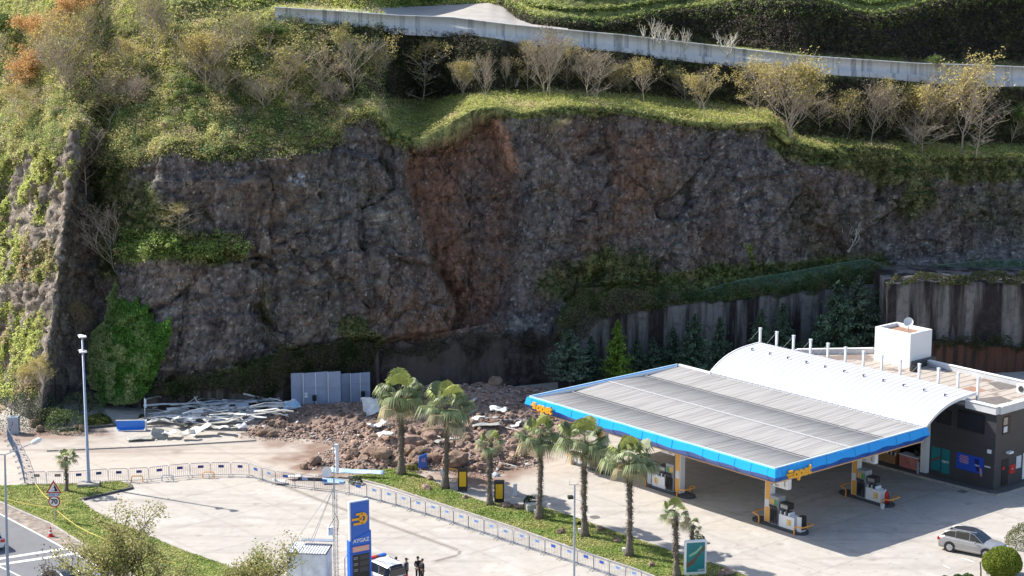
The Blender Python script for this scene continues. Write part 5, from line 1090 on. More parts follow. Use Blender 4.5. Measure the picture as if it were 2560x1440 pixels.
# small yellow hoops
for i, (x, y, m_) in enumerate(((343, 1205, 'orange'), (419, 1203, 'galv'), (521, 1195, 'orange'))):
    o = MB().tube([(-.45, 0, 0), (-.45, 0, .38), (-.35, 0, .5), (.35, 0, .5), (.45, 0, .38), (.45, 0, 0)], .045, 6).build('parking_hoop', M[m_]); o.location = G(x, y); o.rotation_euler = (0, 0, .05)
    tag(o, ['yellow parking hoop nearest the grass tip', 'grey parking hoop between the two yellow ones', 'rightmost yellow parking hoop before the upper barriers'][i], 'parking hoop')
o = MB().tube([(-.7, 0, 0), (-.7, 0, .6), (-.5, 0, .8), (.5, 0, .75), (.8, 0, .5), (.85, 0, 0)], .07, 7).build('guard_hoop', M['orange']); o.location = G(1127, 1195); o.rotation_euler = (0, 0, -.4); tag(o, 'yellow guard hoop between the second palm and the left yellow box', 'guard hoop')
# ================================================================== PALMS
M['palmtrunk'] = mat('palmtrunk', (.16, .13, .105), .95, var=.4, vs=9, bump=.05, bs=14); M['skirt'] = mat('skirt', (.2, .16, .11), .9, var=.3, vs=8)
def palm(px, py, cy, wpx, label, nfr=30, group='fan palms on the grass island', base_z=.1, r0=.27):
    cy -= wpx*.13; b = G(px, py, base_z); top = GY(px, cy, b.y); H = top.z-b.z; wd = (wpx/F_PX)*b.y/2*1.22
    t = empty('fan_palm', b, label=label, cat='palm tree', group=group); t.rotation_euler = (random.uniform(-.02, .03), random.uniform(-.035, .035), random.uniform(-.5, .5))
    n = 20; pts = []; rr_ = []; bend = random.uniform(-.15, .15)
    for i in range(n+1):
        s = i/n; pts.append((bend*math.sin(s*2.5), 0, H*s)); rr_.append(r0*(1.35-.75*min(1, s*5) if s < .2 else .62+.05*math.sin(i*2.1))*(1 if s < .8 else 1+.5*(s-.8)))
    MB().tube(pts, rr_, 10).build('trunk', M['palmtrunk'], t, smooth=True)
    # shag of old leaf bases on the trunk
    mb = MB()
    for k in range(int(H*75)):
        s = random.random()**.8*.85+.15; a = random.uniform(0, 6.28); z = H*s; r = r0*.66; p = Vector((bend*math.sin(s*2.5)+r*math.cos(a), r*math.sin(a), z)); o_ = Vector((math.cos(a), math.sin(a), 0)); sd = Vector((-math.sin(a), math.cos(a), 0))*.06; tip = p+o_*random.uniform(.08, .26)+Vector((0, 0, random.uniform(-.3, .16)))
        mb.quad([p+sd, p-sd, tip])
    mb.build('old_leaf_bases', M['palmtrunk'], t, fix=False)
    if H > 3.2 and wpx > 90:
        mb = MB()
        for k in range(70):
            a = random.uniform(0, 6.28); z = H-random.uniform(.1, 1.1); p = Vector((bend*.6+.2*math.cos(a), .2*math.sin(a), z)); sd = Vector((-math.sin(a), math.cos(a), 0))*.05; tip = p+Vector((math.cos(a), math.sin(a), 0))*random.uniform(.1, .35)+Vector((0, 0, -random.uniform(.4, 1.2))); mb.quad([p+sd, p-sd, tip])
        mb.build('dead_leaf_skirt', M['skirt'], t, fix=False)
    # crown of fan leaves
    V = []; Fc_ = []; C_ = []; c0 = Vector((bend*.6, 0, H))
    def tri(a, b_, c_, col): i = len(V); V.extend((tuple(a), tuple(b_), tuple(c_))); Fc_.append((i, i+1, i+2)); C_.extend((col,)*3)
    nfr = int(nfr*.8)
    for k in range(nfr):
        s = (k+random.random())/nfr; az = k*2.399+random.uniform(-.2, .2); el = math.radians(82-115*s**.85+random.uniform(-16, 16)); pl_ = wd*random.uniform(.36, .66); d = Vector((math.cos(az)*math.cos(el), math.sin(az)*math.cos(el), math.sin(el)))
        hub = c0+d*pl_+Vector((0, 0, -.12*pl_)); side = d.cross(Vector((0, 0, 1))); side = side.normalized() if side.length > .1 else Vector((1, 0, 0)); upv = side.cross(d).normalized()
        fr_ = wd*random.uniform(.42, .74)*(1.0 if s < .75 else .85); g = random.uniform(.75, 1.25); young = s < .2; colr = np.array([.24, .27, .08])*g if young else (np.array([.16, .19, .09])*g if s < .75 else np.array([.24, .21, .12])*g)
        tri(c0+side*.03, c0-side*.03, hub, np.array([.2, .24, .1]))
        ns = 22
        for j in range(ns):
            a = math.radians(-105+210*(j+.5)/ns); sp = math.radians(210/ns*.62); dr = (d*math.cos(a)+side*math.sin(a)); L_ = fr_*(1-.22*abs(a)/1.8)*random.uniform(.92, 1.06); nrm = upv*(-.1-.18*abs(math.sin(a)))
            e1 = hub+(d*math.cos(a-sp)+side*math.sin(a-sp))*L_*.55+nrm*L_*.4; e2 = hub+(d*math.cos(a+sp)+side*math.sin(a+sp))*L_*.55+nrm*L_*.4; droop = (.35+.75*s)*L_
            tip = hub+dr*L_*.86+nrm*L_*.4-Vector((0, 0, droop*.75)); col = colr*random.uniform(.8, 1.2)
            tri(hub, e1, e2, col); tri(e1, tip, e2, col*1.5)
            if random.random() < .5: tri(tip+side*.012, tip-side*.012, tip+dr*.05-Vector((0, 0, L_*random.uniform(.12, .3))), col*1.5)
    npmesh('crown', np.array(V), np.array(Fc_), M['palmleaf'], t, col=np.array(C_)); return t
M['palmleaf'] = mat('palmleaf', (.1, .13, .04), .5, attr=True, spec=.35, trans=.25)
palm(1003, 1186, 1005, 138, 'tallest fan palm, with shaggy trunk, at the left end of the grass island', 34, r0=.34)
palm(1113, 1221, 1030, 132, 'second tall fan palm, standing left of the yellow boxes', 34, r0=.3)
palm(1225, 1262, 1118, 80, 'slim fan palm with small narrow crown beside the right yellow box', 16, r0=.26)
palm(1347, 1297, 1098, 112, 'fan palm with medium crown behind the stone planter', 28, r0=.27)
palm(1462, 1341, 1120, 134, 'fan palm just right of the slim lamp post in the foreground', 32, r0=.28)
palm(1573, 1389, 1165, 138, 'fan palm with long dead leaf skirt at the right of the island', 32, r0=.28)
palm(1692, 1440, 1296, 84, 'short fan palm immediately left of the teal billboard', 18, r0=.26)
palm(1733, 1372, 1318, 46, 'dwarf fan palm behind the teal billboard', 14, r0=.2)
palm(166, 1228, 1150, 58, 'small young fan palm on the left verge behind the road signs', 20, r0=.16)
# dwarf yuccas and bushes on the island
def leafball(name, p, r, n, col, label, cat, size=.09, squash=.8, group=None, parent=None, seed=0, hollow=.72, spread=.25, full=False):
    q = rng.normal(size=(n, 3)); q /= np.linalg.norm(q, axis=1)[:, None]; q[:, 2] = np.abs(q[:, 2]) if (squash < .95 and not full) else q[:, 2]
    lump = 1+(fbm(q*1.8+seed, 3, seed)-.5)*spread*2; rad = lump*rng.uniform(hollow, 1.0, n)**.6; P_ = q*rad[:, None]*np.array([r, r, r*squash])
    V, Fq_, CC = leafquads(P_, q, np.full(n, size), np.array(col)[None]*rng.uniform(.6, 1.4, (n, 1))); o = npmesh(name, V, Fq_, M['leaf'], parent, col=CC); o.location = p
    return tag(o, label, cat, group)
def leafquads(P_, N_, S, C_, flat=.5):
    n = len(P_); rv = rng.normal(size=(n, 3)); nn = N_*flat+rv*.6; nn /= np.linalg.norm(nn, axis=1)[:, None]+1e-9
    t1 = np.cross(nn, rng.normal(size=(n, 3))); t1 /= np.linalg.norm(t1, axis=1)[:, None]+1e-9; t2 = np.cross(nn, t1); S = np.asarray(S)[:, None]
    a = P_+t1*S; b = P_+t2*S*.55; c = P_-t1*S; d = P_-t2*S*.55
    V = np.stack([a, b, c, d], 1).reshape(-1, 3); Fq_ = np.arange(4*n).reshape(n, 4); return V, Fq_, np.repeat(C_, 4, 0)
# ================================================================== SMALL GREENERY AND STONES ON THE ISLAND
def bush(px, py, wpx, col, label, n=900, squash=.85, size=.07, z=.1, name='bush', group=None):
    p = G(px, py, z); r = wpx/F_PX*p.y/2*1.04
    t = empty(name, p, 0, label, 'bush', group)
    o = leafball('foliage', (0, 0, 0), r, n, col, None, None, size, squash, parent=t, seed=int(px)); MB().tube([(0, 0, 0), (0, 0, r*.5)], .05, 6).build('stem', M['darkbark'], t)
    return t
bush(1029, 1176, 33, (.16, .18, .03), 'small clipped round yellow green bush beside the blue chevron sign', 900, 1.0, .05)
bush(889, 1206, 36, (.07, .1, .05), 'low dark green bush behind the barriers at the left tip of the island', 700, .8, .06)
bush(1325, 1262, 34, (.05, .075, .02), 'dark spiky bush left of the palm with the stone planter', 900, 1.5, .07)
bush(1450, 1312, 14, (.04, .03, .03), 'tiny dark brown plant on the grass beside the slim lamp post', 160, 1.4, .06)
bush(1748, 1352, 30, (.09, .13, .05), 'small spiky agave like bush behind the billboard', 300, 1.2, .09)
# spiky conifer look for the foreground hedge ball on the right
def hedge():
    p = G(2503, 1440, 0); t = empty('round_bush', p, 0, 'big clipped round bright green bush in front of the silver car', 'bush')
    leafball('foliage', (0, 0, 1.0), 1.38, 26000, (.2, .25, .035), None, None, .055, .76, parent=t, seed=4, hollow=.8, spread=.13, full=True); 
    c = MB(); c.tube([(0, 0, 0), (0, 0, .2), (0, 0, .95), (0, 0, 1.7)], [.5, .7, .95, .5], 16); c.build('inner_twigs', mat('twigs', (.05, .06, .015), .9), t)
hedge()
bush(2560, 1362, 96, (.17, .18, .08), 'loose grey green shrub at the right picture edge above the round bush', 5200, 1.15, .06)
bush(2480, 1450, 20, (.07, .11, .03), 'small dark plant at the foot of the big round bush', 200)
for i, (x, w_) in enumerate(((2362, 22), (2395, 30), (2420, 34))):
    bush(x, 1449, w_, (.1, .15, .05), ['small blue green shrub at the bottom edge, furthest left of three', 'middle one of three low shrubs at the bottom edge', 'low shrub at the bottom edge next to the thin tree trunk'][i], 500, .9)
sp_ = empty('sapling', G(2452, 1448), 0, 'thin bare leaning tree trunk before the big round bush', 'sapling'); MB().tube([(0, 0, 0), (-.02, 0, .6), (-.1, 0, 1.25)], [.06, .05, .04], 6).build('trunk', M['darkbark'], sp_)
ps = empty('small_sign', G(2470, 1442), 0, 'small white notice on a short post below the big round bush', 'sign'); MB().box((0, 0, .3), (.32, .03, .24)).build('plate', M['offwhite'], ps); MB().tube([(0, .03, 0), (0, .03, .3)], .02, 5).build('post', M['steel'], ps)
for i, (x, y, s, lb) in enumerate([(1075, 1199, .42, 'low brown stone by the foot of the blue chevron sign'), (1066, 1222, .5, 'grey stone on the grass left of the second palm'), (1163, 1245, .3, 'dark lump of earth on the grass below the left yellow box'), (1263, 1267, .42, 'dark stone at the kerb under the right yellow box'), (1297, 1270, .46, 'flat brown stone left of the stone planter'),
        (1401, 1333, .42, 'pale stone on the grass between two medium palms'), (1500, 1325, .35, 'pale flat stone at the kerb right of the slim lamp post'), (1545, 1355, .42, 'dark flat stone at the kerb near the palm with the skirt'), (1627, 1416, .36, 'grey stone on the grass left of the short palm'), (1812, 1438, .6, 'rock at the bottom edge right of the billboard'), (1290, 1268, .3, 'small stone touching the flat brown stone by the planter'), (208, 1074, .5, 'white stone at the dirt edge near the far left barriers'), (88, 1062, .7, 'pale boulder at the foot of the left bushes'), (100, 1075, .5, 'white flat stone before the pale boulder at left'), (190, 1070, .3, 'stone in the row edging the left bushes')]):
    p = G(x, y, .1); put_rock('stone', smm[i % 8], (p.x, p.y, .1+s*.2), s, lb, 'stone')
pl = MB().box((0, 0, .28), (.95, .6, .56), .3, 0, 1.12).build('planter', mat('planterstone', (.42, .4, .36), .85, var=.2, vs=5)); pl.location = G(1331, 1277, .1); tag(pl, 'empty grey stone planter trough at the kerb beside a palm', 'planter')
for i, (x, y) in enumerate(((1339, 1290), (1449, 1337), (1560, 1386), (1106, 1218), (1218, 1250))):
    o = MB().tube([(0, 0, 0), (0, 0, .25)], .03, 6).box((0, 0, .36), (.24, .2, .24)).build('spotlight', M['white']); o.location = G(x, y, .1)
    tag(o, 'small white garden spotlight at the foot of the %s palm' % ['medium planter side', 'lamp post side', 'dead leaf skirted', 'second tall', 'slim small crowned'][i], 'spotlight')
# yellow boxes, chevron sign
M['signyellow'] = mat('signyellow', (.72, .42, .015), .45)
for i, (x, y, yt) in enumerate(((1157, 1226, 1172), (1248, 1256, 1203))):
    b = G(x, y, .1); H = GY(x, yt, b.y).z-.1; t = empty('pump_box', b, 0.0, ['left one of two black cabinets with yellow front panel beside the palms', 'right one of two black cabinets with yellow front panel beside the palms'][i], 'cabinet', 'yellow fronted cabinets')
    MB().box((0, 0, H/2), (.76, .3, H)).build('casing', M['black'], t); MB().box((0, -.17, H*.55), (.54, .04, H*.68)).build('front_panel', M['signyellow'], t); MB().box((0, 0, H+.03), (.8, .34, .06)).build('lid', M['darkgrey'], t)
b = G(1057, 1170, .1); t = empty('direction_sign', b, .25, 'small blue sign with pale double chevron in front of the boulders', 'sign')
mb = MB(); mb.prism([(-.33, -.06), (.33, -.06), (.33, .06), (-.33, .06)], 0, [1.0, 1.22, 1.22, 1.0]); mb.build('board', M['bluepaint'], t)
mb = MB()
for k in range(2):
    for s_ in (1, -1): x0 = -.02+.17*k; mb.quad([(x0-.12, -.068, .68), (x0-.05, -.068, .68), (x0+.07, -.068, .68+s_*.17), (x0, -.068, .68+s_*.17)][::s_])
mb.build('chevrons', mat('chevron', (.72, .42, .3), .5), t, fix=False)
o = MB().box((0, 0, .45), (.3, .25, .9)).build('service_box', M['offwhite']); o.location = G(1288, 1238, .1); tag(o, 'short pale service post standing left of the dark spiky bush', 'service box')
o = MB().box((0, 0, .3), (.22, .2, .6)).build('service_box', M['offwhite']); o.location = G(1105, 1190, .1); tag(o, 'small white post box against the second palm trunk', 'service box')
# ================================================================== LAMPS, SIGNS
def pole(mb, pts, r): mb.tube(pts, r, 10); return mb
b = G(222, 1213, .1); t = empty('floodlight_mast', b, 0, 'tall slim grey floodlight mast on a concrete base on the left verge', 'floodlight mast')
MB().box((0, 0, .12), (1.7, 1.1, .24), .1).build('base', M['kerb'], t); MB().tube([(0, 0, .24), (0, 0, .4), (0, 0, 12.1)], [.24, .15, .075], 10).build('pole', M['galv'], t, smooth=True)
for k, z in enumerate((12.1, 10.9)):
    MB().box((.05, -.15, z), (.55, .4, .1), .4).box((-.15, .1, z+.05), (.4, .3, .08), -.4).tube([(-.2, 0, z-.1), (.25, 0, z-.1)], .03, 5).build('floodlight', M['white'], t)
yl = 126; b = Vector((GX(24, yl, 0), yl, 0)); tz = GY(12, 1137, yl); t = empty('street_lamp', (b.x, yl, 0), 0, 'double armed grey street lamp by the road at the left picture edge', 'street lamp')
MB().tube([(0, 0, 0), (0, 0, 3), (tz.x-b.x, 0, tz.z)], [.13, .11, .06], 8).build('pole', M['galv'], t); h = Vector((tz.x-b.x, 0, tz.z)); a = GY(80, 1108, yl)-b; a2 = GY(-60, 1132, yl)-b
for q in (a, a2):
    MB().tube([tuple(h), tuple(h*.5+q*.5+Vector((0, 0, -.02))), tuple(q)], .035, 6).build('arm', M['galv'], t); dd = (q-h).normalized()
    mb = MB(); mb.tube([tuple(q-dd*.05), tuple(q+dd*.12), tuple(q+dd*.5+Vector((0, 0, .03))), tuple(q+dd*.7)], [.07, .17, .17, .06], 8); mb.build('lamp_head', M['white'], t, smooth=True)
ym = 128.; b = Vector((GX(1435, ym, 0), ym, 0)); tz = GY(1440, 1212, ym).z; t = empty('camera_post', b, 0, 'slim grey post with black camera box and small aerials in front of the barriers', 'lamp post')
MB().tube([(0, 0, 0), (0, 0, tz)], [.085, .055], 8).build('pole', M['galv'], t)
MB().box((0, 0, 0), (.34, .34, .2), .2).xf(Matrix.Translation((-.28, 0, GY(1430, 1243, ym).z))).build('camera_box', M['black'], t)
MB().tube([(-.35, 0, tz), (.35, 0, tz)], .02, 5).tube([(-.35, 0, tz-.05), (-.35, 0, tz+.25)], .012, 4).tube([(.1, 0, tz), (.35, .1, tz+.25)], .012, 4).tube([(0, 0, tz-1.0), (.4, 0, tz-1.1)], .015, 4).build('aerials', M['steel'], t)
b = G(363, 1053); tz = GY(361, 995, b.y).z; t = empty('sign_post', b, 0, 'thin white post with narrow sign at the foot of the cliff, left', 'sign post'); MB().tube([(0, 0, 0), (0, 0, tz)], .035, 6).build('post', M['white'], t); MB().box((.1, 0, tz-.5), (.12, .03, .8)).build('plate', M['platewhite'], t)
# traffic signs
b = G(138, 1301, .1); yb = b.y; t = empty('traffic_sign', b, 0, 'falling rocks triangle over a round 70 speed limit sign', 'traffic sign')
zz = lambda y: GY(138, y, yb).z-.1
MB().tube([(0, .05, 0), (0, .05, zz(1200))], .035, 6).build('post', M['galv'], t)
def ngon(n, r, y, off=0., zc=0., th=.02):
    mb = MB(); a_ = [(r*math.sin(off+2*math.pi*k/n), r*math.cos(off+2*math.pi*k/n)) for k in range(n)]; f = [(x, y, zc+z) for x, z in a_]; bk = [(x, y+th, zc+z) for x, z in a_]
    mb.quad(f); mb.quad(bk[::-1])
    for k in range(n): j = (k+1) % n; mb.quad([f[k], f[j], bk[j], bk[k]])
    return mb
tc_, cc_ = zz(1222), zz(1254)
s = ngon(3, .68, -.01, 0, tc_).build('warning_triangle', M['red'], t); ngon(3, .48, -.02, 0, tc_, .008).build('triangle_face', M['white'], s)
mb = MB(); mb.quad([(.07, -.024, tc_+.32), (.33, -.024, tc_-.19), (-.0, -.024, tc_-.19), (.08, -.024, tc_-.02), (.0, -.024, tc_+.1)]); mb.build('cliff_symbol', M['black'], s, fix=False)
mb = MB()
for x_, z_ in ((-.05, .12), (-.1, 0), (-.08, -.09), (-.17, -.15), (-.05, -.16)): mb.box((x_, -.024, tc_+z_), (.04, .004, .04))
mb.build('stones_symbol', M['black'], s)
s = MB().box((0, -.01, zz(1237)), (.8, .02, .24)).build('distance_plate', M['platewhite'], t); text('1000 m', .2, Vector((0, -.025, zz(1237))), Matrix(((1, 0, 0, 0), (0, 0, -1, 0), (0, 1, 0, 0), (0, 0, 0, 1))), M['black'], s, 'lettering')
FR0 = Matrix(((1, 0, 0, 0), (0, 0, -1, 0), (0, 1, 0, 0), (0, 0, 0, 1)))
mb = MB()
for x_ in (-.35, .35): mb.box((x_, -.024, zz(1237)), (.03, .004, .16)).box((x_, -.024, zz(1237)+.06), (.08, .004, .04))
mb.build('arrows', M['black'], s)
s = ngon(24, .45, -.01, 0, cc_).build('speed_limit_disc', M['red'], t); ngon(24, .36, -.02, 0, cc_, .008).build('disc_face', M['white'], s); text('70', .5, Vector((0, -.03, cc_)), FR0, M['black'], s, 'lettering', .004, .02)
cn_ = empty('traffic_cone', G(127, 1341, 0), 0, 'red and white traffic cone on the road edge below the signs', 'traffic cone')
MB().tube([(0, 0, .03), (0, 0, .75)], [.17, .03], 12).build('cone', M['red'], cn_); MB().box((0, 0, .02), (.42, .42, .04)).build('base', M['red'], cn_); MB().tube([(0, 0, .25), (0, 0, .37)], [.138, .112], 12).tube([(0, 0, .5), (0, 0, .58)], [.09, .072], 12).build('reflective_band', M['white'], cn_)
M['tape'] = mat('tape', (.72, .6, .16), .5)
def tape(pts, label):
    mb = MB(); P_ = []
    for i in range(len(pts)-1):
        for k in range(6): s_ = k/6; P_.append(pts[i]*(1-s_)+pts[i+1]*s_-Vector((0, 0, .25*math.sin(math.pi*s_))))
    P_.append(pts[-1])
    for i in range(len(P_)-1): mb.quad([P_[i]+Vector((0, 0, .04)), P_[i+1]+Vector((0, 0, .04)), P_[i+1]-Vector((0, 0, .04)), P_[i]-Vector((0, 0, .04))])
    o = mb.build('barrier_tape', M['tape'], fix=False); o.modifiers.new('s', 'SOLIDIFY').thickness = .006; tag(o, label, 'barrier tape')
sgp = G(138, 1301, .1)
tape([G(-60, 1222, 1.0), sgp+Vector((0, -.02, 1.0))], 'yellow tape running from the left edge to the traffic sign post')
tape([sgp+Vector((0, -.02, .95)), G(245, 1340, .8), G(440, 1408, .7)], 'yellow tape running from the traffic sign past the trees')
tape([G(88, 1208, .9), sgp+Vector((0, .06, 1.4))], 'short yellow tape from the upper barriers down to the traffic sign')
# ================================================================== TOTEM, BILLBOARD
yt_ = 127.6; cx = GX(898, yt_, 3); t = empty('price_totem', (cx, yt_, 0), R(31), 'tall blue fuel price totem with orange emblem and dark price board', 'price sign')
ztp = GY(890, 1259, yt_).z; zsh = GY(890, 1338, yt_).z
wT = 1.62
mb = MB(); mb.prism([(-wT/2, -.2), (wT/2, -.2), (wT/2, .2), (-wT/2, .2)], 0, [zsh-.28, zsh+.28, zsh+.28, zsh-.28]); mb.build('body', mat('totemblue', (.012, .13, .6), .4), t)
mb = MB(); mb.box((0, .0, (zsh+ztp)/2-.1), (wT*.92, .3, ztp-zsh+.7)); tpn = mb.build('upper_panel', M['offwhite'], t, bevel=.05)
MB().box((.02, -.155, (zsh+ztp)/2-.08), (wT*.84, .02, ztp-zsh+.5)).build('blue_face', M['bluepaint'], tpn)
ze = (zsh+ztp)/2+.12
mb = MB(); n = 20
for k in range(n):
    a0, a1 = 2*math.pi*k/n, 2*math.pi*(k+1)/n; f = lambda a, r, y: (.22+r*.78*math.cos(a), y, ze+r*math.sin(a))
    mb.quad([f(a0, .4, -.26), f(a1, .4, -.26), f(a1, .17, -.26), f(a0, .17, -.26)]); mb.quad([f(a0, .4, -.17), f(a1, .4, -.17), f(a1, .4, -.26), f(a0, .4, -.26)]); mb.quad([f(a0, .17, -.26), f(a1, .17, -.26), f(a1, .17, -.17), f(a0, .17, -.17)])
for k, (a, z) in enumerate(((-.3, .33), (-.62, .0), (-.5, -.33))): mb.box(((a+.2)/2, -.215, ze+z), (.2-a, .09, .15))
mb.build('emblem', M['logo'], t)
mb = MB(); [mb.box((0, -.206, z), (wT, .012, .03)) for z in (zsh-.62, zsh-1.15, zsh-3.3)]; mb.build('grooves', M['navy'], t)
text('AYGAZ', .36, Vector((.05, -.215, zsh-.3)), FR0, M['offwhite'], t, 'lettering', .01, .012)
s = MB().box((.03, -.21, zsh-.88), (1.22, .02, .36)).build('orange_strip', mat('peach', (.75, .36, .24), .5), t); text('ultramarket', .21, Vector((.03, -.225, zsh-.88)), FR0, M['offwhite'], s, 'lettering', .003)
s = MB().box((.03, -.21, zsh-2.2), (1.25, .02, 1.9)).build('price_board', M['black'], t)
mb = MB(); [mb.box((.27, -.225, zsh-1.5-.42*k), (.66, .01, .32)) for k in range(3)]; mb.build('price_panels', M['darkgrey'], s)
mb = MB(); [mb.box((-.38, -.225, zsh-1.45-.42*k-.1*j), (.32, .01, .035)) for k in range(3) for j in range(2)]; mb.build('product_lines', M['steel'], s)
s = MB().box((.03, -.21, zsh-3.6), (1.25, .02, .42)).build('dark_strip', M['darkgrey'], t); ngon(16, .14, -.23, 0, zsh-3.6, .01).build('round_badge', M['galv'], s)
b = G(1737, 1440, 0.1); t = empty('billboard', b, R(12), 'white framed lit box with teal coast picture beside the short palm', 'billboard')
H = GY(1737, 1356, b.y).z; w_ = 60/F_PX*b.y*1.03
fr_ = MB().box((0, 0, H*.5+.1), (w_, .22, H*1.0)).build('frame', M['white'], t, bevel=.12); fc = MB().box((0, -.125, H*.53+.06), (w_*.8, .02, H*.83)).build('poster', M['teal'], t)
mb = MB(); zc = H*.53+.06; mb.quad([(-w_*.4, -.14, zc-.75), (-.15, -.14, zc-.45), (.2, -.14, zc+.1), (w_*.4, -.14, zc+.55), (w_*.4, -.14, zc+.85), (.1, -.14, zc+.15), (-.3, -.14, zc-.2), (-w_*.4, -.14, zc-.4)]); mb.build('coast_picture', M['brownband'], fc, fix=False)
mb = MB(); mb.quad([(-w_*.3, -.142, zc+.2), (.0, -.142, zc+.45), (.4, -.142, zc+.85), (.42, -.142, zc+.65), (0, -.142, zc+.25), (-w_*.3, -.142, zc+.05)]); mb.build('picture_lettering_band', mat('palegreen', (.25, .45, .3), .5), fc, fix=False)
text('opet', .26, Vector((.38, -.145, zc-H*.36)), FR0, M['white'], fc, 'lettering')
MB().tube([(-.3, 0, -.1), (-.3, 0, .1)], .06, 6).build('leg', M['steel'], t); MB().tube([(.3, 0, -.1), (.3, 0, .1)], .06, 6).build('leg', M['steel'], t)
# ================================================================== AERIAL MAST AND CABIN
ya = 130.5; bx = GX(840, ya, 0); t = empty('aerial_mast', (bx, ya, 0), .4, 'thin lattice aerial mast with white antenna panel and dish beside the cabin', 'aerial mast')
zt = GY(826, 1120, ya).z; lean = (GX(829, ya, zt)-bx)*0
mb = MB(); s_ = .17; co = [(s_*math.cos(a), s_*math.sin(a)) for a in (0, 2.1, 4.2)]
zl = zt*.66
for c in co: mb.tube([(c[0], c[1], 0), (c[0], c[1], zl)], .02, 4)
for k in range(int(zl/.3)):
    for i in range(3): a_, b_ = co[i], co[(i+1) % 3]; mb.tube([(a_[0], a_[1], .3*k), (b_[0], b_[1], .3*k+.3)], .009, 3, cap=False); mb.tube([(a_[0], a_[1], .3*k), (b_[0], b_[1], .3*k)], .009, 3, cap=False)
mb.build('lattice', M['steel'], t)
MB().tube([(0, 0, zl-.4), (0, 0, zt+.6)], [.05, .03], 6).build('pole', M['steel'], t)
mb = MB()
for k in range(int(zl/.42)): mb.tube([(.1, 0, .42*k+.3), (.32, 0, .42*k+.3)], .012, 4)
mb.build('climbing_pegs', M['steel'], t)
MB().box((.22, -.05, zt-.75), (.2, .14, 1.9)).tube([(.2, 0, zt+.05), (.2, 0, zt+.25)], [.18, .14], 8).build('antenna_panel', M['offwhite'], t)
dish('dish', Vector((-.5, -.1, zt-1.55)), Vector((-.5, -.8, .1)), .36, t, M['white']); MB().tube([(0, 0, zt-1.5), (-.5, -.08, zt-1.52)], .04, 5).build('dish_arm', M['white'], t)
MB().box((-.35, -.05, GY(818, 1325, ya).z), (.38, .25, .55)).build('equipment_box', M['offwhite'], t)
mb = MB(); lb = Matrix.Rotation(-.4, 4, 'Z')
for q in ((725, 1372, 2.6), (765, 1380, 2.6), (779, 1362, 2.6)):
    e = GY(q[0], q[1], ya-.3); mb.tube([(0, 0, GY(832, 1215, ya).z), tuple(lb @ Vector((e.x-bx, e.y-ya, e.z)))], .016, 4)
mb.build('guy_wires', M['steel'], t)
mb = MB(); mb.tube([(0, 0, 4.5), (-.5, -.2, 3.9), (-.3, -.1, 3.4), (0, 0, 3.0)], .02, 5).tube([(0, 0, 4.8), (.25, -.1, 4.2), (.15, 0, 3.2)], .02, 5); mb.build('cables', M['black'], t)
yc = 129.3; cz = GY(745, 1385, yc).z; x0, x1 = GX(722, yc, 2), GX(820, yc, 2)
t = empty('cabin', ((x0+x1)/2, yc+1.0, 0), -.12, 'small white weathered equipment cabin with ragged roof under the mast', 'cabin'); wC = x1-x0
MB().box((0, 0, cz/2), (wC, 2.0, cz)).build('wall', mat('cabinwhite', (.74, .75, .76), .6, var=.25, vs=1.6), t)
mb = MB()
for k in range(14): mb.box((-wC/2+wC*(k+.5)/14, 0, cz+.05), (wC/14*.7, 2.1, .05))
mb.build('roof_slats', M['offwhite'], t); MB().box((0, 0, cz+.015), (wC+.1, 2.1, .03)).build('roof', M['darkgrey'], t)
MB().box((.35, .95, cz+.35), (wC*.85, .5, .05), .03).build('solar_sheet', M['galv'], t)
mb = MB(); [mb.box((sx*wC/2, -1.0, cz/2), (.1, .06, cz+.02)) for sx in (-1, -.25, 1)]; mb.build('corner_post', M['offwhite'], t)
t = empty('bent_post', (GX(863, 129, 0), 129, 0), 0, 'grey fence post with bent top between mast and totem', 'fence post'); zq = GY(860, 1395, 129).z; MB().tube([(0, 0, 0), (0, 0, zq), (.35, 0, zq+.5)], .035, 6).build('post', M['galv'], t)
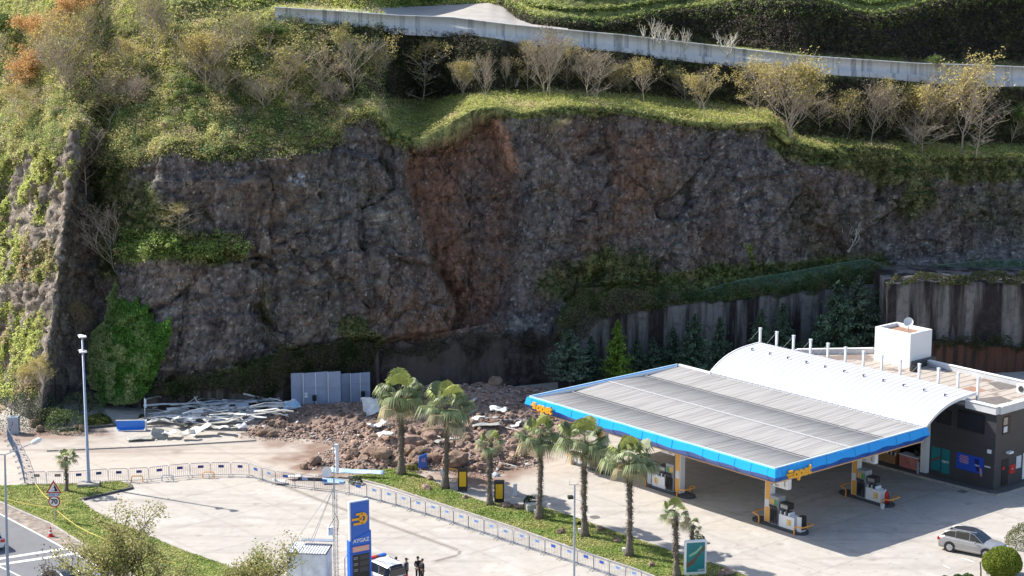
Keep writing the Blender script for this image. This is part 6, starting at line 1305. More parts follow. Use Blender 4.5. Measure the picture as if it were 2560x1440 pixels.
# ================================================================== VEHICLES
M['silver'] = mat('silver', (.36, .35, .355), .3, metal=.45, coat=.6); M['vanwhite'] = mat('vanwhite', (.7, .7, .7), .3, coat=.5); M['darkcar'] = mat('darkcar', (.02, .025, .04), .25, coat=.7, metal=.2)
M['tyre'] = mat('tyre', (.02, .02, .02), .85); M['rim'] = mat('rim', (.5, .5, .52), .3, metal=.7); M['lampred'] = mat('lampred', (.45, .02, .02), .2); M['lampclear'] = mat('lampclear', (.65, .68, .7), .15)
def car(loc, heading, name, label, cat, paint, prof, roofp, L_, W_, wb, wr, roofmat=None, glass_sides=True, rails=False):
    """prof: [(x, belt z, half width factor)] ; roofp: [(x, roof z)] along the greenhouse"""
    t = empty(name, loc, math.atan2(heading[1], heading[0]), label, cat); hw = W_/2; gm = M['glass']
    mb = MB(); rings = []
    for x, zt, f in prof:
        w_ = hw*f; zb = .24; rings.append([(x, -w_*.9, zb), (x, -w_*.99, zb+.2), (x, -w_, (zb+zt)/2+.1), (x, -w_*.955, zt-.08), (x, -w_*.84, zt), (x, 0, zt+.03), (x, w_*.84, zt), (x, w_*.955, zt-.08), (x, w_, (zb+zt)/2+.1), (x, w_*.99, zb+.2), (x, w_*.9, zb)])
    for i in range(len(rings)-1):
        for j in range(10): mb.quad([rings[i][j], rings[i+1][j], rings[i+1][j+1], rings[i][j+1]])
        mb.quad([rings[i][10], rings[i+1][10], rings[i+1][0], rings[i][0]])
    mb.quad(rings[0]); mb.quad(rings[-1][::-1]); mb.build('body', paint, t, smooth=False)
    f_ = lambda x: float(np.interp(x, [p[0] for p in prof], [p[1] for p in prof])); wf = lambda x: float(np.interp(x, [p[0] for p in prof], [p[2] for p in prof]))
    g = MB(); r2 = []
    for x, zr in roofp:
        w_ = hw*wf(x); zb = f_(x); k = (zr-zb)/.6; k = max(0, min(1, k)); r2.append([(x, -w_*.86, zb-.01), (x, -w_*(.86-.1*k), zb+(zr-zb)*.86), (x, -w_*(.84-.2*k), zr), (x, 0, zr+.035*k), (x, w_*(.84-.2*k), zr), (x, w_*(.86-.1*k), zb+(zr-zb)*.86), (x, w_*.86, zb-.01)])
    rt = max(z for _, z in roofp)
    for i in range(len(r2)-1):
        flat = min(roofp[i][1], roofp[i+1][1]) > rt-.13
        for j in range(6):
            side = j in (0, 5); m_ = 0 if side else (1 if flat else 0)
            if not glass_sides and side and roofp[i+1][0] < -.2: m_ = 1
            if j in (1, 4) and flat: m_ = 1
            g.quad([r2[i][j], r2[i+1][j], r2[i+1][j+1], r2[i][j+1]], m_)
    g.build('cabin', [gm, roofmat or paint], t)
    # pillars and window line
    pm = MB()
    for sgn in (1, -1):
        for i in range(len(r2)):
            if i in (0, len(r2)-1) or True:
                pass
        jj = (0, 1, 2) if sgn < 0 else (6, 5, 4)
        pts_roof = [Vector(r[jj[2]])+Vector((0, 0, .005)) for r in r2]; pm.tube(pts_roof, .03, 4)
        pb = [Vector(r[jj[0]])+Vector((0, 0, .015)) for r in r2]; pm.tube(pb, .018, 4)
        for fr in (.34, .68):
            x = r2[0][0][0]*(1-fr)+r2[-1][0][0]*fr; k = min(range(len(r2)), key=lambda q: abs(r2[q][0][0]-x)); a, b_, c_ = [Vector(r2[k][q]) for q in jj]; pm.tube([a, b_, c_], .025, 4)
    pm.build('window_frames', paint, t)
    for sx in (-wb/2, wb/2):
        for sy in (-1, 1):
            y = sy*(hw-.1); w = empty('wheel', (sx, y, wr)); w.parent = t
            MB().tube([(0, -.11, 0), (0, -.1, 0), (0, .1, 0), (0, .11, 0)], [wr*.9, wr, wr, wr*.9], 20).build('tyre', M['tyre'], w)
            mb = MB(); 
            for k in range(10): a = 2*math.pi*k/10; mb.bar((0, sy*.118, 0), (wr*.6*math.cos(a), sy*.118, wr*.6*math.sin(a)), .045)
            mb.tube([(0, sy*.1, 0), (0, sy*.116, 0)], [wr*.64, wr*.64], 18); mb.build('rim', M['rim'], w)
            KIDS.setdefault(t.name, []).append(w)
            o = MB().tube([(sx, sy*(hw-.02), wr+.02), (sx, sy*(hw+.004), wr+.02)], wr*1.16, 20).build('wheel_arch', M['black'], t)
    xf, xr = prof[-1][0], prof[0][0]
    for sy in (-1, 1):
        MB().box((xf-.12, sy*hw*.68, f_(xf-.15)-.16), (.3, .36, .12)).build('headlight', M['lampclear'], t)
        MB().box((xr+.08, sy*hw*.74, f_(xr+.1)-.14), (.25, .34, .2)).build('tail_light', M['lampred'], t)
        MB().box((roofp[-1][0]-.55, sy*(hw+.08), f_(roofp[-1][0])+.07), (.16, .2, .15)).build('mirror', paint, t, bevel=.03)
        o = MB().box((-.45, sy*(hw-.002), .78), (.2, .03, .03)).box((.5, sy*(hw-.002), .78), (.2, .03, .03)).build('door_handles', M['rim'], t)
        MB().box((0, sy*(hw*.985), .4), (wb-.75, .05, .06)).build('sill_trim', M['rim'], t)
        if rails: MB().tube([(-1.3, sy*hw*.62, rt+.06), (.5, sy*hw*.62, rt+.06)], .02, 5).build('roof_rail', M['rim'], t)
    return t
suvp = [(-2.3, .7, .84), (-2.24, .98, .93), (-1.9, 1.1, .97), (-1.0, 1.09, 1.), (0, 1.06, 1.), (.7, 1.03, 1.), (1.1, 1.01, .98), (1.75, .95, .95), (2.15, .84, .88), (2.32, .62, .76)]
suvr = [(-2.12, 1.06), (-1.85, 1.36), (-1.5, 1.54), (-1.0, 1.61), (-.3, 1.63), (.05, 1.6), (.35, 1.5), (.8, 1.2), (1.1, .99)]
wr_ = G(2372, 1379); wf_ = G(2468, 1398); hd = (wf_-wr_).normalized(); sd_ = Vector((-hd.y, hd.x, 0)); cen = (wr_+wf_)/2+sd_*.84
car(cen, hd, 'silver_car', 'silver grey sport utility car with dark glass roof behind the round bush', 'car', M['silver'], suvp, suvr, 4.6, 1.88, 2.72, .37, M['black'], rails=True)
vanp = [(-2.15, .9, .9), (-2.1, 1.1, .95), (-1.5, 1.12, 1.), (0, 1.1, 1.), (.9, 1.08, 1.), (1.3, 1.06, .97), (1.8, .98, .94), (2.1, .85, .86), (2.2, .6, .76)]
vanr = [(-2.12, 1.12), (-2.05, 1.7), (-1.9, 1.84), (-1.0, 1.88), (.2, 1.87), (.6, 1.8), (1.0, 1.45), (1.35, 1.07)]
rm_ = G(992, 1414, 1.84); vc_ = Vector((rm_.x, rm_.y, 0))+E1*2.05
vt = car(vc_, E1, 'police_van', 'white police van with red and blue roof lights beside the totem', 'van', M['vanwhite'], vanp, vanr, 4.4, 1.8, 2.7, .33, None)
MB().box((-2.13, 0, 1.4), (.03, 1.3, .5)).build('rear_window', M['glass'], vt)
MB().box((.1, -.4, 1.96), (.3, .55, .12)).build('light_bar_end', M['red'] if False else M['bluepaint'], vt, bevel=.03); MB().box((.1, .4, 1.96), (.3, .55, .12)).build('light_bar_end', M['red'], vt, bevel=.03); MB().box((.1, 0, 1.95), (.28, .28, .1)).build('light_bar_middle', M['darkgrey'], vt)
for sy in (-.55, .55): MB().tube([(-1.7, sy, 1.92), (-.4, sy, 1.93)], .02, 5).build('roof_rail', M['darkgrey'], vt)
mb = MB(); mb.quad([(.9, 0, .35), (0, 0, .3), (0, 0, 1.1), (.15, 0, 1.6), (.75, 0, 1.15), (.9, 0, 1.05)]); o = mb.build('open_door', M['vanwhite'], vt, fix=False); o.modifiers.new('s', 'SOLIDIFY').thickness = .06; o.location = (.85, -.9, .0); o.rotation_euler = (0, 0, R(-160))
rd = (G(295, 1418)-G(128, 1312)).normalized()
hatchp = [(-2.0, .7, .85), (-1.95, .86, .93), (-1.0, .9, 1.), (0, .9, 1.), (.9, .88, 1.), (1.6, .8, .95), (1.95, .62, .8)]
hatchr = [(-1.85, .88), (-1.5, 1.3), (-.9, 1.44), (-.1, 1.46), (.2, 1.4), (.95, .9)]
p = G(165, 1408, 1.4); car(Vector((p.x, p.y-.9, 0)), -rd, 'dark_car', 'dark blue car on the road at the bottom edge under the left tree', 'car', M['darkcar'], hatchp, hatchr, 4.0, 1.75, 2.5, .31)
p = G(-40, 1362); car(p, -rd, 'white_car', 'pale car cut off by the left picture edge, only its tail showing', 'car', M['vanwhite'], hatchp, hatchr, 4.0, 1.75, 2.5, .31)
p = G(285, 1455, 1.2); car(Vector((p.x, p.y, 0)), -rd, 'white_car', 'white car half hidden beneath the large tree at the bottom', 'car', M['vanwhite'], hatchp, hatchr, 4.0, 1.75, 2.5, .31)
o = MB().box((0, 0, .75), (.9, .7, 1.5), .0, 0, 1.0).box((0, .0, 1.4), (1.0, .8, .1)).build('waste_container', M['galv']); o.location = G(36, 1083); tag(o, 'grey metal waste bin at the far end of the left barriers', 'waste bin')
# ================================================================== PEOPLE
M['skin'] = mat('skin', (.42, .24, .17), .6); M['cloth'] = mat('cloth', (.014, .015, .02), .85); M['hair'] = mat('hair', (.02, .014, .01), .7); M['vest'] = mat('vest', (.16, .17, .19), .8)
def skin(name, verts, edges, radii, m, parent, root=0):
    me = bpy.data.meshes.new(name); me.from_pydata(verts, edges, []); me.materials.append(m); o = bpy.data.objects.new(name, me); link(o, parent)
    o.modifiers.new('skin', 'SKIN'); 
    lay = me.skin_vertices[0] if len(me.skin_vertices) else None
    if lay is None: return o
    for i, r in enumerate(radii): lay.data[i].radius = (r, r) if not isinstance(r, tuple) else r; lay.data[i].use_root = (i == root)
    o.modifiers.new('sub', 'SUBSURF').levels = 1; o.modifiers['sub'].render_levels = 1
    return o
def person(loc, rz, label, arms=((.05, -.05), (.05, -.05)), cap=True, vest=False, turn=0.):
    """faces local -Y. arms: per side (elbow forward, hand forward/up)"""
    t = empty('person', loc, rz, label, 'person')
    v = [(0, 0, .96), (0, .01, 1.15), (0, 0, 1.36), (0, .005, 1.47), (0, -.005, 1.55), (0, -.015, 1.63), (0, 0, 1.71)]; r = [.115, .11, .12, .055, .06, .088, .06]; e = [(0, 1), (1, 2), (2, 3), (3, 4), (4, 5), (5, 6)]
    v.append((0, -.105, 1.615)); r.append(.016); e.append((5, 7))            # nose
    for s in (-1, 1): v.append((s*.085, .005, 1.62)); r.append(.018); e.append((5, len(v)-1))   # ears
    hands = []
    for s, (ef, hf) in zip((-1, 1), arms):
        sh = len(v); v += [(s*.17, 0, 1.4), (s*.235, -ef*.6+.03, 1.14), (s*(.2-abs(hf)*.3), -ef-hf, .93+max(0, hf)*.75), (s*(.19-abs(hf)*.35), -ef-hf*1.25-.02, .87+max(0, hf)*.8)]; r += [.055, .043, .03, .034]; e += [(2, sh), (sh, sh+1), (sh+1, sh+2), (sh+2, sh+3)]
        h = Vector(v[sh+3]); d = (h-Vector(v[sh+2])).normalized()
        for k in range(5):
            off = Vector((s*.0+(k-2)*.017, 0, 0)); q = h+off+d*(.045 if k else .01)+(Vector((-s*.03, -.02, 0)) if k == 0 else Vector((0, 0, 0))); q2 = q+d*(.05, .075, .085, .075, .06)[k]*.6+Vector((0, -.012, 0)); i = len(v); v += [tuple(q), tuple(q2)]; r += [.01, .008]; e += [(sh+3, i), (i, i+1)]
        hands.append(sh)
    for s in (-1, 1):
        i = len(v); v += [(s*.09, 0, .9), (s*.1, -.02, .5), (s*.11, .02, .1)]; r += [.085, .058, .042]; e += [(0, i), (i, i+1), (i+1, i+2)]
    skin('body', v, e, r, M['skin'], t)
    jv = v[:4][:3]+[(0, 0, 1.45)]; jr = [.135, .135, .15, .075]; je = [(0, 1), (1, 2), (2, 3)]
    for sh in hands: i = len(jv); jv += [v[sh], v[sh+1], v[sh+2]]; jr += [.072, .058, .045]; je += [(2, i), (i, i+1), (i+1, i+2)]
    skin('jacket', jv, je, jr, M['cloth'], t)
    tv = [(0, 0, .98)]; tr = [.14]; te = []
    for s in (-1, 1): i = len(tv); tv += [(s*.095, 0, .88), (s*.1, -.02, .5), (s*.11, .02, .1)]; tr += [.1, .075, .062]; te += [(0, i), (i, i+1), (i+1, i+2)]
    skin('trousers', tv, te, tr, M['cloth'], t)
    for s in (-1, 1): skin('shoe', [(s*.11, .05, .05), (s*.11, -.08, .045), (s*.12, -.17, .035)], [(0, 1), (1, 2)], [.048, .045, .033], M['black'], t)
    if vest: MB().tube([(0, .005, 1.0), (0, 0, 1.4)], [.165, .175], 10).build('vest', M['vest'], t)
    if cap: MB().tube([(0, .0, 1.66), (0, 0, 1.72), (0, 0, 1.76)], [.108, .1, .05], 12).box((0, -.12, 1.67), (.14, .12, .015)).build('cap', M['cloth'], t)
    else: MB().tube([(0, .015, 1.63), (0, .01, 1.7), (0, 0, 1.755)], [.1, .1, .05], 12).build('hair', M['hair'], t)
    MB().box((-.032, -.088, 1.645), (.02, .012, .01)).box((.032, -.088, 1.645), (.02, .012, .01)).build('eyes', M['black'], t)
    MB().box((0, -.09, 1.575), (.045, .012, .008)).build('mouth', M['lampred'], t)
    return t
person(G(1016, 1456), R(80), 'person in dark uniform and cap standing alone behind the van, facing right', vest=True)
person(G(1045, 1452), R(20), 'taller person in black with cap in the standing pair', arms=((.1, .2), (.1, .15)))
person(G(1056, 1458), R(-60), 'shorter person in black uniform on the right of the standing pair', arms=((.1, .2), (.05, 0)), cap=False)
person(G(991, 1453), R(30), 'bareheaded person mostly hidden on the far side of the white van', cap=False)
# ================================================================== VEGETATION OF THE HILLSIDE
PXf, PYf = PXr.ravel(), PYr.ravel(); PF = P3.reshape(-1, 3); NF = N2.reshape(-1, 3); KF = TK.ravel()
if NF[:, 2].mean() < 0: NF = -NF
def surf(px, py, k0=0, k1=99):
    d = (PXf-px)**2+((PYf-py)*1.0)**2+np.where((KF < k0) | (KF > k1), 1e9, 0); return PF[int(d.argmin())]
def pick(wt, n):
    c = np.cumsum(wt); return np.searchsorted(c, rng.random(n)*c[-1])
inview = ((PXf > -60) & (PXf < 2620) & (PYf > -40) & (PYf < 1100)).astype(float)
AR = AREA.ravel(); vegf = np.clip(veg*1.2-.12, 0, 1).ravel()
def clumps(name, wt, n, per, rad, size, palette, label, up=.12, squash=.7, bright=2.7):
    """n clumps of per leaves on the surface, coloured by patches of the palette"""
    i = pick(wt, n); c = PF[i]+rng.normal(size=(n, 3))*.12; R_ = rad*rng.uniform(.4, 1.3, n)*(.5+fbm(c*.7, 2, 55)*1.1)
    off = rng.normal(size=(n, per, 3)); off /= np.linalg.norm(off, axis=-1, keepdims=True); off *= (rng.random((n, per, 1))**.5)
    off[..., 2] = off[..., 2]*squash+.15; P_ = c[:, None]+off*R_[:, None, None]; P_[..., 2] += up
    nn = off*.6+np.array([-.25, .05, 1.1])
    palette = np.array(palette)*bright; pi = np.clip(((fbm(c*.35, 3, 61)-.5)*2.6+.5)*len(palette)+rng.normal(size=n)*.9, 0, len(palette)-1).astype(int)
    col = np.array(palette)[pi][:, None]*rng.uniform(.55, 1.4, (n, per, 1)); col = col*(1+rng.normal(size=(n, 1, 1))*.12)
    V, Fq_, CC = leafquads(P_.reshape(-1, 3), nn.reshape(-1, 3), rng.uniform(.6, 1.3, n*per)*size, np.clip(col, .005, .8).reshape(-1, 3), 1.); o = npmesh(name, V, Fq_, M['leaf'], col=CC)
    return tag(o, label, None, None, 'stuff')
slope_w = AR*inview*vegf*(KF > 2.9)*(PYf < 420)
flatlit = np.clip((NF[:, 2]-.35)*3, .25, 1)
left = (PXf < 960)
clumps('scrub', slope_w*left*(KF < 5.2)*(fbm(PF*.25, 3, 70) > .42), 13000, 20, .5, .075, [(.17, .14, .09), (.12, .15, .05), (.24, .22, .08), (.07, .09, .03), (.28, .26, .1), (.2, .17, .12), (.3, .24, .08), (.1, .12, .045)], 'dense sunlit scrub and brambles covering the upper left slope')
clumps('grass', slope_w*left, 30000, 5, .2, .075, [(.2, .23, .06), (.29, .29, .09), (.15, .18, .045), (.34, .3, .12)], 'bright green grass between the bushes of the upper left slope', .05)
clumps('low_rock_plants', AR*inview*isrock.ravel()*(PXf < 235)*np.clip(fbm(PF*.9, 2, 311)*3-1.3, 0, 1), 1500, 8, .2, .06, [(.12, .12, .05), (.16, .14, .08)], 'sparse tufts on the pale sunlit rock rib', 0, .9)
clumps('shrubs', slope_w*left*(KF < 4.95)*(fbm(PF*.18, 3, 170) > .44), 520, 170, .95, .08, [(.06, .09, .03), (.12, .14, .05), (.2, .18, .08), (.045, .07, .03), (.16, .12, .09), (.26, .24, .1)], 'rounded shrubs of mixed green and brown on the upper left slope', .5, .85)
clumps('dead_brush', slope_w*left*(fbm(PF*.3, 3, 171) > .5), 3500, 14, .4, .06, [(.2, .15, .11), (.26, .2, .15), (.14, .1, .08)], 'brown dead brush between the shrubs of the slope', .1, 1.1)
tr_ = AR*inview*(KF > 2.9)*(KF < 4.25)*(PXf > 900)*(PXf < 2700)
clumps('grass', tr_*np.clip(NF[:, 2]-.3, 0.05, 1), 34000, 6, .13, .06, [(.19, .2, .06), (.24, .23, .08), (.13, .16, .04), (.27, .23, .12)], 'yellow green grass along the terrace on top of the cliff', .06, bright=2.4)
bank = AR*inview*(KF > 4.03)*((KF < 4.86)|((PXf < 1200)&(KF < 4.97)))*(PXf > 820)
clumps('scrub', bank, 15000, 14, .42, .09, [(.06, .05, .04), (.09, .075, .055), (.05, .06, .03), (.035, .055, .02), (.11, .095, .07)], 'dark dry brambles covering the steep bank below the road wall', bright=1.25)
ub_ = AR*inview*(KF > 7.05)*(KF < 8.0)*(PXf > 1250)
clumps('scrub', ub_, 12000, 12, .42, .1, [(.07, .055, .05), (.09, .075, .06), (.05, .06, .03), (.06, .05, .045)], 'dark dry scrub on the steep bank above the road wall', bright=1.4)
clumps('grass', AR*inview*(KF > 7.75)*(PXf > 1240)*(PYf > -60), 9000, 10, .35, .12, [(.11, .13, .04), (.15, .16, .06), (.07, .1, .03)], 'green grass on top of the bank above the road', .05)
clumps('grass', AR*inview*(KF > 6.9)*(PXf > 560)*(PXf < 1240)*(PYf > -60), 4000, 8, .35, .12, [(.2, .2, .05), (.14, .15, .04), (.09, .12, .03)], 'yellowish verge beyond the hillside road', .05)
face = AR*inview*vegf*(KF < 3.0)*(KF > 1)
wf_ = face*np.clip(1.4-(PXf > 250)*.0, 0, 2)
clumps('creepers', wf_*(PXf > 200), 17000, 9, .3, .085, [(.035, .06, .018), (.05, .085, .022), (.028, .045, .016), (.075, .085, .035)], 'dark green creepers and weeds clinging to the cliff face', .0, 1., 1.5)
clumps('grass', wf_*(PXf <= 215)*vegf, 9000, 9, .26, .1, [(.2, .22, .07), (.24, .25, .08), (.14, .17, .05), (.2, .16, .1)], 'pale green grass tufts on the sunlit rock at far left', .03, .9)
ld_ = soft(PXf, PYf, [(300, 570), (420, 590), (540, 585), (590, 588), (632, 622), (600, 655), (400, 655), (300, 660)], 6)*AR*(KF < 3)
clumps('grass', ld_, 2200, 12, .34, .09, [(.15, .19, .05), (.1, .15, .035), (.2, .19, .08)], 'grassy ledge half way up the left cliff', .1)
clumps('rock_weeds', AR*inview*isrock.ravel()*(PXf > 200)*np.clip(fbm(PF*.8, 3, 77)*3-1.6, 0, 1), 2600, 6, .16, .06, [(.06, .08, .03), (.09, .09, .05), (.04, .06, .02)], 'small weeds dotted over the bare rock', 0, 1., 1.3)
# plants hanging over the retaining walls
def hanging(poly, n, palette, label, dy=-.25, size=.085, thick=.35):
    pxs = rng.uniform(min(p[0] for p in poly), max(p[0] for p in poly), n*4); pys = rng.uniform(min(p[1] for p in poly), max(p[1] for p in poly), n*4)
    wob = (vnoise(np.stack([pxs*.05, pys*.02, pxs*0], -1), 4)-.5)*30; k = inpoly(pxs, pys+wob, poly); pxs, pys = pxs[k][:n], pys[k][:n]
    lump = fbm(np.stack([pxs*.035, pys*.035, pxs*0], -1), 3, 6); Y = Y0(pxs)+dy-lump*thick*1.6+rng.uniform(0, thick, len(pxs)); z = zat(Y, pys); P_ = np.stack([GX(pxs, Y, z), Y, z], -1)
    pi = np.clip((lump*1.6-.3)*len(palette)+rng.normal(size=len(pxs))*.6, 0, len(palette)-1).astype(int); col = np.array(palette)[pi]*rng.uniform(.55, 1.4, (len(pxs), 1))
    V, Fq_, CC = leafquads(P_, np.tile([0, -.6, .5], (len(pxs), 1)), rng.uniform(.6, 1.3, len(pxs))*size, col); o = npmesh('creepers', V, Fq_, M['leaf'], col=CC); tag(o, label, None, None, 'stuff')
PALH = [(.04, .06, .02), (.07, .085, .03), (.11, .11, .055), (.16, .15, .085)]
hanging([(560, 950), (600, 925), (700, 880), (800, 862), (880, 852), (945, 868), (940, 900), (925, 935), (720, 945), (700, 985), (600, 990), (570, 975), (440, 990), (380, 1000), (375, 960), (480, 945)], 16000, PALH[:3]+[(.1, .085, .06)], 'brown and green creepers draped over the left retaining wall')
hanging([(1400, 770), (1430, 745), (1480, 722), (1560, 722), (1640, 715), (1700, 735), (1700, 762), (1620, 775), (1500, 800), (1470, 830), (1410, 850), (1390, 830)], 9000, [(.07, .09, .035), (.13, .14, .06), (.2, .19, .11), (.1, .085, .065)], 'pale leaved creepers spilling over the wall end above the conifers', -.3, .085, .9)
hanging([(1690, 735), (1900, 705), (2200, 660), (2215, 705), (2100, 718), (1930, 738), (1800, 752), (1700, 764)], 9000, [(.05, .09, .03), (.08, .13, .045), (.12, .16, .06), (.14, .13, .07)], 'green weeds on the bench behind the net', -.0)
hanging([(2215, 700), (2300, 690), (2420, 680), (2580, 676), (2580, 712), (2420, 706), (2300, 710), (2215, 712)], 5000, [(.09, .12, .035), (.16, .16, .08), (.05, .08, .025)], 'tufts of grass along the top of the tall streaked wall', -8.2)
hanging([(2340, 842), (2440, 838), (2560, 855), (2600, 880), (2560, 885), (2340, 862)], 1800, [(.04, .06, .02), (.06, .08, .03)], 'weeds on the low rust coloured wall', -9.2)
hanging([(950, 868), (1060, 855), (1200, 832), (1400, 826), (1400, 850), (1330, 880), (1260, 850), (1200, 900), (1130, 860), (1060, 905), (1000, 880), (950, 900)], 3500, [(.09, .07, .05), (.06, .05, .035), (.05, .07, .03), (.14, .1, .07)], 'roots and weeds hanging over the wall below the scar', -.3, .08, .3)
# ivy fan at the foot of the left cliff
IVY = [(288, 696), (300, 738), (330, 760), (345, 735), (352, 758), (372, 760), (386, 812), (430, 793), (432, 830), (395, 925), (385, 960), (345, 1008), (262, 1012), (228, 975), (216, 905), (228, 830), (262, 800), (268, 745)]
n = 26000; pxs = rng.uniform(210, 440, n*3); pys = rng.uniform(690, 1015, n*3); wob = (vnoise(np.stack([pxs*.09, pys*.09, pxs*0], -1), 4)-.5)*16; k = inpoly(pxs+wob, pys-wob, IVY); pxs, pys = pxs[k][:n], pys[k][:n]
iv_ = empty('ivy', surf(300, 990), 0, 'large fan of bright green ivy climbing the foot of the left cliff', 'ivy'); io = Vector(iv_.location)
m0 = (PXf > 180) & (PXf < 470) & (PYf > 660) & (PYf < 1050) & (KF < 3); sx_, sy_, sp__ = PXf[m0], PYf[m0], PF[m0]
gi = np.full((100, 80), np.nan); bins = {}
ix = ((sx_-180)/6).astype(int); iy = ((sy_-660)/6).astype(int)
ymap = np.full((70, 60), 0.); cnt_ = ymap.copy(); np.add.at(ymap, (iy, np.clip(ix, 0, 59)), sp__[:, 1]); np.add.at(cnt_, (iy, np.clip(ix, 0, 59)), 1); ymap = np.where(cnt_ > 0, ymap/np.maximum(cnt_, 1), 174.)
ybase = ymap[((pys-660)/6).astype(int), ((pxs-180)/6).astype(int)]
lump = fbm(np.stack([pxs*.05, pys*.05, pxs*0], -1), 3, 16); bulge = np.clip(segdist(pxs, pys, IVY)/30, 0, 1); Y = ybase-.3-bulge*.9-lump*1.1-(pys-700)/310*.6+rng.uniform(0, .35, len(pxs)); z = zat(Y, pys)
P_ = np.stack([GX(pxs, Y, z), Y, z], -1); pale = np.clip((fbm(np.stack([pxs*.04, pys*.04, pxs*0+3], -1), 3, 8)-.42)*7, 0, 1)*np.clip((pys-770)/90, 0, 1)*np.clip((385-pxs)/60, 0, 1)
pale = np.maximum(pale, np.clip(1-(pxs-np.interp(pys, [700, 800, 900, 1000], [284, 262, 222, 240]))/22, 0, 1)*.9)
col = np.array([.13, .28, .05])*(1-pale[:, None])+np.array([.42, .5, .2])*pale[:, None]; col = col*rng.uniform(.6, 1.4, (len(pxs), 1))
V, Fq_, CC = leafquads(P_-np.array(io), np.tile([-.5, -.6, .5], (len(pxs), 1)), rng.uniform(.6, 1.3, len(pxs))*.11, col); npmesh('foliage', V, Fq_, M['leaf'], iv_, col=CC)
mb = MB(); q0 = surf(285, 1000); q1 = surf(287, 720); mb.tube([Vector(q0)-io+Vector((0, -.3, 0)), Vector(q1)-io+Vector((0, -.2, 0)), Vector(surf(288, 650))-io+Vector((0, -.3, 0))], [.12, .09, .05], 5).build('stem', M['bark'], iv_)
# ------------------------------------------------------------------ trees
def branchy(seed, spread=1., levels=4, lean=0., multi=1, low=.25, nb=(7, 4, 4, 3), thick=1., up=.5):
    """unit-height tree: returns trunk mesh builder and list of twig tips"""
    r_ = random.Random(seed); mb = MB(); tips = []
    def seg(p, d, L_, rad, lv):
        pts = [p]; q = p; dd = d; ns = 3 if lv < 2 else 2
        for i in range(ns):
            dd = (dd+Vector((r_.gauss(0, .13), r_.gauss(0, .13), r_.gauss(0, .08)+up*.07))).normalized(); q = q+dd*(L_/ns); pts.append(q)
        mb.tube(pts, [rad*(1-.55*i/ns) for i in range(ns+1)], 5 if lv == 0 else (4 if lv == 1 else 3), cap=False)
        if lv >= levels: tips.append((q, dd)); return
        n_ = nb[min(lv, len(nb)-1)]
        for k in range(n_):
            s = (low+(1-low)*(k+.6)/n_) if lv == 0 else .25+.75*(k+.7)/n_; i0 = min(int(s*ns), ns-1); f = s*ns-i0; st = pts[i0]*(1-f)+pts[i0+1]*f
            a = r_.uniform(0, 6.283) if lv else k*2.4+r_.uniform(-.5, .5); side = Vector((math.cos(a), math.sin(a), 0)); dn = (dd*.55+side*spread*(1.1-.55*s if lv == 0 else .85)+Vector((0, 0, up*.5))).normalized()
            seg(st, dn, L_*(.3+.34*math.sin(math.pi*min(1, s*1.05)) if lv == 0 else .56)*r_.uniform(.8, 1.15), rad*(.5 if lv == 0 else .6), lv+1)
        tips.append((q, dd))
    for m_ in range(multi):
        a = 6.28*m_/max(1, multi)+seed; d0 = Vector((math.cos(a)*.3*(multi > 1)+lean, math.sin(a)*.25*(multi > 1), 1)).normalized(); seg(Vector((0, 0, 0)), d0, 1.*r_.uniform(.85, 1.05), .02*thick, 0)
    return mb, tips
def buds(tips, n, size, cols, seed, zmin=.3, rad=.05):
    r_ = np.random.default_rng(seed); T = np.array([t[0][:] for t in tips]); wt = np.clip((T[:, 2]-zmin)*1.6+.12, .03, None); patch = fbm(T*3+seed, 2, seed); wt = wt*np.clip(patch*5-2., .03, 2); wt /= wt.sum()
    i = r_.choice(len(T), n, p=wt); P_ = T[i]+r_.normal(size=(n, 3))*rad; col = np.array(cols)[r_.integers(0, len(cols), n)]*r_.uniform(.6, 1.35, (n, 1))
    return leafquads(P_, r_.normal(size=(n, 3))+np.array([0, 0, .5]), r_.uniform(.6, 1.3, n)*size, col)
M['treebark'] = mat('treebark', (.42, .355, .28), .9, var=.25, vs=4, spec=.15); M['palebark'] = mat('palebark', (.6, .56, .5), .9, spec=.15)
YEL = [(.55, .44, .14), (.48, .4, .15), (.4, .36, .14), (.6, .5, .18)]; OLV = [(.36, .33, .13), (.28, .29, .09), (.42, .34, .15)]; BRN = [(.36, .28, .18), (.18, .15, .09)]; GRN = [(.1, .16, .04), (.14, .2, .05)]; OCH = [(.65, .42, .14), (.58, .34, .13), (.7, .45, .22)]
VAR = []
def variant(seed, nleaf, cols, bark='treebark', **k):
    mb, tips = branchy(seed, **k); mb.v = [(x, y, z) for x, y, z in mb.v]; zm = max(v[2] for v in mb.v)
    mb.v = [(x/zm, y/zm, z/zm) for x, y, z in mb.v]; tips = [(t[0]/zm, t[1]) for t in tips]; wd = np.percentile(np.abs(np.array(mb.v)[:, 0]), 98)*2
    me = bpy.data.meshes.new('trunk'); me.from_pydata(mb.v, [], mb.f); me.materials.append(M[bark])
    lm = None
    if nleaf:
        V, Fq_, CC = buds(tips, int(nleaf*1.3), .0125, cols, seed, rad=.028); lo_ = npmesh('crown', V, Fq_, M['leaf'], col=CC, link_it=False); lm = lo_.data; bpy.data.objects.remove(lo_)
    return me, lm, wd
KIND = {}
def kind(nm, *a, n=2, **k): KIND[nm] = [variant(a[0]+7*i, *a[1:], **dict(k, spread=k.get('spread', 1)*(1., .8, 1.3, .9, 1.15)[i % 5], multi=max(k.get('multi', 1), (1, 1, 1, 2, 1)[i % 5]), low=(.1, .2, .05, .12, .25)[i % 5], up=k.get('up', .5)*(1.4, 2., .7, 1.6, 1.1)[i % 5])) for i in range(n)]
kind('bare', 3, 500, BRN, n=5, nb=(13, 5, 4, 3), spread=1.1, thick=.66, low=.1)
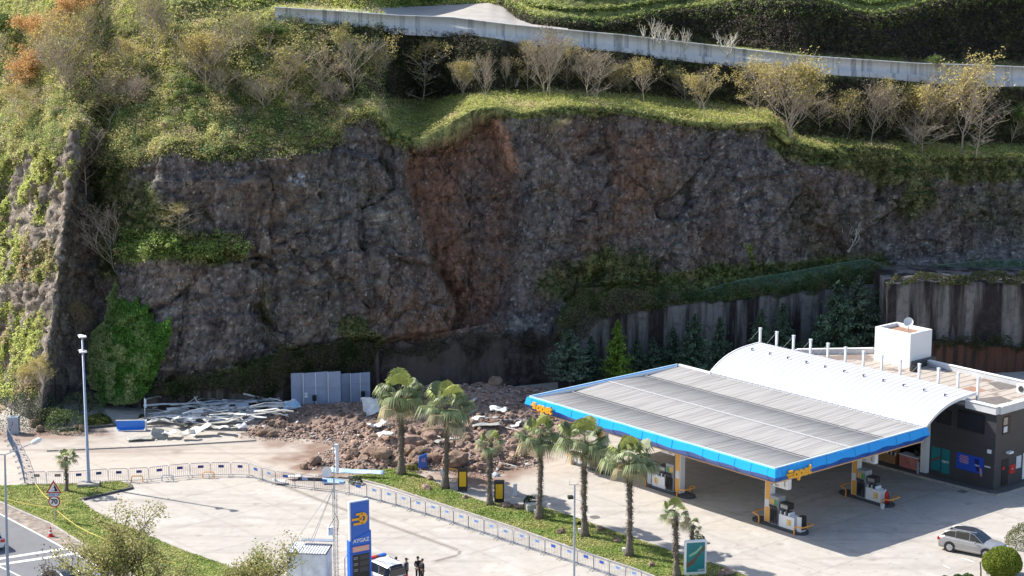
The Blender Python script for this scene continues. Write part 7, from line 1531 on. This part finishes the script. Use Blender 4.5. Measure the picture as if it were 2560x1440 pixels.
kind('olive', 13, 1500, OLV, n=5, nb=(13, 5, 4, 3), spread=1.0, thick=.66, low=.15)
kind('yellow', 23, 3000, YEL, n=5, nb=(13, 5, 4, 3), spread=1.0, thick=.66, low=.15)
kind('half', 33, 1500, YEL, n=5, nb=(13, 5, 4, 3), spread=1.0, thick=.66, low=.12)
kind('ochre', 43, 4200, OCH, n=2, nb=(12, 5, 4, 3), spread=1.0, thick=.66, low=.12)
kind('pale', 53, 60, YEL, bark='palebark', n=2, nb=(4, 3, 2), levels=3, spread=.55, multi=3, thick=1.2, up=1.)
kind('green', 63, 2600, GRN, n=2, nb=(9, 4, 4, 2), spread=.7)
kind('multi', 73, 700, OLV, n=2, nb=(7, 4, 4, 3), multi=4, spread=.7, thick=.7, up=.8)
TREES = [  # base px, base y, top y, width px, kind, label
 (883, 236, 62, 120, 'olive', 'olive budding tree under the left part of the parapet wall, tall and slim'), (945, 240, 90, 105, 'half', 'yellow budded tree standing just right of the tall slim olive one'), (1054, 256, 88, 165, 'half', 'broad pale twigged tree left of the landslide scar with yellow buds'), (1158, 243, 140, 58, 'yellow', 'small yellow budded tree directly above the top of the scar'),
 (1212, 262, 128, 64, 'bare', 'small bare tree on the very lip of the scar'), (1263, 222, 132, 40, 'bare', 'thin bare sapling right of the scar lip tree'), (1289, 217, 188, 26, 'pale', 'pale broken stump like sapling on the terrace above the scar'), (1319, 229, 92, 92, 'half', 'yellow topped tree left of the tall grey pair mid terrace'), (1362, 240, 70, 100, 'bare', 'tallest bare grey tree in the middle of the terrace'), (1376, 242, 68, 80, 'bare', 'slender bare tree immediately right of the tallest grey one'),
 (1420, 222, 96, 72, 'half', 'slim yellow tipped tree set back behind the bare pair'), (1471, 246, 108, 84, 'bare', 'bare tree with straight trunk left of the low forked one'), (1488, 253, 115, 92, 'bare', 'low forked bare tree with wide spreading branches mid terrace'), (1551, 236, 145, 76, 'yellow', 'round yellow leaved tree left of the forked pale tree'), (1612, 260, 140, 86, 'half', 'forked pale tree with thin yellow leaves'), (1710, 257, 165, 110, 'olive', 'wide olive twigged tree under the pale bare saplings'), (1761, 300, 165, 100, 'half', 'spreading tree at the grass edge left of the golden tree'),
 (1898, 292, 142, 135, 'yellow', 'golden yellow tree at the right end of the terrace grass'), (1974, 345, 126, 155, 'yellow', 'tall golden tree where the cliff edge steps down'), (2050, 333, 235, 110, 'bare', 'brown twiggy tree in the gap right of the tall golden one'), (2117, 347, 225, 74, 'half', 'slender tree with a few yellow tufts at the right terrace'), (2177, 361, 190, 95, 'bare', 'brown bare tree with reddish twigs before the dark bank'), (2217, 340, 200, 84, 'yellow', 'yellow tree touching the left side of the big golden crown'), (2283, 365, 188, 160, 'yellow', 'big golden crowned tree with pale tangled lower twigs'), (2308, 384, 300, 130, 'bare', 'pale thicket like tree at the cliff edge under the golden crown'), (2361, 347, 240, 62, 'half', 'thin tree between the two largest trees at right'), (2403, 377, 128, 180, 'half', 'largest tree on the right, fan shaped with three pale stems'), (2440, 389, 215, 135, 'bare', 'bare spreading tree right in front of the largest fan shaped tree'), (2528, 358, 255, 64, 'green', 'small green leaved tree at the right picture edge'),
 (1631, 128, 42, 62, 'pale', 'white barked bare tree sticking up over the parapet, leftmost'), (1662, 130, 55, 42, 'pale', 'white barked bare tree over the parapet, second from left'), (1707, 134, 65, 44, 'pale', 'white barked bare tree over the parapet, third from left'), (1814, 148, 75, 58, 'pale', 'white barked bare tree over the parapet, furthest right'), (2337, 186, 130, 32, 'green', 'small green tree poking up in front of the parapet at right'),
 (392, 142, -30, 110, 'olive', 'tall dark stemmed tree leaning at the top of the left slope'), (368, 118, -30, 70, 'bare', 'thin dark tree left of the leaning tall one'), (418, 112, -10, 70, 'olive', 'light tree right of the leaning tall one at the top'), (264, 84, -40, 70, 'half', 'thin tree at the very top of the left slope'), (514, 222, 55, 135, 'yellow', 'round yellow tree in the middle of the left slope'), (600, 160, 25, 120, 'olive', 'bushy olive tree below the left end of the parapet'), (655, 150, 40, 100, 'green', 'dark green tree below the left end of the parapet wall'), (715, 240, 85, 130, 'olive', 'grey olive tree right of the dark green one'), (799, 267, 110, 95, 'bare', 'slim bare tree with pale trunk right of the grey olive tree'), (840, 264, 195, 64, 'bare', 'low bare tree near the grass left of the terrace'),
 (177, 240, 55, 140, 'multi', 'many stemmed grey tree on the left shoulder'), (146, 219, 30, 120, 'half', 'yellow tinted many branched tree left of the grey shoulder tree'), (271, 326, 150, 160, 'olive', 'wide olive tree overhanging the dark gully at left'), (302, 278, 168, 84, 'bare', 'thin bare tree behind the gully tree'), (344, 271, 180, 74, 'bare', 'thin bare tree right of the one behind the gully'), (229, 182, 15, 84, 'olive', 'slim tree on the ridge between shoulder and gully'), (95, 170, 20, 130, 'ochre', 'ochre orange tree high on the left edge of the slope'), (30, 260, 130, 120, 'ochre', 'ochre orange tree at the left picture edge'), (60, 330, 210, 110, 'half', 'yellow brown tree low on the left picture edge'), (10, 150, 20, 90, 'green', 'dark green tree in the top left corner'), (470, 190, 90, 90, 'half', 'yellowish tree left of the round yellow one'), (560, 250, 150, 100, 'olive', 'low olive tree right below the round yellow one'), (660, 270, 180, 100, 'multi', 'grey many stemmed bush tree below the grey olive tree'), (740, 300, 230, 80, 'bare', 'low bare tree at the edge of the left cliff top'), (180, 100, -20, 100, 'ochre', 'golden tree near the top left of the slope'), (330, 200, 90, 90, 'half', 'yellow tipped tree below the leaning tall tree'),
 (215, 484, 290, 190, 'bare', 'big bare spreading tree on the ledge of the dark gully'), (280, 700, 480, 120, 'bare', 'bare tree leaning left out of the cleft above the ivy'), (448, 592, 500, 100, 'half', 'small lone tree with yellow tips on the mid cliff ledge'), (190, 840, 735, 90, 'half', 'twiggy yellow shrub tree at the foot of the left rib'), (65, 985, 900, 90, 'yellow', 'yellow leaved small tree behind the left end barriers'), (112, 965, 880, 80, 'yellow', 'yellow small tree right of the other at lower left'), (408, 960, 880, 30, 'bare', 'thin pale dead sapling right of the ivy'), (2130, 625, 545, 62, 'pale', 'pale dead shrub growing on the right cliff face above the net'), (1380, 345, 282, 84, 'olive', 'leafy shrub hanging on the cliff just right of the scar top')]
for i, (x, yb, yt, wpx, kd, lb) in enumerate(TREES):
    vs = KIND[kd]; me, lm, wd = vs[i % len(vs)]
    p = surf(x, yb); D = p[1]*CT-(p[2]-CAM_H)*ST; H = (yb-yt)/F_PX*D/math.cos(R(8)); W_ = wpx/F_PX*D
    t = empty('hillside_tree', (p[0], p[1], p[2]-.15), 0 if kd == 'pale' else (i*1.7) % 6.28, lb, 'tree', 'trees on the hillside'); t.scale = (W_/wd*1.03, W_/wd*1.03, H*1.04)
    if x == 280: t.rotation_euler = (0, R(-14), 0)
    o = bpy.data.objects.new('trunk', me); link(o, t)
    if lm: o = bpy.data.objects.new('crown', lm); link(o, t)
# ------------------------------------------------------------------ conifers
def conifer_mesh(seed, col):
    r_ = np.random.default_rng(seed); Pp = []; Nn = []; SS = []
    nl = 30
    for l in range(nl):
        s = .07+.91*l/(nl-1); rad = (1-s)**.68*(1.55+.15*math.sin(l*1.3))*(1 if s > .16 else .65+2.*s); nbr = int(11-5*s)
        for b in range(nbr):
            a = r_.uniform(0, 6.28); L_ = rad*r_.uniform(.45, 1.12); m_ = int(11*L_+4); tt = np.linspace(.12, 1, m_); x = np.cos(a)*L_*tt; y = np.sin(a)*L_*tt; z = s-.02*tt+.06*L_*tt*tt-.03*tt
            q = np.stack([x, y, z*1.0], -1)
            for rep in range(3): Pp.append(q+r_.normal(size=q.shape)*np.array([.07, .07, .012])*(.4+tt[:, None]*.8)); Nn.append(np.tile([np.cos(a)*.2, np.sin(a)*.2, 1.], (m_, 1))); SS.append(np.full(m_, .026))
    Pp = np.concatenate(Pp); Nn = np.concatenate(Nn); SS = np.concatenate(SS); n = len(Pp)
    nn = Nn+r_.normal(size=(n, 3))*.35; nn /= np.linalg.norm(nn, axis=1)[:, None]; t1 = np.cross(nn, r_.normal(size=(n, 3))); t1 /= np.linalg.norm(t1, axis=1)[:, None]; t2 = np.cross(nn, t1)
    sc_ = np.array([2.6, 2.6, 1.15])*SS[:, None]*r_.uniform(.6, 1.3, (n, 1)); V = np.stack([Pp+t1*sc_, Pp+t2*sc_*.5, Pp-t1*sc_, Pp-t2*sc_*.5], 1).reshape(-1, 3)
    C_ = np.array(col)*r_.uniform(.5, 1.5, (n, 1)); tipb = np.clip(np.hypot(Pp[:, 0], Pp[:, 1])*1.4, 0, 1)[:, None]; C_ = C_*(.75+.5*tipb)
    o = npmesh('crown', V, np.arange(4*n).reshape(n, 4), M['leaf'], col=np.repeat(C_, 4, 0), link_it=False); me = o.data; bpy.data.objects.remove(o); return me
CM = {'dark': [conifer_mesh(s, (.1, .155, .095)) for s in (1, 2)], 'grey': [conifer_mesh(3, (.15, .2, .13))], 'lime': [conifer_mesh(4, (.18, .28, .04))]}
ctr = bpy.data.meshes.new('trunk'); mb = MB(); mb.tube([(0, 0, 0), (0, 0, .98)], [.022, .003], 7); ctr.from_pydata(mb.v, [], mb.f); ctr.materials.append(M['darkbark'])
for i, (x, yt, yb, wpx, kd, dy, lb) in enumerate([(1426, 822, 985, 96, 'grey', -4, 'grey green conifer with bare lower trunk left of the others'), (1477, 838, 985, 66, 'dark', -2.6, 'dark conifer right beside the grey green one'), (1545, 798, 990, 66, 'lime', -4, 'bright lime green conifer standing out in the row'), (1592, 845, 985, 62, 'dark', -2.4, 'dark conifer immediately right of the lime one'), (1632, 842, 980, 56, 'dark', -3, 'small dark conifer behind the far canopy edge'), (1683, 815, 975, 66, 'dark', -2.5, 'dark conifer left of the tall central one'), (1738, 782, 970, 86, 'dark', -4.5, 'tall dark conifer above the left end of the white roof'), (1800, 790, 960, 62, 'dark', -3, 'narrow conifer right of the tall central one'),
        (1905, 770, 940, 70, 'dark', -4, 'conifer behind the first white roof posts'), (1958, 755, 940, 80, 'dark', -3.4, 'conifer with a rust brown dead tuft behind the roof posts'), (2095, 700, 925, 118, 'dark', -5.5, 'tall broad conifer, left of the biggest pair'), (2150, 685, 925, 120, 'grey', -4, 'tallest conifer in the middle of the biggest group'), (2205, 705, 920, 96, 'dark', -3, 'broad conifer left of the rooftop box'), (2050, 790, 930, 70, 'dark', -3, 'lower conifer left of the biggest group')]):
    Y = float(Y0(x))+dy; zt = float(zat(Y, yt)); D = Y*CT-(zt-CAM_H)*ST; W_ = wpx/F_PX*D/2
    t = empty('conifer', (GX(x, Y, zt), Y, 0), i*1.1, lb, 'conifer', 'conifers before the streaked wall'); lift = zt*.18 if kd == 'grey' and i == 0 else 0
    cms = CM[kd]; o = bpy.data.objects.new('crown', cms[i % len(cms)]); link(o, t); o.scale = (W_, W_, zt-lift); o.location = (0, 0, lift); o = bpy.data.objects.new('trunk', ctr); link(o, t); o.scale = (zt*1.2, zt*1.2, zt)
# bushes at lower left
for i, (x, y, w_, c_, sq, lb) in enumerate([(30, 1066, 170, (.06, .09, .055), 1.1, 'big dark green bush at the left picture edge'), (92, 1050, 130, (.08, .11, .06), 1.2, 'dark bush beneath the small yellow trees'), (165, 1075, 104, (.12, .17, .06), 1.1, 'green bush left of the floodlight mast'), (246, 1060, 70, (.12, .15, .04), .7, 'low yellow green bush right of the floodlight mast'), (200, 1040, 120, (.13, .16, .08), 1.1, 'grey green bush between the mast and the ivy'), (125, 1062, 90, (.1, .12, .05), 1., 'dark small bush left of the green one by the mast'), (222, 1020, 50, (.15, .17, .05), 1.2, 'tuft of pale grass against the left side of the ivy'), (-5, 1050, 190, (.05, .08, .055), 1.4, 'large dark shrub behind the big bush at the left edge'), (356, 1048, 22, (.06, .09, .03), 1.2, 'tiny weed bush at the foot of the thin white sign post')]):
    bush(x, y, w_, c_, lb, 2600 if w_ > 60 else 500, sq, .085, .0)
# safety net on the bench
m = bpy.data.materials.new('net'); m.use_nodes = True; N = m.node_tree.nodes; L = m.node_tree.links; N['Principled BSDF'].inputs['Base Color'].default_value = (.1, .22, .18, 1)
tr = N.new('ShaderNodeBsdfTransparent'); ms = N.new('ShaderNodeMixShader'); ms.inputs[0].default_value = .3; L.new(tr.outputs[0], ms.inputs[1]); L.new(N['Principled BSDF'].outputs[0], ms.inputs[2]); L.new(ms.outputs[0], N['Material Output'].inputs[0])
ntop = lerp([(1640, 742), (1750, 728), (1850, 700), (1980, 680), (2100, 658), (2170, 648), (2215, 668), (2240, 692), (2300, 680), (2350, 662), (2450, 652), (2620, 648)]); px_ = np.linspace(1640, 2620, 120); Yn = Y0(px_)+.35+np.sin(px_*.05)*.2; zt_ = zat(Yn, ntop(px_)); zb_ = zat(Yn, WTOP(px_)-14); zb_ = np.minimum(zb_, zt_-.15)
V = np.array([np.stack([GX(px_, Yn+.25*math.sin(s*3), zb_*(1-s)+zt_*s), Yn+.25*math.sin(s*3), zb_*(1-s)+zt_*s], -1) for s in np.linspace(0, 1, 5)]); id_ = np.arange(5*120).reshape(5, -1); fq = np.stack([id_[:-1, :-1], id_[:-1, 1:], id_[1:, 1:], id_[1:, :-1]], -1).reshape(-1, 4)
nt_ = empty('safety_net', (0, 0, 0), 0, 'green safety net sagging along the ledge above the streaked walls', 'safety net'); npmesh('mesh_fabric', V.reshape(-1, 3), fq, m, nt_)
MB().tube([(float(a), float(b), float(c)) for a, b, c in V[-1]], .014, 4).build('top_rope', mat('rope', (.15, .32, .27), .7), nt_)
# ------------------------------------------------------------------ lawn
def lawn(poly, n, z, label):
    q = [G(*p) for p in poly]; P_ = [(p.x, p.y) for p in q]; x = rng.uniform(min(p[0] for p in P_), max(p[0] for p in P_), n*4); y = rng.uniform(max(118, min(p[1] for p in P_)), max(p[1] for p in P_), n*4); k = inpoly(x, y, P_) & (segdist(x, y, P_) > .1); x, y = x[k][:n], y[k][:n]
    f_ = fbm(np.stack([x*.5, y*.5, x*0], -1), 3, 7); f2 = fbm(np.stack([x*2, y*2, x*0], -1), 2, 9); c1 = np.array([.24, .32, .08]); c2 = np.array([.4, .4, .15]); t = np.clip((f_-.4)*4, 0, 1)[:, None]; col = (c1*(1-t)+c2*t)*rng.uniform(.6, 1.4, (len(x), 1))
    h = rng.uniform(.04, .09, len(x))*(.6+f2); V, Fq_, CC = leafquads(np.stack([x, y, z+h*.5], -1), rng.normal(size=(len(x), 3))*.3+np.array([-.3, 0, 1.]), h, col, 1.); tag(npmesh('grass', V, Fq_, M['leaf'], col=CC), label, None, None, 'stuff')
lawn(ISL, 42000, .11, 'mown green grass of the palm island'); lawn(VERGE, 26000, .1, 'mown grass of the left roadside verge')
# ------------------------------------------------------------------ nearby street trees whose crowns reach into the picture
def street_tree(px, top, bot, wpx, Y, n, cols, seed, label, dens=(8, 5, 4, 3), leaf=.085, dark='darkbark'):
    zt = float(zat(Y, top)); x = GX(px, Y, zt*.8); W_ = wpx/F_PX*(Y*CT-(zt*.7-CAM_H)*ST)
    mb, tips = branchy(seed, spread=1.0, levels=4, low=.4, nb=dens, thick=1.5, multi=1); zm = max(v[2] for v in mb.v); wd = np.percentile(np.abs(np.array(mb.v)[:, 0]), 98)*2; sc = np.array([W_/wd, W_/wd, zt/zm])
    t = empty('street_tree', (x, Y, 0), 0, label, 'tree', 'street trees in the foreground'); mb.v = [(a*sc[0], b*sc[1], c*sc[2]) for a, b, c in mb.v]; mb.build('trunk', M[dark], t, fix=False)
    T = np.array([q[0][:] for q in tips])*sc; T = T[T[:, 2] > zt*.35]; i = rng.integers(0, len(T), n); P_ = T[i]+rng.normal(size=(n, 3))*.2; col = np.array(cols)[rng.integers(0, len(cols), n)]*rng.uniform(.6, 1.35, (n, 1))
    V, Fq_, CC = leafquads(P_, rng.normal(size=(n, 3))+np.array([0, 0, .6]), rng.uniform(.6, 1.2, n)*leaf, col); npmesh('crown', V, Fq_, M['leaf'], t, col=CC)
LC = [(.45, .42, .16), (.36, .38, .12), (.5, .44, .22), (.28, .3, .1)]
street_tree(325, 1262, 1440, 270, 117, 13000, LC, 5, 'large street tree with olive yellow leaves over the road, bottom left')
street_tree(640, 1350, 1440, 190, 115, 6000, LC, 9, 'smaller street tree crown at the bottom left of the cabin')
street_tree(470, 1400, 1440, 170, 113, 3200, LC, 12, 'low street tree top between the two larger crowns')
street_tree(98, 1366, 1440, 74, 119, 420, [(.2, .18, .12), (.16, .14, .1)], 15, 'nearly bare sapling over the road at the bottom left', (6, 3, 3, 2))
